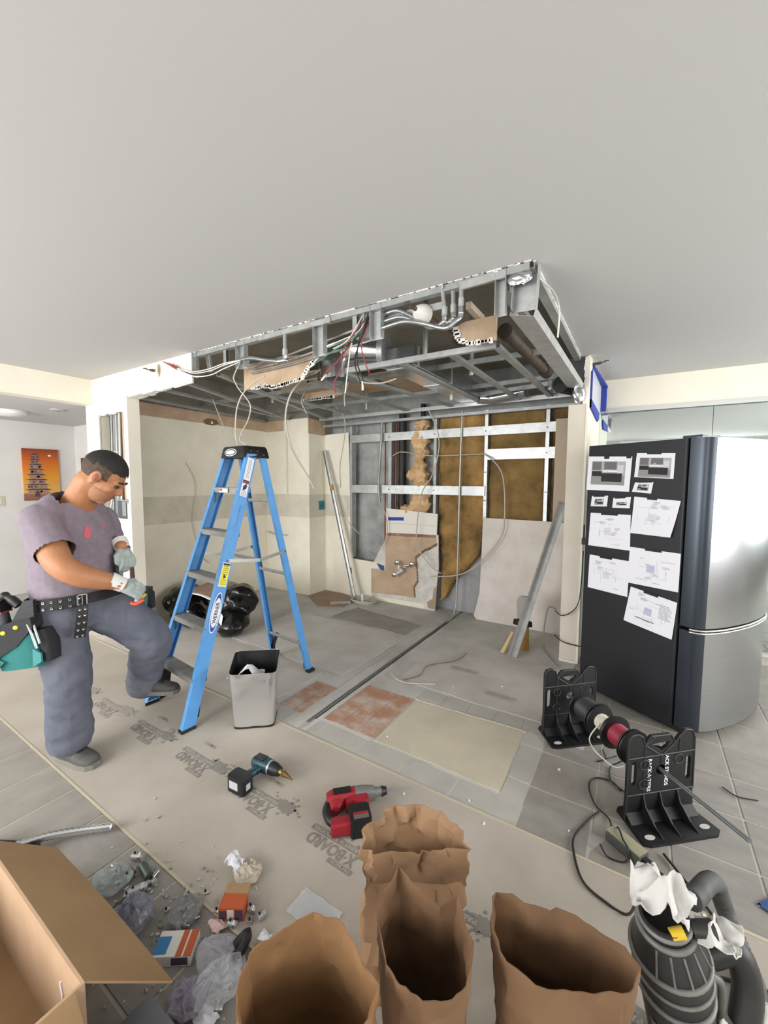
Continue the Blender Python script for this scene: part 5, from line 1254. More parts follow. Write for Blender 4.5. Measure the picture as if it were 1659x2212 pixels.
# ================================================================ THE WORKER
M_skin = mat('skin', '#b07a55', .55, col2='#a26d4a', scale=9, bump=.06, bscale=60)
M_hair = mat('hair_black', '#17130f', .7, bump=.5, bscale=120)
M_fade = mat('hair_fade', '#352a22', .8, col2='#54412f', scale=60, bump=.3, bscale=150)
M_shirt = mat('tshirt_mauve_grey', '#857982', .9, col2='#7a6f78', scale=30, bump=.15, bscale=25)
M_jean = mat('work_trousers', '#575b68', .9, col2='#71737c', scale=4, contrast=(.42, .75), bump=.2, bscale=18)
M_glove = mat('grey_glove', '#a9b3b0', .8, col2='#98a3a0', scale=25, bump=.2, bscale=60)
M_cuff = mat('white_cuff', '#dcdcd8', .85)
M_shoe = mat('grey_shoe', '#4a4947', .8, col2='#5d5b57', scale=14, bump=.2, bscale=30)
M_sole = mat('shoe_sole', '#7a776f', .8)
M_belt = mat('black_webbing', '#1a1a1c', .6, bump=.2, bscale=80)
M_teal = mat('teal_canvas', '#1f6b68', .8, col2='#256f6b', scale=12, bump=.2)

man = thing('person', 'worker in grey t-shirt, trousers and tool belt with one foot raised at the ladder', 'person', (-2.5, .88, 0))
def V3(*a): return Vector(a)
# ---- joints
rsh, rel, rwr = V3(-2.46, .775, 1.29), V3(-2.245, .775, 1.105), V3(-2.165, .955, 1.0)
lsh, lel, lwr = V3(-2.60, 1.10, 1.27), V3(-2.62, 1.17, 1.09), V3(-2.42, 1.11, 1.134)
rhip, rkne, rank = V3(-2.54, .855, .83), V3(-2.505, .865, .48), V3(-2.525, .865, .12)
lhip, lkne, lank = V3(-2.51, 1.03, .82), V3(-2.40, 1.24, .575), V3(-2.61, 1.30, .22)
def limb(b, pts, rs, n=14, sub=5):
    P_ = smooth_path(pts, sub); m = len(pts) - 1
    R_ = []
    for i in range(len(P_)):
        t = i / (len(P_) - 1) * m; k = min(m - 1, int(t)); f = t - k; R_.append(rs[k] * (1 - f) + rs[k + 1] * f)
    b.tube(P_, R_, n); b.ball(tuple(P_[0]), R_[0] * .98, n); b.ball(tuple(P_[-1]), R_[-1] * .98, n)
def tsec(z, x, y, aF, aL, yaw=0.): c_, s_ = math.cos(yaw), math.sin(yaw); return ((x, y, z), (aF * c_, aF * s_, 0), (-aL * s_, aL * c_, 0))
# ---- head frame: face turned to the pouch, chin down
hyaw, hpit = math.atan2(.74, .67), math.radians(38)
HM = T(-2.345, 1.01, 1.517) @ RZ(hyaw) @ RY(hpit) @ Matrix.Scale(1.05, 4)
body = MB()
b = body
b.ball((-.012, 0, .03), (.098, .077, .092), 20, HM); b.ball((.028, 0, -.035), (.066, .060, .085), 18, HM); b.ball((.052, 0, -.095), (.033, .034, .026), 14, HM)
b.tube([HM @ V3(.086, 0, .012), HM @ V3(.108, 0, -.028)], [.010, .016], 10); b.ball((.104, 0, -.031), (.014, .017, .011), 10, HM)
b.ball((.078, 0, .016), (.022, .052, .013), 12, HM); b.ball((.084, 0, -.062), (.014, .026, .011), 12, HM); b.ball((.058, .034, -.025), (.03, .024, .022), 10, HM); b.ball((.058, -.034, -.025), (.03, .024, .022), 10, HM)
for s in (-1, 1):
    b.ball((-.004, s * .079, -.012), (.021, .010, .033), 12, HM @ RZ(0)); b.ball((-.010, s * .077, -.03), (.012, .012, .016), 8, HM)
limb(b, [(-2.53, .95, 1.33), (-2.48, .96, 1.40), HM @ V3(-.03, 0, -.055)], [.088, .080, .070])
# torso and limbs under the clothes
b.loft([tsec(.78, -2.53, .945, .10, .15), tsec(.95, -2.545, .945, .13, .17), tsec(1.15, -2.55, .945, .13, .165, .2), tsec(1.28, -2.545, .945, .11, .155, .28), tsec(1.35, -2.535, .95, .07, .10, .28)], 20)
limb(b, [rsh, (rsh + rel) / 2 + V3(.0, -.005, 0), rel, (rel + rwr) / 2 + V3(.008, -.02, -.006), rwr, rwr + (rwr - rel).normalized() * .03], [.072, .068, .058, .055, .038, .034])
limb(b, [lsh, lel, (lel + lwr) / 2, lwr, lwr + (lwr - lel).normalized() * .03], [.06, .05, .046, .033, .032])
limb(b, [rhip, rkne, rank, rank + V3(0, 0, -.05)], [.085, .065, .045, .045]); limb(b, [lhip, lkne, lank], [.085, .065, .045])
body = voxel(b, .0075, 3)
displace(body, lambda p: .0012 * nz(p, 30, 1))
body.build('body', M_skin, man, smooth=80)
# face details
b = MB()
for s in (-1, 1): b.tube([HM @ V3(.094, s * .014, .022), HM @ V3(.093, s * .032, .029), HM @ V3(.082, s * .050, .022)], [.004, .005, .003], 6)
b.build('eyebrows', M_hair, man, smooth=60)
for s in (-1, 1): MB().ball((.083, s * .030, -.001), (.010, .013, .008), 10, HM).build('eye', mat('eye_dark', '#2a1d16', .3), man, smooth=60)
MB().tube([HM @ V3(.092, -.022, -.062), HM @ V3(.0985, 0, -.060), HM @ V3(.092, .022, -.062)], [.002, .0032, .002], 6).build('mouth', mat('lips', '#8a4f41', .6), man, smooth=60)
MB().ball((-.001, -.0885, -.008), (.011, .004, .019), 10, HM).build('ear_hollow', mat('ear_red', '#8f5440', .6), man, smooth=60)
def shell(name, m, keep, sc=1.03, n=110):
    b = MB(); b.ball((-.012, 0, .03), (.098 * sc, .077 * sc, .092 * sc), n)
    f2 = []
    for f in b.f:
        c = sum((Vector(b.v[i]) for i in f), Vector()) / len(f)
        if keep(c): f2.append(f)
    b.f = f2; b.m = [0] * len(f2); b.v = [tuple(HM @ Vector(v)) for v in b.v]
    return b.build(name, m, man, smooth=80)
def hairline(c): return .058 if c.x > .055 else (.058 - (.055 - c.x) * .9 if c.x > -.03 else -.03)
shell('hair_sides', M_fade, lambda c: c.z > (-.045 if c.x < -.035 else (-.005 if c.x < .04 else .05 + (c.x - .04) * .8)), 1.022)
shell('hair_top', M_hair, lambda c: c.z > .052 + .012 * nz(c, 40, 2) - (.012 if c.x < -.05 else 0) and c.x < .082, 1.05)
# stubble: a thin darker skin over the jaw
b = MB(); b.ball((.030, 0, -.050), (.066, .0605, .074), 24, I4()); f2 = [f for f in b.f if (lambda c: c.z < -.055 and c.x > -.01)(sum((Vector(b.v[i]) for i in f), Vector()) / len(f))]
b.f = f2; b.m = [0] * len(f2); b.v = [tuple(HM @ Vector(v)) for v in b.v]; b.build('beard_shadow', mat('stubble', '#8f6447', .7, col2='#9f7050', scale=80), man, smooth=80)

# ---- t-shirt
def folds(p, seed, a=.010, f=7.): return a * nz((p.x + .4 * p.z, p.y, p.z * .6), f, seed) + a * .55 * nz((p.x * .6 + .8 * p.z, p.y, p.z), f * 2.6, seed + 2)
b = MB()
b.loft([tsec(.85, -2.535, .945, .150, .190), tsec(.92, -2.54, .945, .170, .203, .05), tsec(1.0, -2.54, .945, .172, .203, .1), tsec(1.10, -2.54, .94, .170, .200, .18), tsec(1.20, -2.54, .935, .164, .198, .25), tsec(1.27, -2.545, .935, .150, .195, .28), tsec(1.33, -2.545, .94, .122, .165, .28), tsec(1.38, -2.53, .947, .096, .115, .28), tsec(1.42, -2.505, .955, .080, .086, .28), tsec(1.45, -2.49, .96, .072, .076, .28)], 28, power=2.3)
limb(b, [V3(-2.52, .93, 1.40), V3(-2.50, .85, 1.355), rsh + V3(0, .01, .0)], [.07, .075, .085]); limb(b, [V3(-2.53, .97, 1.39), V3(-2.57, 1.04, 1.33), lsh + V3(0, -.01, 0)], [.06, .065, .07])
limb(b, [rsh + V3(-.03, .03, .0), rsh + V3(0, 0, -.005), rsh.lerp(rel, .92)], [.090, .090, .084]); limb(b, [lsh + V3(.0, -.03, .0), lsh, lsh.lerp(lel, .7)], [.08, .08, .075])
b = voxel(b, .010, 3); displace(b, lambda p: folds(p, 3., .009) + .006 * math.sin((p.z * 1.2 + p.x) * 38) * max(0, min(1, (1.12 - p.z) * 4)) * .6)
# cut the sleeves open at their hems and the neck at its ring
hd = (rel - rsh).normalized(); hem = rsh.lerp(rel, .72)
ld_ = (lel - lsh).normalized(); lhem = lsh.lerp(lel, .62)
nkn = Vector((.40, .10, .9)).normalized(); nkp = V3(-2.497, .952, 1.40)
def keepf(f):
    c = sum((Vector(b.v[i]) for i in f), Vector()) / len(f)
    if (c - hem).dot(hd) > 0 and (c - hem).length < .16 and c.y < .90: return False
    if (c - lhem).dot(ld_) > 0 and (c - lhem).length < .14 and c.y > 1.05 and c.z < 1.21: return False
    if (c - nkp).dot(nkn) > 0 and c.z > 1.33 and math.hypot(c.x + 2.49, c.y - .955) < .125: return False
    return True
f2 = [f for f in b.f if keepf(f)]; b.f = f2; b.m = [0] * len(f2)
shirt = b.build('t_shirt', M_shirt, man, smooth=80)
# chest print: small coral shapes laid on the front of the shirt
from mathutils.bvhtree import BVHTree
bvh = BVHTree.FromPolygons([Vector(v) for v in b.v], b.f)
pdir = Vector((-.88, .47, 0)).normalized(); pu = V3(0, 0, 1).cross(-pdir).normalized()
pc = V3(-2.12, .80, 1.235) 
b = MB()
def dab(P_):
    vs = []
    for du, dz in P_:
        o_ = pc + pu * du + V3(0, 0, dz) - pdir * .4; hit = bvh.ray_cast(o_, pdir)
        vs.append(hit[0] if hit[0] else o_)
    n = len(vs); c = sum(vs, Vector()) / n
    hit = bvh.ray_cast(c - pdir * .3, pdir); c = hit[0] if hit[0] else c
    vs = [v - pdir * .0035 for v in vs] + [c - pdir * .0045] + [v + pdir * .006 for v in vs]
    b.add([tuple(v) for v in vs], [(i, (i + 1) % n, n) for i in range(n)] + [((i + 1) % n, i, n + 1 + i, n + 1 + (i + 1) % n) for i in range(n)])
dab([(.018 * math.cos(a) * (.75 - .25 * math.sin(a)), .034 * math.sin(a)) for a in np.linspace(0, 5.9, 16)]); b.build('chest_print', mat('coral_print', '#c4606b', .8), shirt)
b = MB(); dab([(.062 + .010 * math.cos(a), .022 + .006 * math.sin(a) + .4 * .010 * math.cos(a)) for a in np.linspace(0, 5.5, 9)]); b.build('chest_print', mat('coral_print', '#c4606b', .8), shirt)

# ---- trousers
b = MB()
b.loft([tsec(.74, -2.525, .945, .125, .165), tsec(.80, -2.53, .945, .150, .190), tsec(.89, -2.538, .945, .150, .188)], 24, power=2.3)
limb(b, [rhip + V3(0, 0, -.02), rhip.lerp(rkne, .5) + V3(-.005, 0, 0), rkne + V3(.0, 0, 0), rkne.lerp(rank, .5), rank + V3(0, 0, .0)], [.118, .112, .104, .100, .100], 20)
limb(b, [lhip + V3(0, -.01, -.02), lhip.lerp(lkne, .5) + V3(.0, 0, .01), lkne + V3(.0, 0, 0), lkne.lerp(lank, .55) + V3(-.02, .01, 0), lank + V3(-.0, 0, .01)], [.118, .118, .108, .102, .102], 20)
b = voxel(b, .010, 3)
def pfold(p):
    k = 1.4 if p.z < .62 else .8
    return folds(p, 8., .011 * k, 6.5) + .012 * k * max(0., .35 - abs(nz((p.x * .7 + .9 * p.z, p.y * 1.2, p.z * .5 - .6 * p.x), 9, 3)) * 2.2) * (.4 + .6 * min(1, max(0, nz(p, 3, 4) + .5)))
displace(b, pfold)
f2 = []
la = (lank - lkne).normalized()
for f in b.f:
    c = sum((Vector(b.v[i]) for i in f), Vector()) / len(f)
    if c.y < 1.05 and c.z < .072 + .01 * nz(c, 12): continue
    if c.y > 1.12 and (c - lank).dot(la) > .045: continue
    f2.append(f)
b.f = f2; b.m = [0] * len(f2)
b.build('trousers', M_jean, man, smooth=80)
# ---- shoes
def shoe(c, yaw, pitch=0., lift=0.):
    S_ = T(*c) @ RZ(yaw) @ RY(pitch)
    b = MB(); secs = []
    for x, hw, zt in ((-.105, .030, .075), (-.085, .038, .095), (-.04, .042, .10), (.01, .042, .088), (.06, .047, .070), (.10, .048, .058), (.135, .042, .050), (.155, .026, .042)):
        zc = (zt + .012) / 2; secs.append((S_ @ V3(x, 0, zc), S_.to_3x3() @ V3(0, hw, 0), S_.to_3x3() @ V3(0, 0, (zt - .012) / 2)))
    b.loft(secs, 16, power=2.6); u_ = b.build('shoe', M_shoe, man, smooth=60)
    b = MB(); P_ = [(-.112, -.02), (-.105, -.034), (-.05, -.044), (.02, -.043), (.09, -.052), (.14, -.045), (.165, -.02), (.165, .02), (.14, .045), (.09, .052), (.02, .043), (-.05, .044), (-.105, .034), (-.112, .02)]
    b.prism(P_, 0, .024, 2, S_); b.build('sole', M_sole, u_)
    b = MB()
    for k in range(4): x = .0 + k * .022; b.tube([S_ @ V3(x, -.026, .09 - k * .006), S_ @ V3(x + .004, 0, .096 - k * .007), S_ @ V3(x, .026, .09 - k * .006)], .0035, 6)
    b.tube([S_ @ V3(.0, 0, .10), S_ @ V3(-.01, .03, .098), S_ @ V3(.0, .04, .088)], .0028, 6)
    b.build('laces', M_blackm, u_, smooth=60)
shoe((-2.50, .872, .005), math.radians(14)); shoe((-2.555, 1.315, .165), math.radians(42), math.radians(2))
# ---- gloved hands
def hand(name, wrist, dirv, palmn, curls, thumb_side, size=1.):
    d = Vector(dirv).normalized(); n = Vector(palmn); n = (n - d * n.dot(d)).normalized(); s = d.cross(n).normalized() * thumb_side   # s points to the thumb side
    b = MB(); w_ = Vector(wrist)
    for q in range(4):
        off = (1.5 - q) * .0205
        b.tube([w_ + s * off * .7 + d * .005, w_ + s * off + d * .085 * size], [.015, .0135], 10); b.ball(tuple(w_ + s * off + d * .085 * size), .0135, 10)
    b.ball(tuple(w_ + d * .045), .03, 12)
    L = (.078, .086, .080, .062)
    for q in range(4):
        p = w_ + s * (1.5 - q) * .0215 + d * .085 * size; ang = 0.; dd = d.copy()
        pts = [p]
        for k, fr_ in enumerate((.42, .32, .26)):
            ang += curls[q] * (.8, 1.0, .7)[k]
            dd = d * math.cos(ang) + n * math.sin(ang); p = p + dd * L[q] * fr_; pts.append(p)
        b.tube(pts, [.0125, .0118, .0108, .009], 10)
        for k, pp_ in enumerate(pts): b.ball(tuple(pp_), (.0125, .0118, .0108, .009)[k], 10)
    t0 = w_ + s * .022 + d * .028; t1 = t0 + s * .026 + d * .03 + n * .012; t2 = t1 + d * .028 + n * .018 - s * .004; t3 = t2 + d * .018 + n * .016 - s * .008
    b.tube([t0, t1, t2, t3], [.017, .0145, .0125, .010], 10)
    for pp_, r_ in zip((t0, t1, t2, t3), (.017, .0145, .0125, .010)): b.ball(tuple(pp_), r_, 10)
    g = voxel(b, .0038, 2); displace(g, lambda p: .0012 * nz(p, 60, 2))
    o = g.build(name, M_glove, man, smooth=80)
    b = MB(); b.tube([w_ - d * .05, w_ - d * .03, w_ - d * .005, w_ + d * .016], [.041, .040, .037, .036], 14, cap=False); b.tube([w_ + d * .012, w_ - d * .03, w_ - d * .052], [.035, .038, .0385], 14, cap=False)
    b.build('glove_cuff', M_cuff, o, smooth=60)
    return o
hand('glove', rwr + V3(.006, .025, -.012), (.20, .80, -.50), (-.45, .35, -.55), (.55, .6, .6, .65), 1)
hand('glove', lwr + V3(.02, 0, -.005), (.72, -.03, -.66), (-.55, -.25, -.75), (.65, .7, .75, .75), -1)

# ---- tool belt
def bsec(a, z, o=0.): return (-2.535 + (.172 + o) * math.cos(a), .945 + (.212 + o) * math.sin(a), z)
def beltz(a): return .865 + .035 * (.5 + .5 * math.cos(a - .35))
belt = thing('tool_belt', 'black webbing tool belt with punched holes round the waist of the worker', 'tool belt', (-2.53, .945, .83))
def band(b, a0, a1, h, o, n=40, dz=0.):
    vs = []; 
    for i in range(n + 1):
        a = a0 + (a1 - a0) * i / n; z = beltz(a) + dz
        for (zz, oo) in ((-h / 2, o), (h / 2, o), (h / 2, o - .006), (-h / 2, o - .006)): vs.append(bsec(a, z + zz, oo))
    fs = [(i * 4 + k, (i + 1) * 4 + k, (i + 1) * 4 + (k + 1) % 4, i * 4 + (k + 1) % 4) for i in range(n) for k in range(4)] + [(0, 1, 2, 3), (n * 4 + 3, n * 4 + 2, n * 4 + 1, n * 4)]
    b.add(vs, fs)
b = MB(); band(b, 0, 2 * PI, .05, .012, 60); b.build('webbing', M_belt, belt, smooth=50)
b = MB(); band(b, -2.35, -1.75, .055, .016, 16, -.012); b.build('pad', mat('belt_pad_grey', '#45464a', .8), belt, smooth=50)
b = MB(); band(b, -1.55, -.15, .06, .020, 30); b.build('punched_strap', M_belt, belt, smooth=50)
for i in range(8):
    a = -1.45 + i * .165
    for dz in (-.016, .016):
        p = Vector(bsec(a, beltz(a) + dz, .022)); nn = Vector((math.cos(a) / .172, math.sin(a) / .212, 0)).normalized()
        MB().lathe([(.003, 0), (.0035, .002), (.0065, .0025), (.0075, 0)], 10, frame(p, nn.cross(V3(0, 0, 1)), V3(0, 0, 1), nn), cap=False).build('eyelet', M_foil, belt, smooth=60)
a = -.25; p = Vector(bsec(a, beltz(a), .024)); nn = Vector((math.cos(a) / .172, math.sin(a) / .212, 0)).normalized(); xx = V3(0, 0, 1).cross(nn)
BF = frame(p, xx, V3(0, 0, 1), nn)
b = MB(); b.box((-.022, -.034, 0), (-.016, .034, .008), BF).box((.016, -.034, 0), (.022, .034, .008), BF).box((-.022, .028, 0), (.022, .034, .008), BF).box((-.022, -.034, 0), (.022, -.028, .008), BF).box((-.002, -.03, .004), (.002, .03, .009), BF); b.build('buckle', M_foil, belt)
# hanging strap end with paired eyelets
hp = [p + nn * .010 + V3(0, 0, -.02), p + nn * .020 + V3(-.004, -.004, -.07), p + nn * .018 + V3(-.008, -.01, -.13), p + nn * .008 + V3(-.012, -.015, -.185)]
b = MB()
def strip(b, pts, xax, hw, th):
    P_ = smooth_path(pts, 5); vs = []
    for i, q in enumerate(P_):
        t_ = (P_[min(i + 1, len(P_) - 1)] - P_[max(0, i - 1)]).normalized(); xa = (xax - t_ * xax.dot(t_)).normalized(); nn_ = t_.cross(xa)
        vs += [q - xa * hw, q + xa * hw, q + xa * hw + nn_ * th, q - xa * hw + nn_ * th]
    n = len(P_); fs = [(i * 4 + k, i * 4 + (k + 1) % 4, (i + 1) * 4 + (k + 1) % 4, (i + 1) * 4 + k) for i in range(n - 1) for k in range(4)] + [(3, 2, 1, 0), ((n - 1) * 4, (n - 1) * 4 + 1, (n - 1) * 4 + 2, (n - 1) * 4 + 3)]
    b.add([tuple(v) for v in vs], fs); return P_
PS = strip(b, hp, xx, .024, .004); b.build('strap_end', M_belt, belt, smooth=50)
for i in range(2, len(PS), 3):
    for s in (-1, 1):
        q = PS[i] + xx * s * .011
        MB().lathe([(.003, 0), (.0035, .002), (.006, .0025), (.007, 0)], 10, frame(q + nn * .003, xx, V3(0, 0, 1), nn), cap=False).build('eyelet', M_foil, belt, smooth=60)
b = MB(); b.tube(smooth_path([(-2.40, 1.06, .93), (-2.385, 1.06, 1.0), (-2.36, 1.05, 1.045), (-2.335, 1.05, 1.03), (-2.335, 1.05, .95)], 4), .006, 8); b.build('hammer_loop', M_black, belt, smooth=60)

# ---- right pouch (hangs at the near hip)
pch = thing('tool_pouch', 'teal and black canvas tool pouch hanging at the near hip of the worker', 'tool pouch', (-2.58, .70, .58))
# frame: X along camera-right, Y away from the body (towards the viewer side), Z up, leaning a little
PX = Vector((.846, .533, 0)); PYv = Vector((.533, -.846, 0)); PO = V3(-2.535, .712, .58)
PF = frame(PO, PX, -PYv, V3(0, 0, 1)) @ RY(math.radians(-8))
p3 = PF.to_3x3()
def psec(x, z, hx, hy, y=0.): return (PF @ V3(x, y, z), p3 @ V3(hx, 0, 0), p3 @ V3(0, hy, 0))
b = MB(); b.loft([psec(.0, .0, .105, .045), psec(.0, .08, .115, .055), psec(.0, .17, .12, .06)], 24, power=4); b.build('main_bag', M_teal, pch, smooth=40)
b = MB(); b.prism([(-.125, .10), (-.12, .22), (.12, .25), (.122, .20), (.03, .12), (-.10, .06)], -.064, .0, 1, PF); b.build('front_flap', mat('black_canvas', '#232326', .8, bump=.2, bscale=60), pch)
for x, z in ((-.105, .165), (-.06, .175), (-.02, .193), (.045, .212)):
    MB().ball((x, -.065, z), (.013, .006, .011), 10, PF).build('yellow_tip', mat('yellow_plastic', '#d9c62a', .5), pch, smooth=60)
b = MB(); b.prism([(-.12, .03), (-.10, .085), (-.045, .05), (-.10, .012)], -.067, -.055, 1, PF); b.build('small_pocket', mat('teal_light', '#3f8482', .8), pch)
b = MB(); b.tube([PF @ V3(-.11, -.069, .02), PF @ V3(-.06, -.069, .052)], .004, 6); b.build('red_trim', M_wire_r, pch)
b = MB(); b.loft([psec(.135, .02, .025, .04, .0), psec(.14, .11, .028, .045), psec(.13, .18, .02, .04)], 16, power=3); b.build('side_pocket', mat('black_canvas', '#232326', .8), pch, smooth=40)
b = MB(); b.prism([(.085, .01), (.13, .03), (.135, .07), (.10, .10)], -.06, -.05, 1, PF); b.build('side_panel', mat('teal_light', '#3f8482', .8), pch)
b = MB(); b.tube([PF @ V3(.10, -.06, .22), PF @ V3(.115, -.065, .17), PF @ V3(.125, -.066, .10)], .006, 6).tube([PF @ V3(.12, -.05, .21), PF @ V3(.14, -.06, .12)], .005, 6); b.build('clip_chain', M_foil, pch, smooth=60)
b = MB(); b.prism([(.01, .23), (.09, .33), (.14, .33), (.125, .22)], -.05, -.03, 1, PF); b.build('hanger_strap', M_belt, pch)
# drill in the holster behind
hd_ = thing('holstered_drill', 'black cordless drill handle sticking up from the near-side pouch', 'power drill', (-2.60, .70, .80))
b = MB(); b.bbox((-.085, -.055, .29), (-.02, .01, .345), .012, PF, axis=1); b.build('battery', M_black, hd_, smooth=40)
b = MB(); b.box((-.075, -.057, .305), (-.045, -.0555, .33), PF); b.build('battery_label', M_paper, hd_)
b = MB(); b.box((-.086, -.054, .284), (-.02, .008, .292), PF); b.build('red_band', M_wire_r, hd_)
b = MB(); b.loft([psec(-.045, .20, .028, .025, -.02), psec(-.05, .29, .026, .023, -.02)], 14, power=2.6); b.build('grip', mat('dark_grip', '#3a3b40', .7), hd_, smooth=40)
b = MB(); b.loft([psec(-.07, .17, .05, .03, -.02), psec(-.01, .225, .05, .03, -.02)], 14, power=2.6); b.build('motor_housing', mat('drill_grey', '#4a4346', .6), hd_, smooth=40)
b = MB(); b.prism([(-.04, .215), (.02, .235), (.03, .228), (-.03, .205)], -.056, -.05, 1, PF); b.build('red_stripe', mat('pinkish_red', '#a84a52', .5), hd_)
b = MB(); b.tube(smooth_path([PF @ V3(-.015, -.02, .36), PF @ V3(.02, -.03, .345), PF @ V3(.05, -.03, .31)], 4), [.016] * 4 + [.02] * 5, 10); b.ball(PF @ V3(-.018, -.02, .362), .022, 12); b.build('hammer_handle', M_black, label='round black tool grip sticking out of the belt behind the pouch', cat='hand tool', smooth=60)

# ---- far pouch with the tools he is sorting
fp = thing('tool_pouch', 'small teal pouch at the far hip under the gloved hands', 'tool pouch', (-2.455, 1.235, .73))
FO = frame((-2.455, 1.235, .73), PX, -PYv, V3(0, 0, 1)); f3 = FO.to_3x3()
def fsec(z, hx, hy): return (FO @ V3(0, 0, z), f3 @ V3(hx, 0, 0), f3 @ V3(0, hy, 0))
b = MB(); b.loft([fsec(0, .035, .025), fsec(.06, .042, .03), fsec(.13, .047, .035)], 20, power=3.5); b.build('bag', M_teal, fp, smooth=40)
b = MB(); b.loft([fsec(.11, .049, .037), fsec(.14, .051, .039)], 20, power=3.5); b.build('rim', M_belt, fp, smooth=40)
b = MB(); b.prism([(.03, .0), (.062, .02), (.06, .11), (.035, .13)], -.02, .02, 1, FO); b.build('side_pocket', M_belt, fp)
tl = thing('screwdriver', 'red and yellow insulated screwdriver held upright in the gloved fingers', 'screwdriver', (-2.19, 1.07, .90))
b = MB(); b.tube([(-2.235, 1.075, 1.045), (-2.222, 1.07, .985)], [.010, .012], 10); b.build('dark_grip', mat('maroon_grip', '#4a1d1f', .5), tl, smooth=60)
b = MB(); b.tube([(-2.222, 1.07, .985), (-2.205, 1.068, .94)], [.011, .009], 10); b.build('red_handle', mat('tool_red', '#c2402f', .5), tl, smooth=60)
b = MB(); b.tube([(-2.205, 1.068, .94), (-2.19, 1.065, .89)], [.009, .007], 10); b.build('yellow_tip', mat('tool_yellow', '#d8a830', .5), tl, smooth=60)
pl = thing('pliers', 'red-handled pliers in the far pouch below the near glove', 'pliers', (-2.17, 1.03, .86))
b = MB(); b.tube(smooth_path([(-2.175, 1.035, .875), (-2.15, 1.05, .87), (-2.125, 1.075, .89)], 4), .009, 8); b.build('red_handle', mat('tool_red', '#c2402f', .5), pl, smooth=60)
b = MB(); b.tube([(-2.15, 1.06, .88), (-2.135, 1.09, .915)], [.008, .006], 8); b.build('yellow_handle', mat('tool_yellow', '#d8a830', .5), pl, smooth=60)

# ================================================================ WIRE SPOOL STANDS
SN, SW = Vector((.666, -.746, 0)).normalized(), Vector((.746, .666, 0)).normalized()
def stand(A, label):
    """stamped black stand; local x = width, y = away from the reader (-n), z up; origin at the front left base corner"""
    t = thing('spool_stand', label, 'spool stand', A, math.atan2(SW.y, SW.x), 'wire spool stands')
    m = WM[t.name]
    b = MB()
    P_ = [(0.0, .012), (.03, 0), (.35, 0), (.38, .02), (.36, .19), (.34, .205), (.04, .205), (.02, .19)]
    b.prism(P_, 0, .012, 2, m); b.build('base', M_black, t)
    for x, y in ((.05, .035), (.33, .045)):
        MB().lathe([(.018, .0125), (.018, .0135)], 14, m @ T(x, y, 0) @ Matrix.Diagonal((1.3, .7, 1, 1))).build('bolt_hole', M_screed, t)
    # plate outline in (x, z) with the scalloped top
    O_ = [(.015, .0), (.365, .0), (.355, .12), (.352, .36), (.335, .395), (.30, .40), (.275, .375), (.25, .345), (.235, .372), (.225, .385), (.13, .385), (.115, .37), (.10, .345), (.085, .385), (.06, .40), (.03, .395), (.018, .37), (.020, .12)]
    ys = (.135, .150)
    holes = [('slot', .05, .22, .013, .055), ('slot', .325, .22, .013, .055), ('round', .185, .225, .024, .024), ('tri', .18, .335, .045, .02)]
    # plate as vertical strips so the slots stay open
    bm = bmesh.new()
    def ring(pts, y): return [bm.verts.new((x, y, z)) for x, z in pts]
    def hole_pts(h):
        k, cx_, cz_, rx, rz = h
        if k == 'slot': return [(cx_ + rx * math.cos(a), cz_ + (rz - rx) * (1 if math.sin(a) > 0 else -1) + rx * math.sin(a)) for a in np.linspace(0.01, 2 * PI - .3, 16)]
        if k == 'tri': return [(cx_ - rx, cz_ + rz * .6), (cx_ + rx, cz_ + rz), (cx_ + rx * .7, cz_ - rz * .2), (cx_ + rx * .1, cz_ - rz), (cx_ - rx * .6, cz_ - rz * .3)]
        return [(cx_ + rx * math.cos(a), cz_ + rz * math.sin(a)) for a in np.linspace(0, 2 * PI, 17)[:-1]]
    loops = [O_] + [hole_pts(h) for h in holes]
    edges = []
    for lp_ in loops:
        vs = ring(lp_, ys[0])
        for i in range(len(vs)): edges.append(bm.edges.new((vs[i], vs[(i + 1) % len(vs)])))
    bmesh.ops.triangle_fill(bm, use_beauty=True, use_dissolve=False, edges=edges)
    g = bmesh.ops.extrude_face_region(bm, geom=bm.faces[:])
    for v in g['geom']:
        if isinstance(v, bmesh.types.BMVert): v.co.y = ys[1]
    bmesh.ops.recalc_face_normals(bm, faces=bm.faces[:])
    bm.verts.index_update()
    b = MB(); b.add([tuple(v.co) for v in bm.verts], [tuple(v.index for v in f.verts) for f in bm.faces], m); bm.free()
    pl_ = b.build('plate', M_black, t)
    # raised ribs on the reader side
    b = MB()
    def rib(p, q, r=.0035): b.tube([m @ Vector((p[0], .134, p[1])), m @ Vector((q[0], .134, q[1]))], r, 6)
    for i in range(2, len(O_)): rib(O_[i], O_[(i + 1) % len(O_)])
    for p, q in (((.02, .29), (.352, .30)), ((.02, .12), (.355, .125)), ((.10, .345), (.10, .125)), ((.25, .345), (.185, .29)), ((.10, .345), (.185, .29)), ((.275, .375), (.275, .30)), ((.185, .29), (.185, .25)), ((.10, .345), (.15, .385))): rib(p, q)
    for cx_, cz_ in ((.10, .255), (.10, .165), (.275, .265)): b.tube([m @ Vector((cx_ + .022 * math.cos(a), .134, cz_ + .022 * math.sin(a))) for a in np.linspace(0, 2 * PI, 17)], .0035, 6)
    b.build('ribs', mat('black_plastic_edge', '#2a2a2b', .55), pl_, smooth=50)
    for x in (.10, .185, .275):
        MB().prism([(.134, .125), (.134, .012), (.015, .012), (.06, .03), (.115, .075)], x - .003, x + .003, 0, m).build('gusset', M_black, t)
    MB().prism([(.135, .04), (.135, .012), (.10, .012)], .02, .36, 0, m).build('fillet', M_black, t)
    return t, m
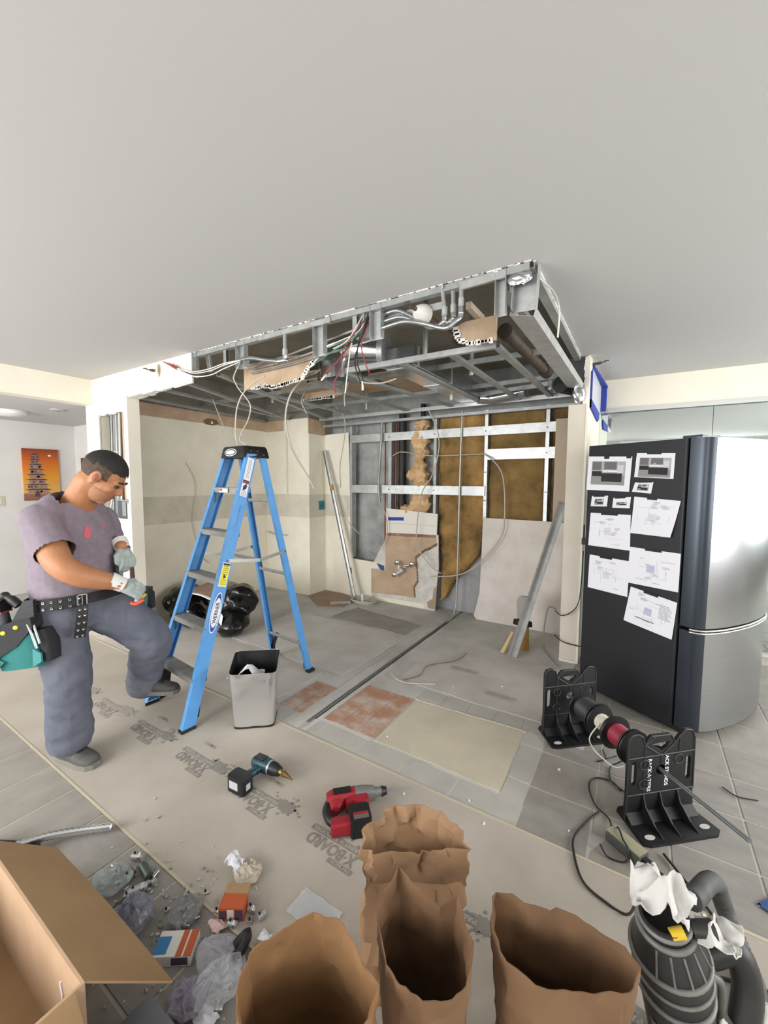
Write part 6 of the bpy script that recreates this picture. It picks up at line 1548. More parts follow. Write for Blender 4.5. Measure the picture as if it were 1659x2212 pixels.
st1, m1 = stand((.08, 1.897, .0005), 'nearer black spool stand with white lettering, in front of the fridge')
st2, m2 = stand((-.355, 2.355, .0005), 'farther black spool stand beside the fridge side')
b = MB()
put_text(b, 'RACK\u00b7A\u00b7TIERS', m1 @ frame((.118, .1338, .280), (0, 0, -1), (1, 0, 0), (0, -1, 0)), .15, .018, True); b.build('lettering', M_paper, st1)
b = MB(); put_text(b, 'JACK STANDS', m1 @ frame((.205, .1338, .298), (0, 0, -1), (1, 0, 0), (0, -1, 0)), .15, .018, True); b.build('lettering', M_paper, st1)
h0 = m1 @ Vector((.185, .14, .225))
SN0 = SN; SN = (h0 - (m2 @ Vector((.185, .14, .225)))).normalized(); SW = Vector((-SN.y, SN.x, 0)).normalized()
rod = MB(); rod.tube([h0 + SN * .375, h0 - SN * .72], .009, 10); rod.build('spool_rod', mat('rod_steel', '#8d9092', .4, .8), label='grey steel rod through both spool stands', cat='rod', smooth=60)
def spool(label, s0, s1, rf, rc, mcol, wound):
    t = thing('wire_spool', label, 'wire spool', tuple(h0 - SN * ((s0 + s1) / 2) - Vector((0, 0, rf))), 0, 'wire spools on the rod')
    fr_ = lambda s: frame(h0 - SN * s, SW, Vector((0, 0, 1)), -SN)
    for s in (s0, s1 - .008):
        MB().lathe([(.012, 0), (rf, 0), (rf + .002, .004), (rf, .008), (.012, .008)], 28, fr_(s)).build('flange', M_black, t, smooth=40)
    L = s1 - s0 - .016; prof = [(.012, .008)]
    for i in range(int(L / .006)):
        prof += [(rc, .008 + i * .006), (rc + .0022, .008 + i * .006 + .003)]
    prof += [(rc, s1 - s0 - .008), (.012, s1 - s0 - .008)]
    MB().lathe(prof, 24, fr_(s0)).build('wound_wire', mcol, t, smooth=60)
    return t
spool('spool with dusty white wire next to the nearer stand', .03, .15, .085, .045, mat('wire_wound_white', '#c9c2b4', .7), 0)
spool('spool with crimson wire between the two white ones', .155, .27, .085, .052, mat('wire_wound_red', '#8f1f35', .5), 0)
spool('spool with loose white wire behind the crimson one', .275, .38, .08, .040, mat('wire_wound_white', '#c9c2b4', .7), 0)
spool('spool with black wire next to the farther stand', .385, .52, .085, .062, mat('wire_wound_black', '#232528', .5), 0)
q0 = h0 - SN * .33
cable('loose white wire curling off the spool to the floor', [q0 + V3(-.03, -.04, .02), q0 + V3(-.07, -.06, -.06), q0 + V3(-.05, -.05, -.12), q0 + V3(.0, -.08, -.14), q0 + V3(.05, -.10, -.15), q0 + V3(.09, -.10, -.13)], .0035, M_wire_w)
cable('dark green wire looping on the floor left of the nearer stand', [(.0, 2.30, .12), (-.04, 2.35, .05), (-.075, 2.359, .006), (-.064, 2.248, .006), (.0, 2.20, .006), (.03, 2.15, .02)], .0035, mat('dark_green_wire', '#26382e', .5))
cable('black-green wire trailing from the stand to the adapter', [(-.02, 2.20, .006), (-.064, 2.248, .006), (-.135, 2.229, .006), (-.155, 2.153, .006), (-.119, 2.04, .006), (-.06, 1.985, .006), (-.045, 1.92, .02), (-.04, 1.89, .05)], .0035, M_wire_b)
cable('thin brown wire on the tiles between the stands', [(-.12, 2.50, .006), (-.10, 2.42, .006), (-.14, 2.37, .006), (-.05, 2.44, .03)], .003, M_wire_b)
cable('short black wire on the floor right of the nearer stand', [(.40, 2.50, .006), (.45, 2.46, .006), (.53, 2.48, .006)], .003, M_wire_b)

# ================================================================ POWER ADAPTER AND CORDS
ad = thing('power_adapter', 'grey oblong power adapter with a pale top on the floor by the nearer stand', 'power adapter', (.012, 1.845, 0), math.atan2(-.075, .12))
AM = WM[ad.name]
MB().bbox((-.07, -.03, .0), (.07, .03, .044), .006, AM, axis=0).build('case', mat('adapter_grey', '#4d4e4b', .6), ad, smooth=40)
MB().bbox((-.069, -.029, .044), (.069, .029, .050), .004, AM, axis=0).build('lid', mat('adapter_beige', '#9d987f', .7), ad, smooth=40)
MB().box((.07, -.012, .01), (.115, .012, .035), AM).box((.115, -.006, .014), (.145, .006, .028), AM).build('plug', M_blackm, ad)
cable('black cord hooked over the power adapter', [(-.04, 1.93, .006), (-.02, 1.885, .055), (.0, 1.83, .055), (.02, 1.80, .045), (.01, 1.78, .006), (-.05, 1.77, .006), (-.08, 1.80, .02)], .0035, M_wire_b)
cable('black cord curving over the board to the vacuum', [(-.10, 2.0, .006), (-.128, 1.941, .006), (-.175, 1.80, .008), (-.164, 1.705, .008), (-.119, 1.599, .009), (-.042, 1.56, .009), (.02, 1.54, .02), (.04, 1.40, .20), (.035, 1.22, .40)], .0045, M_wire_b)
cable('black cord running along the tiles right of the vacuum', [(.14, 1.90, .01), (.217, 1.792, .008), (.279, 1.70, .008), (.309, 1.605, .009), (.38, 1.525, .009), (.55, 1.40, .009)], .005, M_wire_b)
cable('short black cord branching below the vacuum hose', [(.26, 1.49, .012), (.31, 1.51, .009), (.352, 1.533, .009)], .005, M_wire_b)
MB().prism([(.413, 1.849), (.60, 1.75), (.75, 1.95), (.55, 2.02)], .002, .006).build('blue_sheet', mat('blue_plastic', '#2d4a7a', .6), label='corner of a blue plastic sheet at the right edge', cat='sheet')

# ================================================================ VACUUM
vt, vb = V3(.088, 1.13, .474), V3(.165, 1.22, .004)
vax = (vt - vb).normalized(); vx = vax.orthogonal().normalized(); vx = Vector((1, 0, 0)) - vax * vax.x; vx.normalize(); vy = vax.cross(vx)
VM_ = frame(vb, vx, vy, vax) @ Matrix.Diagonal((.87, .87, 1, 1)); VL = (vt - vb).length
va = thing('vacuum_cleaner', 'dusty black canister vacuum with grey rings and a rag on top', 'vacuum cleaner', (vb.x, vb.y, 0))
M_vac = mat('vacuum_black', '#222223', .5, col2='#3a3937', scale=5, contrast=(.45, .8)); M_vr = mat('vacuum_ring', '#5f605e', .45, col2='#77766f', scale=12)
MB().lathe([(.0, .02), (.075, .02), (.086, .05), (.088, .16), (.09, .26), (.088, .30)], 32, VM_).build('tank', M_vac, va, smooth=40)
MB().lathe([(.088, .30), (.094, .33), (.092, .37), (.070, .43), (.062, .445)], 32, VM_).build('shoulder', M_vac, va, smooth=40)
for z, r_, th in ((.265, .091, .006), (.318, .094, .0045), (.365, .094, .0065), (.440, .066, .007), (.462, .060, .006)):
    MB().tube([VM_ @ V3(r_ * math.cos(a), r_ * math.sin(a), z) for a in np.linspace(0, 2 * PI, 33)], th, 8, cap=False).build('ring', M_vr, va, smooth=60)
MB().lathe([(.060, .44), (.060, .475), (.053, .475), (.05, .44)], 28, VM_).build('collar', M_vac, va, smooth=40)
for k in range(5):
    a = -1.9 + k * .45; MB().tube([VM_ @ V3(.093 * math.cos(a), .093 * math.sin(a), .37), VM_ @ V3(.070 * math.cos(a), .070 * math.sin(a), .43)], .0025, 6).build('rib', M_vr, va, smooth=60)
b = MB()
for i in range(9):
    a0, a1 = -2.4 + i * .11, -2.4 + (i + 1) * .11
    b.add([(.0905 * math.cos(a), .0905 * math.sin(a), z) for z in (.12, .20) for a in (a0, a1)], [(0, 1, 3, 2)], VM_)
b.build('label_plate', mat('vac_label', '#8b8a88', .6, col2='#4e4d4c', scale=30), va)
MB().tube([VM_ @ V3(.06, .0, .455), VM_ @ V3(.11, .02, .452)], [.018, .022], 12).build('outlet_port', M_vac, va, smooth=60)
b = MB(); b.tube(smooth_path([VM_ @ V3(.088, .03, .30), VM_ @ V3(.11, .04, .27), VM_ @ V3(.105, .04, .20), VM_ @ V3(.09, .03, .16)], 4), .010, 8); b.build('latch', M_vr, va, smooth=60)
b = MB(); b.tube(smooth_path([VM_ @ V3(.085, .08, .30), VM_ @ V3(.15, .11, .31), VM_ @ V3(.17, .09, .24), VM_ @ V3(.15, .05, .16)], 5), .032, 12); b.build('motor_elbow', M_vac, va, smooth=60)
hp_, hr_ = ribbed([(.16, 1.28, .40), (.235, 1.50, .30), (.29, 1.62, .12), (.33, 1.58, .045), (.345, 1.48, .035), (.31, 1.36, .035), (.25, 1.27, .035), (.22, 1.20, .035)], .026, .012)
MB().tube(hp_, hr_, 12).build('hose', mat('hose_grey', '#3d3e3f', .6, col2='#565654', scale=10), va, smooth=70)
def rag(name, label, c, sx, sy, h, seed, m=None):
    b = MB()
    b.sheet(lambda u, v: (c[0] + sx * (u - .5) + .25 * sx * nz((u * 2, v * 2, seed), 1.2), c[1] + sy * (v - .5) + .25 * sy * nz((u * 2, v * 2, seed + 5), 1.2), c[2] + h * (.5 + .6 * nz((u * 1.6, v * 1.6, seed + 9), 1.5) + .25 * nz((u * 5, v * 5, seed), 1.3) + .5 * math.exp(-((u - .35) ** 2 + (v - .4) ** 2) * 9))), 14, 14, .0025)
    return b.build(name, m or mat('white_rag', '#c2c0bb', .95, bump=.3, bscale=40), label=label, cat='rag', smooth=70)
rag('rag', 'white rag stuffed into the open top of the vacuum', (vt.x + .0, vt.y + .01, .445), .12, .11, .12, 1.)
rag('rag', 'small white rag over the vacuum outlet port', (.195, 1.16, .42), .09, .09, .05, 4.)
b = MB(); b.tube(smooth_path([VM_ @ V3(.12, -.02, .175), VM_ @ V3(.165, .02, .15), VM_ @ V3(.195, .07, .165), VM_ @ V3(.20, .10, .19)], 5), [.012] * 8 + [.016] * 8, 8)
b.build('rag', mat('white_rag', '#d9d8d4', .95), label='white rag strip tied round the vacuum elbow', cat='rag', smooth=60)
rag('rag', 'white rag hanging below the vacuum elbow', (.235, 1.185, .10), .06, .05, .10, 7.)
MB().tube([VM_ @ V3(.015, -.045, .468), VM_ @ V3(.045, -.03, .472)], .013, 8).build('yellow_scrap', mat('yellow_sponge', '#c9a92c', .8), label='yellow sponge end in the vacuum collar', cat='sponge', smooth=50)

# ================================================================ KRAFT PAPER BAGS
def kbag(label, rim, seed, m, crump=.008, base=None, inner=None, lean=0., foldin=0.):
    R_ = [Vector(p) for p in rim]; n0 = len(R_)
    ring = []
    sub = max(2, 64 // n0)
    for i in range(n0):
        a, b_, c, d = R_[i - 1], R_[i], R_[(i + 1) % n0], R_[(i + 2) % n0]
        for k in range(sub):
            t = k / sub; ring.append(.5 * ((2 * b_) + (c - a) * t + (2 * a - 5 * b_ + 4 * c - d) * t * t + (3 * b_ - a - 3 * c + d) * t ** 3) * 1.0 if False else b_.lerp(c, t))
    N = len(ring); cx_ = sum(p.x for p in ring) / N; cy_ = sum(p.y for p in ring) / N
    bs = []
    for i in range(N):
        p = sum((ring[(i + k) % N] for k in range(-5, 6)), Vector()) / 11
        if base:
            a = 2 * PI * i / N + base[4]; co, si = math.cos(a), math.sin(a); e = .4
            lx, ly = math.copysign(abs(co) ** e, co) * base[2], math.copysign(abs(si) ** e, si) * base[3]
            ca_, sa_ = math.cos(base[5]), math.sin(base[5]); bs.append(V3(base[0] + lx * ca_ - ly * sa_, base[1] + lx * sa_ + ly * ca_, 0))
        else: bs.append(V3(cx_ + (p.x - cx_) * .96, cy_ + (p.y - cy_) * .96, 0))
    rows = 22; vs = []
    def pos(i, j, ins):
        t = j / rows; s_ = t * t * (3 - 2 * t)
        p = bs[i].lerp(ring[i], s_); p.z = .006 + (ring[i].z - .006) * t
        if foldin and t > .75: f = (t - .75) / .25; p.x += (cx_ - p.x) * foldin * f * f; p.y += (cy_ - p.y) * foldin * f * f
        rad = V3(p.x - cx_, p.y - cy_, 0); rad = rad.normalized() if rad.length > 1e-5 else V3(1, 0, 0)
        amp = crump * (.35 + t)
        fac = abs(nz((p.x, p.y, p.z), 16, seed)); fc2 = abs(nz((p.x, p.y, p.z), 29, seed + 4)); d = amp * (1.5 * nz((p.x, p.y, p.z), 6, seed) + 2.2 * (.25 - fac) + 1.3 * (.2 - fc2))
        return p + rad * (d - ins)
    for ins in (0., .0025):
        for j in range(rows + 1):
            for i in range(N): vs.append(tuple(pos(i, j, ins)))
    o = (rows + 1) * N; fs = []
    for j in range(rows):
        for i in range(N):
            i2 = (i + 1) % N
            fs.append((j * N + i, j * N + i2, (j + 1) * N + i2, (j + 1) * N + i)); fs.append((o + j * N + i2, o + j * N + i, o + (j + 1) * N + i, o + (j + 1) * N + i2))
    for i in range(N): i2 = (i + 1) % N; fs.append((rows * N + i, rows * N + i2, o + rows * N + i2, o + rows * N + i))
    fs.append(tuple(range(N))[::-1]); fs.append(tuple(o + i for i in range(N)))
    b = MB(); b.add(vs, fs)
    t_ = thing('paper_bag', label, 'paper bag', (cx_, cy_, 0), 0, 'brown paper bags in the foreground')
    b.build('bag_wall', m, t_, smooth=26)
    return t_
kbag('brown paper bag with a crumpled rolled top, farthest of the four', [(-.666, .941, .40), (-.676, .975, .42), (-.652, 1.058, .43), (-.598, 1.115, .44), (-.505, 1.152, .43), (-.421, 1.138, .42), (-.392, 1.107, .40), (-.471, 1.06, .385), (-.572, 1.0, .385), (-.623, .955, .39)], 1., M_kraftl, .017, base=(-.535, 1.025, .155, .10, PI, .55))
kbag('open paper bag with a pointed rim, middle of the front row', [(-.512, .84, .44), (-.502, .882, .47), (-.465, .883, .45), (-.387, .891, .42), (-.355, .917, .44), (-.314, .881, .43), (-.289, .85, .43), (-.272, .764, .43), (-.301, .728, .42), (-.339, .699, .42), (-.393, .695, .42), (-.436, .712, .42), (-.514, .789, .43)][::-1], 2., M_kraft_shaded, .006)
kbag('open paper bag with a domed back rim, leftmost of the front row', [(-.656, .479, .43), (-.68, .504, .43), (-.697, .551, .44), (-.66, .617, .46), (-.603, .679, .47), (-.57, .695, .46), (-.526, .697, .44), (-.428, .673, .42), (-.415, .616, .42), (-.433, .527, .42), (-.496, .466, .42), (-.589, .45, .42)][::-1], 3., mat('kraft_paper_worn', '#8b6844', .9, col2='#7b5936', scale=5, bump=.3, bscale=16), .006)
kbag('wide open paper bag beside the vacuum, rightmost of the front row', [(-.274, .976, .45), (-.233, .995, .45), (-.203, .998, .44), (-.135, 1.031, .44), (-.044, 1.046, .43), (.01, 1.028, .43), (.038, 1.0, .43), (.027, .957, .42), (.013, .936, .42), (-.061, .896, .42), (-.124, .85, .42), (-.209, .863, .42), (-.258, .924, .43)][::-1], 4., M_kraft_shaded, .006)

# ================================================================ CORDLESS TOOLS
def local(o, xdir, z=0.): x = Vector((xdir[0], xdir[1], 0)).normalized(); return frame((o[0], o[1], z), x, Vector((-x.y, x.x, 0)), (0, 0, 1))
# drill lying on its side: barrel along +x, handle along -y
D1 = local((-1.555, 1.358), (.99, .08), .0045); d1 = thing('cordless_drill', 'teal and black cordless drill with a step bit lying on the board', 'power drill', (-1.555, 1.358, .004), math.atan2(.08, .99))
M_mak = mat('drill_teal', '#14404a', .45); M_dblk = mat('drill_black', '#171819', .5)
d3 = D1.to_3x3()
def ds(m_, x, y, z, hy, hz): return (m_ @ V3(x, y, z), m_.to_3x3() @ V3(0, hy, 0), m_.to_3x3() @ V3(0, 0, hz))
MB().loft([ds(D1, -.085, 0, .042, .026, .026), ds(D1, -.07, 0, .042, .034, .033), ds(D1, -.02, 0, .042, .036, .035), ds(D1, .02, 0, .042, .033, .033)], 18, power=2.6).build('motor_housing', M_mak, d1, smooth=40)
MB().box((-.07, -.02, .074), (-.01, .02, .079), D1).build('vent_grille', M_dblk, d1)
MB().tube([D1 @ V3(.02, 0, .042), D1 @ V3(.03, 0, .042)], .034, 20).build('gear_collar', M_galv, d1, smooth=40)
MB().tube([D1 @ V3(.03, 0, .042), D1 @ V3(.055, 0, .042), D1 @ V3(.085, 0, .041)], [.033, .031, .022], 20).build('chuck', M_dblk, d1, smooth=40)
MB().tube([D1 @ V3(.085, 0, .041), D1 @ V3(.10, 0, .04)], [.014, .010], 12).build('chuck_jaws', mat('brass', '#b8a468', .3, .9), d1, smooth=40)
MB().tube([D1 @ V3(.10, 0, .04), D1 @ V3(.108, 0, .039), D1 @ V3(.165, .004, .022)], [.010, .016, .002], 12).build('step_bit', mat('bit_brown', '#7a6238', .4, .6), d1, smooth=40)
def dy(m_, x, y, z, hx, hz): return (m_ @ V3(x, y, z), m_.to_3x3() @ V3(hx, 0, 0), m_.to_3x3() @ V3(0, 0, hz))
MB().loft([dy(D1, -.025, -.02, .04, .024, .018), dy(D1, -.03, -.06, .04, .021, .018), dy(D1, -.045, -.11, .04, .024, .02)], 14, power=2.6).build('handle', M_mak, d1, smooth=40)
MB().loft([dy(D1, -.013, -.035, .04, .010, .010), dy(D1, -.010, -.06, .04, .008, .010)], 10).build('trigger', M_dblk, d1, smooth=40)
bt = MB().bbox((-.095, -.175, .0), (.015, -.105, .075), .014, D1, axis=2).build('battery', M_dblk, d1, smooth=40)
MB().box((-.075, -.1765, .02), (-.02, -.1745, .058), D1).build('battery_label', mat('label_silver', '#b9bcc0', .4), bt)
MB().box((.0145, -.155, .02), (.0165, -.13, .05), D1).build('battery_label', mat('label_silver', '#b9bcc0', .4), bt)
# rotary hammer: barrel along +x, D handle behind, battery below
D2 = local((-1.06, 1.44), (.70, .71), .0045); d2 = thing('rotary_hammer', 'red and grey cordless rotary hammer with a thin bit, lying beside the print', 'power drill', (-1.06, 1.44, .004), math.atan2(.71, .70))
M_mil = mat('hammer_red', '#93202a', .45); M_mg = mat('hammer_grey', '#6f6e6b', .5)
MB().loft([ds(D2, -.13, -.005, .04, .03, .03), ds(D2, -.11, -.002, .042, .034, .036), ds(D2, .0, 0, .042, .034, .036)], 16, power=3).build('motor_housing', M_mil, d2, smooth=40)
MB().box((-.10, -.018, .078), (-.02, .018, .081), D2).build('dark_inlay', M_dblk, d2)
MB().loft([ds(D2, .0, 0, .042, .034, .036), ds(D2, .03, .0, .042, .034, .035), ds(D2, .09, .0, .042, .026, .028)], 16, power=3).build('gear_housing', M_mg, d2, smooth=40)
MB().tube([D2 @ V3(.09, 0, .042), D2 @ V3(.105, 0, .042), D2 @ V3(.107, 0, .042), D2 @ V3(.13, 0, .042)], [.022, .022, .019, .019], 16).build('sleeve', mat('sleeve_grey', '#8b8b8a', .4, .4), d2, smooth=40)
MB().tube([D2 @ V3(.125, 0, .042), D2 @ V3(.15, 0, .042)], [.023, .016], 16).build('bit_holder', M_dblk, d2, smooth=40)
bp2, br2 = ribbed([D2 @ V3(.15, 0, .042), D2 @ V3(.20, 0, .040), D2 @ V3(.265, .0, .036)], .0045, .008)
MB().tube(bp2, br2, 8).build('drill_bit', M_galvd, d2, smooth=60)
MB().prism([(-.02, -.03), (.05, -.03), (.055, -.06), (.03, -.085), (-.01, -.06), (-.05, -.06)], .012, .072, 2, D2).build('trigger_housing', M_mil, d2)
MB().tube(smooth_path([D2 @ V3(-.12, -.02, .04), D2 @ V3(-.135, -.06, .04), D2 @ V3(-.125, -.11, .04), D2 @ V3(-.10, -.135, .04)], 4), .020, 12).build('rear_grip', M_dblk, d2, smooth=60)
MB().loft([dy(D2, -.085, -.03, .04, .045, .03), dy(D2, -.10, -.07, .04, .02, .022)], 14, power=2.6).build('grip_web', M_mil, d2, smooth=40)
MB().bbox((-.125, -.175, .008), (-.03, -.12, .066), .012, D2, axis=0).build('foot_housing', M_mil, d2, smooth=40)
bt = MB().bbox((-.045, -.185, .0), (.045, -.085, .076), .012, D2, axis=2).build('battery', M_dblk, d2, smooth=40)
MB().box((-.03, -.170, .076), (.035, -.135, .0775), D2).build('battery_label', mat('label_dim', '#6a5a5a', .5), bt); MB().box((-.03, -.148, .0775), (.035, -.137, .0785), D2).build('red_stripe', M_mil, bt)

# ================================================================ CARDBOARD BOX AND CLUTTER, LOWER LEFT
bx_ = thing('cardboard_box', 'open brown cardboard box with a folded-out flap in the lower left corner', 'cardboard box', (-1.4, .2, 0))
M_cardp = mat('cardboard_inside', '#b99a7c', .9, col2='#ad8e70', scale=4)
MB().box((-1.80, .365, .012), (-1.075, .372, .30)).build('far_wall', M_cardp, bx_); MB().box((-1.082, .0, .012), (-1.075, .365, .30)).build('right_wall', M_cardp, bx_)
MB().box((-1.80, .0, .012), (-1.793, .365, .30)).build('left_wall', M_cardp, bx_); MB().box((-1.80, -.007, .012), (-1.075, .0, .30)).build('near_wall', M_cardp, bx_); MB().box((-1.80, -.007, .004), (-1.075, .372, .012)).build('bottom', M_card, bx_)
MB().sheet(lambda u, v: (-1.80 + .72 * u + .105 * v, .372 + .155 * v, .30 - .10 * v + .012 * math.sin(u * PI) * v), 8, 4, .005).build('far_flap', M_card, bx_)
MB().sheet(lambda u, v: (-1.075 + .13 * v, .02 + .33 * u, .30 - .16 * v), 6, 4, .005).build('right_flap', M_card, bx_)
MB().sheet(lambda u, v: (-1.78 + .70 * u, -.007 - .12 * v, .30 - .10 * v), 6, 3, .005).build('near_flap', M_card, bx_)
MB().tube([(-1.20, .3635, .22), (-1.19, .3635, .19), (-1.195, .3635, .16)], .003, 6).build('tape_tear', M_paper, bx_)
for k, (lab, c) in enumerate((('top', '#6d7076'), ('bottom', '#4a4c50'))):
    MB().bbox((-1.0, .36, .055 - k * .045), (-.80, .50, .095 - k * .045), .01, T(-.08, .02, 0) if k == 0 else T(-.09, .03, 0)).build('flat_case', mat('case_grey_%d' % k, c, .4), label='flat grey plastic case beside the cardboard box, %s of the stack' % lab, cat='case', smooth=40)
fx, frr = ribbed([(-2.10, .40, .055), (-2.056, .46, .05), (-2.009, .576, .04), (-1.934, .677, .03), (-1.845, .767, .025)], .0175, .019)
frr = [r_ * (1 if i % 2 else .86) for i, r_ in enumerate(frr)]
MB().tube(fx, frr, 14).build('flex_conduit', mat('flex_bright', '#d0d2d3', .25, .9), label='bright ribbed flexible conduit lying on the left tiles', cat='conduit', smooth=60)
b = MB(); b.loft([((-2.12, .40, .004), (.10, .06, 0), (-.05, .07, 0)), ((-2.10, .42, .03), (.105, .07, 0), (-.05, .07, 0)), ((-2.09, .43, .05), (.07, .05, 0), (-.03, .04, 0))], 20, power=2.6); b.build('tool_bag', M_black, label='black tool bag half under the ribbed conduit', cat='tool bag', smooth=50)
MB().ball((-1.985, .52, .035), (.03, .045, .03), 14).build('tool_grip', M_black, label='rounded black grip behind the cardboard box', cat='hand tool', smooth=60)
# fittings: short steel couplings
def fitting(label, x, y, L, r, a, m=None):
    t = thing('conduit_fitting', label, 'fitting', (x, y, 0), a, 'steel fittings scattered by the box')
    m_ = WM[t.name]
    MB(m_).tube([(-L / 2, 0, r + .002), (L / 2, 0, r + .002)], r, 12).build('sleeve', m or M_galv, t, smooth=40)
    MB(m_).lathe([(r * 1.25, -L * .1), (r * 1.25, L * .1)], 6, T(L * .25, 0, r * 1.25 + .001) @ RY(PI / 2)).build('nut', M_foil, t)
    MB(m_).tube([(-L * .25, 0, r * 2), (-L * .25, 0, r * 2 + .008)], .004, 6).build('screw', mat('screw_dark', '#3b3d3f', .4, .8), t)
for lab, x, y, L, r, a in (('steel fitting nearest to the ribbed conduit', -1.62, .756, .045, .013, .5), ('steel fitting left of the grey-green tube', -1.568, .70, .04, .014, 1.9), ('small shiny fitting behind the dusty plastic bag', -1.619, .678, .035, .012, 2.6), ('long steel coupling below the grey-green tube', -1.484, .688, .06, .014, 1.1),
                           ('dull fitting under the long coupling', -1.50, .66, .04, .012, 2.4), ('steel nut fitting right of the orange box', -1.082, .868, .03, .011, .3), ('bright short coupling on the board', -1.037, .87, .028, .011, 1.3), ('small fitting at the foot of the orange box', -1.10, .80, .03, .010, .4), ('tiny fitting on the board edge above the small bag', -1.27, .82, .018, .006, .9),
                           ('tiny fitting between the two plastic bags', -1.33, .71, .02, .006, 1.2), ('fitting behind the orange box', -1.20, .85, .022, .009, 2.0), ('tiny coupling beside the small clear bag', -1.18, .80, .018, .006, .2), ('small fitting above the pale label', -1.06, .84, .02, .008, 2.2)):
    fitting(lab, x, y, L, r, a)
MB().tube([(-1.56, .745, .018), (-1.495, .735, .018)], .016, 14).build('cable_tube', mat('grey_green_tube', '#59635c', .4, .5), label='grey-green tube section among the fittings', cat='tube', smooth=50)
# small retail boxes
def carton(label, c, a, sz, m, faces):
    t = thing('small_carton', label, 'carton', (c[0], c[1], 0), a)
    m_ = WM[t.name]; MB(m_).box((-sz[0] / 2, -sz[1] / 2, .001), (sz[0] / 2, sz[1] / 2, sz[2])).build('carton_body', m, t)
    for nm, lo, hi, mm in faces: MB(m_).box(lo, hi).build(nm, mm, t)
M_or = mat('carton_orange', '#b3552f', .6); M_wh = mat('carton_white', '#d4d2cc', .6); M_bl = mat('carton_blue', '#2f74a8', .6); M_pu = mat('carton_purple', '#4a3a52', .6)
carton('open orange and black fittings carton with a tan flap', (-1.13, .828), .55, (.085, .05, .05), M_or, [('white_label', (-.012, -.0265, .012), (.010, -.025, .045), M_wh), ('dark_panel', (.015, -.0262, .008), (.04, -.025, .045), M_pu), ('dark_panel', (-.038, -.0262, .012), (-.016, -.025, .04), M_pu), ('tan_flap', (-.042, .025, .05), (.042, .06, .054), M_card)])
carton('white, orange and blue fittings carton lying next to the cardboard flap', (-1.185, .655), .62, (.12, .075, .035), M_wh, [('orange_stripe', (.012, -.038, .0345), (.03, .0378, .036), M_or), ('orange_stripe', (.036, -.038, .0345), (.06, .0378, .036), M_or), ('blue_splash', (-.06, -.03, .0345), (-.02, .02, .0362), M_bl), ('photo_panel', (.0, -.0385, .006), (.05, -.0372, .03), M_pu)])
# plastic bags and labels
def polybag(label, x, y, sx, sy, h, seed, m=None):
    b = MB(); b.ball((0, 0, 0), 1., 30)
    b.v = [(v[0] * (1 + .3 * nz(v, 1.8, seed)), v[1] * (1 + .3 * nz(v, 1.8, seed + 3)), max(-.9, v[2] * (1 + .7 * nz(v, 3, seed + 5) + .5 * nz(v, 7, seed)))) for v in b.v]
    b.v = [(x + sx * v[0], y + sy * v[1], .004 + h * (v[2] + .9)) for v in b.v]
    return b.build('plastic_bag', m or M_poly, label=label, cat='plastic bag', group='small plastic bags by the box')
M_polyb = mat('bluish_plastic_film', '#8f8f9f', .15, alpha=.6, bump=.6, bscale=25)
polybag('dusty clear plastic bag of screws beside the cardboard flap', -1.60, .655, .07, .06, .02, 1., mat('dusty_film', '#a9b3b1', .2, alpha=.45, bump=.6, bscale=30))
polybag('bulging bluish plastic bag against the cardboard flap', -1.39, .615, .065, .075, .04, 2., M_polyb)
polybag('small clear bag with dark fittings inside', -1.265, .735, .05, .06, .022, 3., mat('smoky_film', '#8a8c8c', .15, alpha=.5, bump=.6, bscale=30))
polybag('flat lilac-printed plastic bag in front of the cartons', -1.045, .715, .085, .06, .012, 4., mat('lilac_film', '#bdbac2', .15, alpha=.55, bump=.6, bscale=25))
polybag('crumpled clear bag left of the domed paper bag', -.985, .66, .06, .08, .03, 5.)
polybag('purple-printed plastic bag near the bottom edge', -1.035, .60, .06, .05, .02, 6., mat('purple_film', '#a39db0', .15, alpha=.65, bump=.6, bscale=25))
polybag('pale bag with a paper insert on the board', -1.20, .945, .055, .05, .02, 7., mat('pale_bag', '#c4b8a6', .4, alpha=.85, bump=.5, bscale=20))
MB().sheet(lambda u, v: (-.98 + .17 * u, .93 + .10 * v, .006 + .012 * abs(nz((u * 3, v * 3, 2), 1.3))), 10, 8, .0008).build('plastic_film', M_poly, label='torn clear film on the board left of the crumpled paper bag', cat='plastic film', smooth=40)
rag('paper_label', 'folded white leaflet standing on the pale bag', (-1.255, .93, .02), .07, .05, .045, 11., M_paper)
rag('paper_label', 'pink-edged paper tag in front of the orange carton', (-1.135, .772, .006), .05, .04, .02, 12., mat('pink_paper', '#cdb0ac', .85))
rag('paper_label', 'small white paper scrap beside the domed paper bag', (-.975, .83, .006), .035, .03, .02, 13., M_paper)
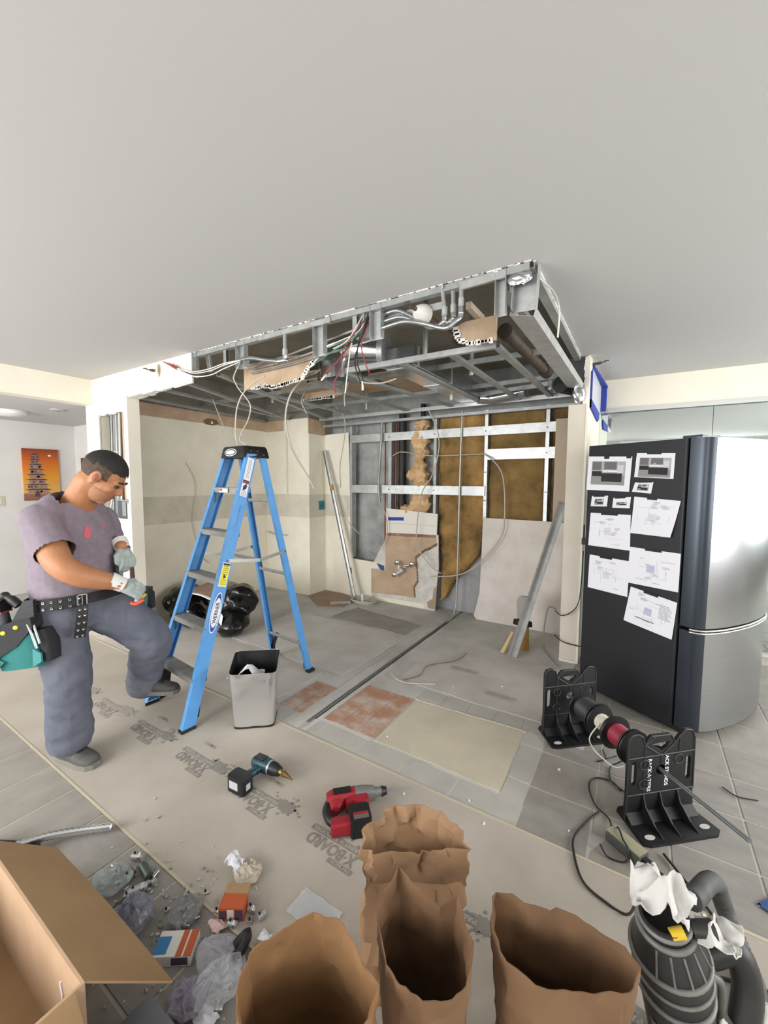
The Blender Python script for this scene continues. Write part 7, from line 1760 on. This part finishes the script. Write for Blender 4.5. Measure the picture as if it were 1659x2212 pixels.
rag('paper_label', 'white instruction slip among the clutter at the bottom edge', (-.95, .60, .012), .06, .05, .02, 14., M_paper)
b = MB(); b.tube(smooth_path([(-1.03, .76, .02), (-1.01, .79, .045), (-1.0, .76, .03), (-1.01, .73, .015)], 4), .015, 10); b.build('black_bushing', M_black, label='black plastic bushing behind the domed paper bag', cat='fitting', smooth=60)
rg2 = random.Random(41); k_ = 0
for (cx_, cy_, n_) in ((-1.60, .66, 7), (-1.265, .735, 9), (-1.0, .66, 5), (-1.08, .70, 4), (-1.45, .72, 5)):
    for i in range(n_):
        x, y = cx_ + rg2.uniform(-.06, .06), cy_ + rg2.uniform(-.05, .05); a = rg2.uniform(0, 3); r = rg2.uniform(.006, .010); L = rg2.uniform(.014, .03)
        d_ = V3(math.cos(a), math.sin(a), 0) * L / 2; c_ = V3(x, y, r + .003)
        MB().tube([c_ - d_, c_ - d_ * .2, c_ - d_ * .19, c_ + d_], [r, r, r * .75, r * .75], 8).build('connector', (M_galv, M_foil, M_galvd)[i % 3], label='small steel conduit connector ' + ('beside the cardboard flap', 'in and around the small clear bag', 'left of the domed paper bag', 'in front of the cartons', 'below the long steel coupling')[k_], cat='fitting', group='steel connectors in the clutter', smooth=50)
    k_ += 1
MB().box((-1.49, .60, .004), (-1.41, .66, .02)).build('dark_card', mat('dark_card', '#3a4038', .7), label='dark hang card with a red stripe under the bluish bag', cat='packaging')
cable('thin dark wire curl beside the domed paper bag', [(-.92, .90, .006), (-.90, .93, .02), (-.87, .925, .006), (-.85, .94, .012), (-.83, .92, .006)], .002, M_wire_b)
rg = random.Random(5); gm = MB()
for i in range(260):
    x, y = rg.gauss(-1.28, .22), rg.gauss(.70, .10)
    if y < .42 or (x > -.72 and y < .75): continue
    s_ = rg.uniform(.002, .006); gm.cbox((0, 0, 0), (s_ * 2, s_, s_), T(x, y, .004 + s_ / 2) @ RZ(rg.uniform(0, 3)))
gm.build('small_debris', mat('debris_grey', '#8a8983', .7, col2='#c8c4bc', scale=60, contrast=(.45, .55)), label='fine crumbs and screws strewn around the cardboard box', cat='debris', kind='stuff')
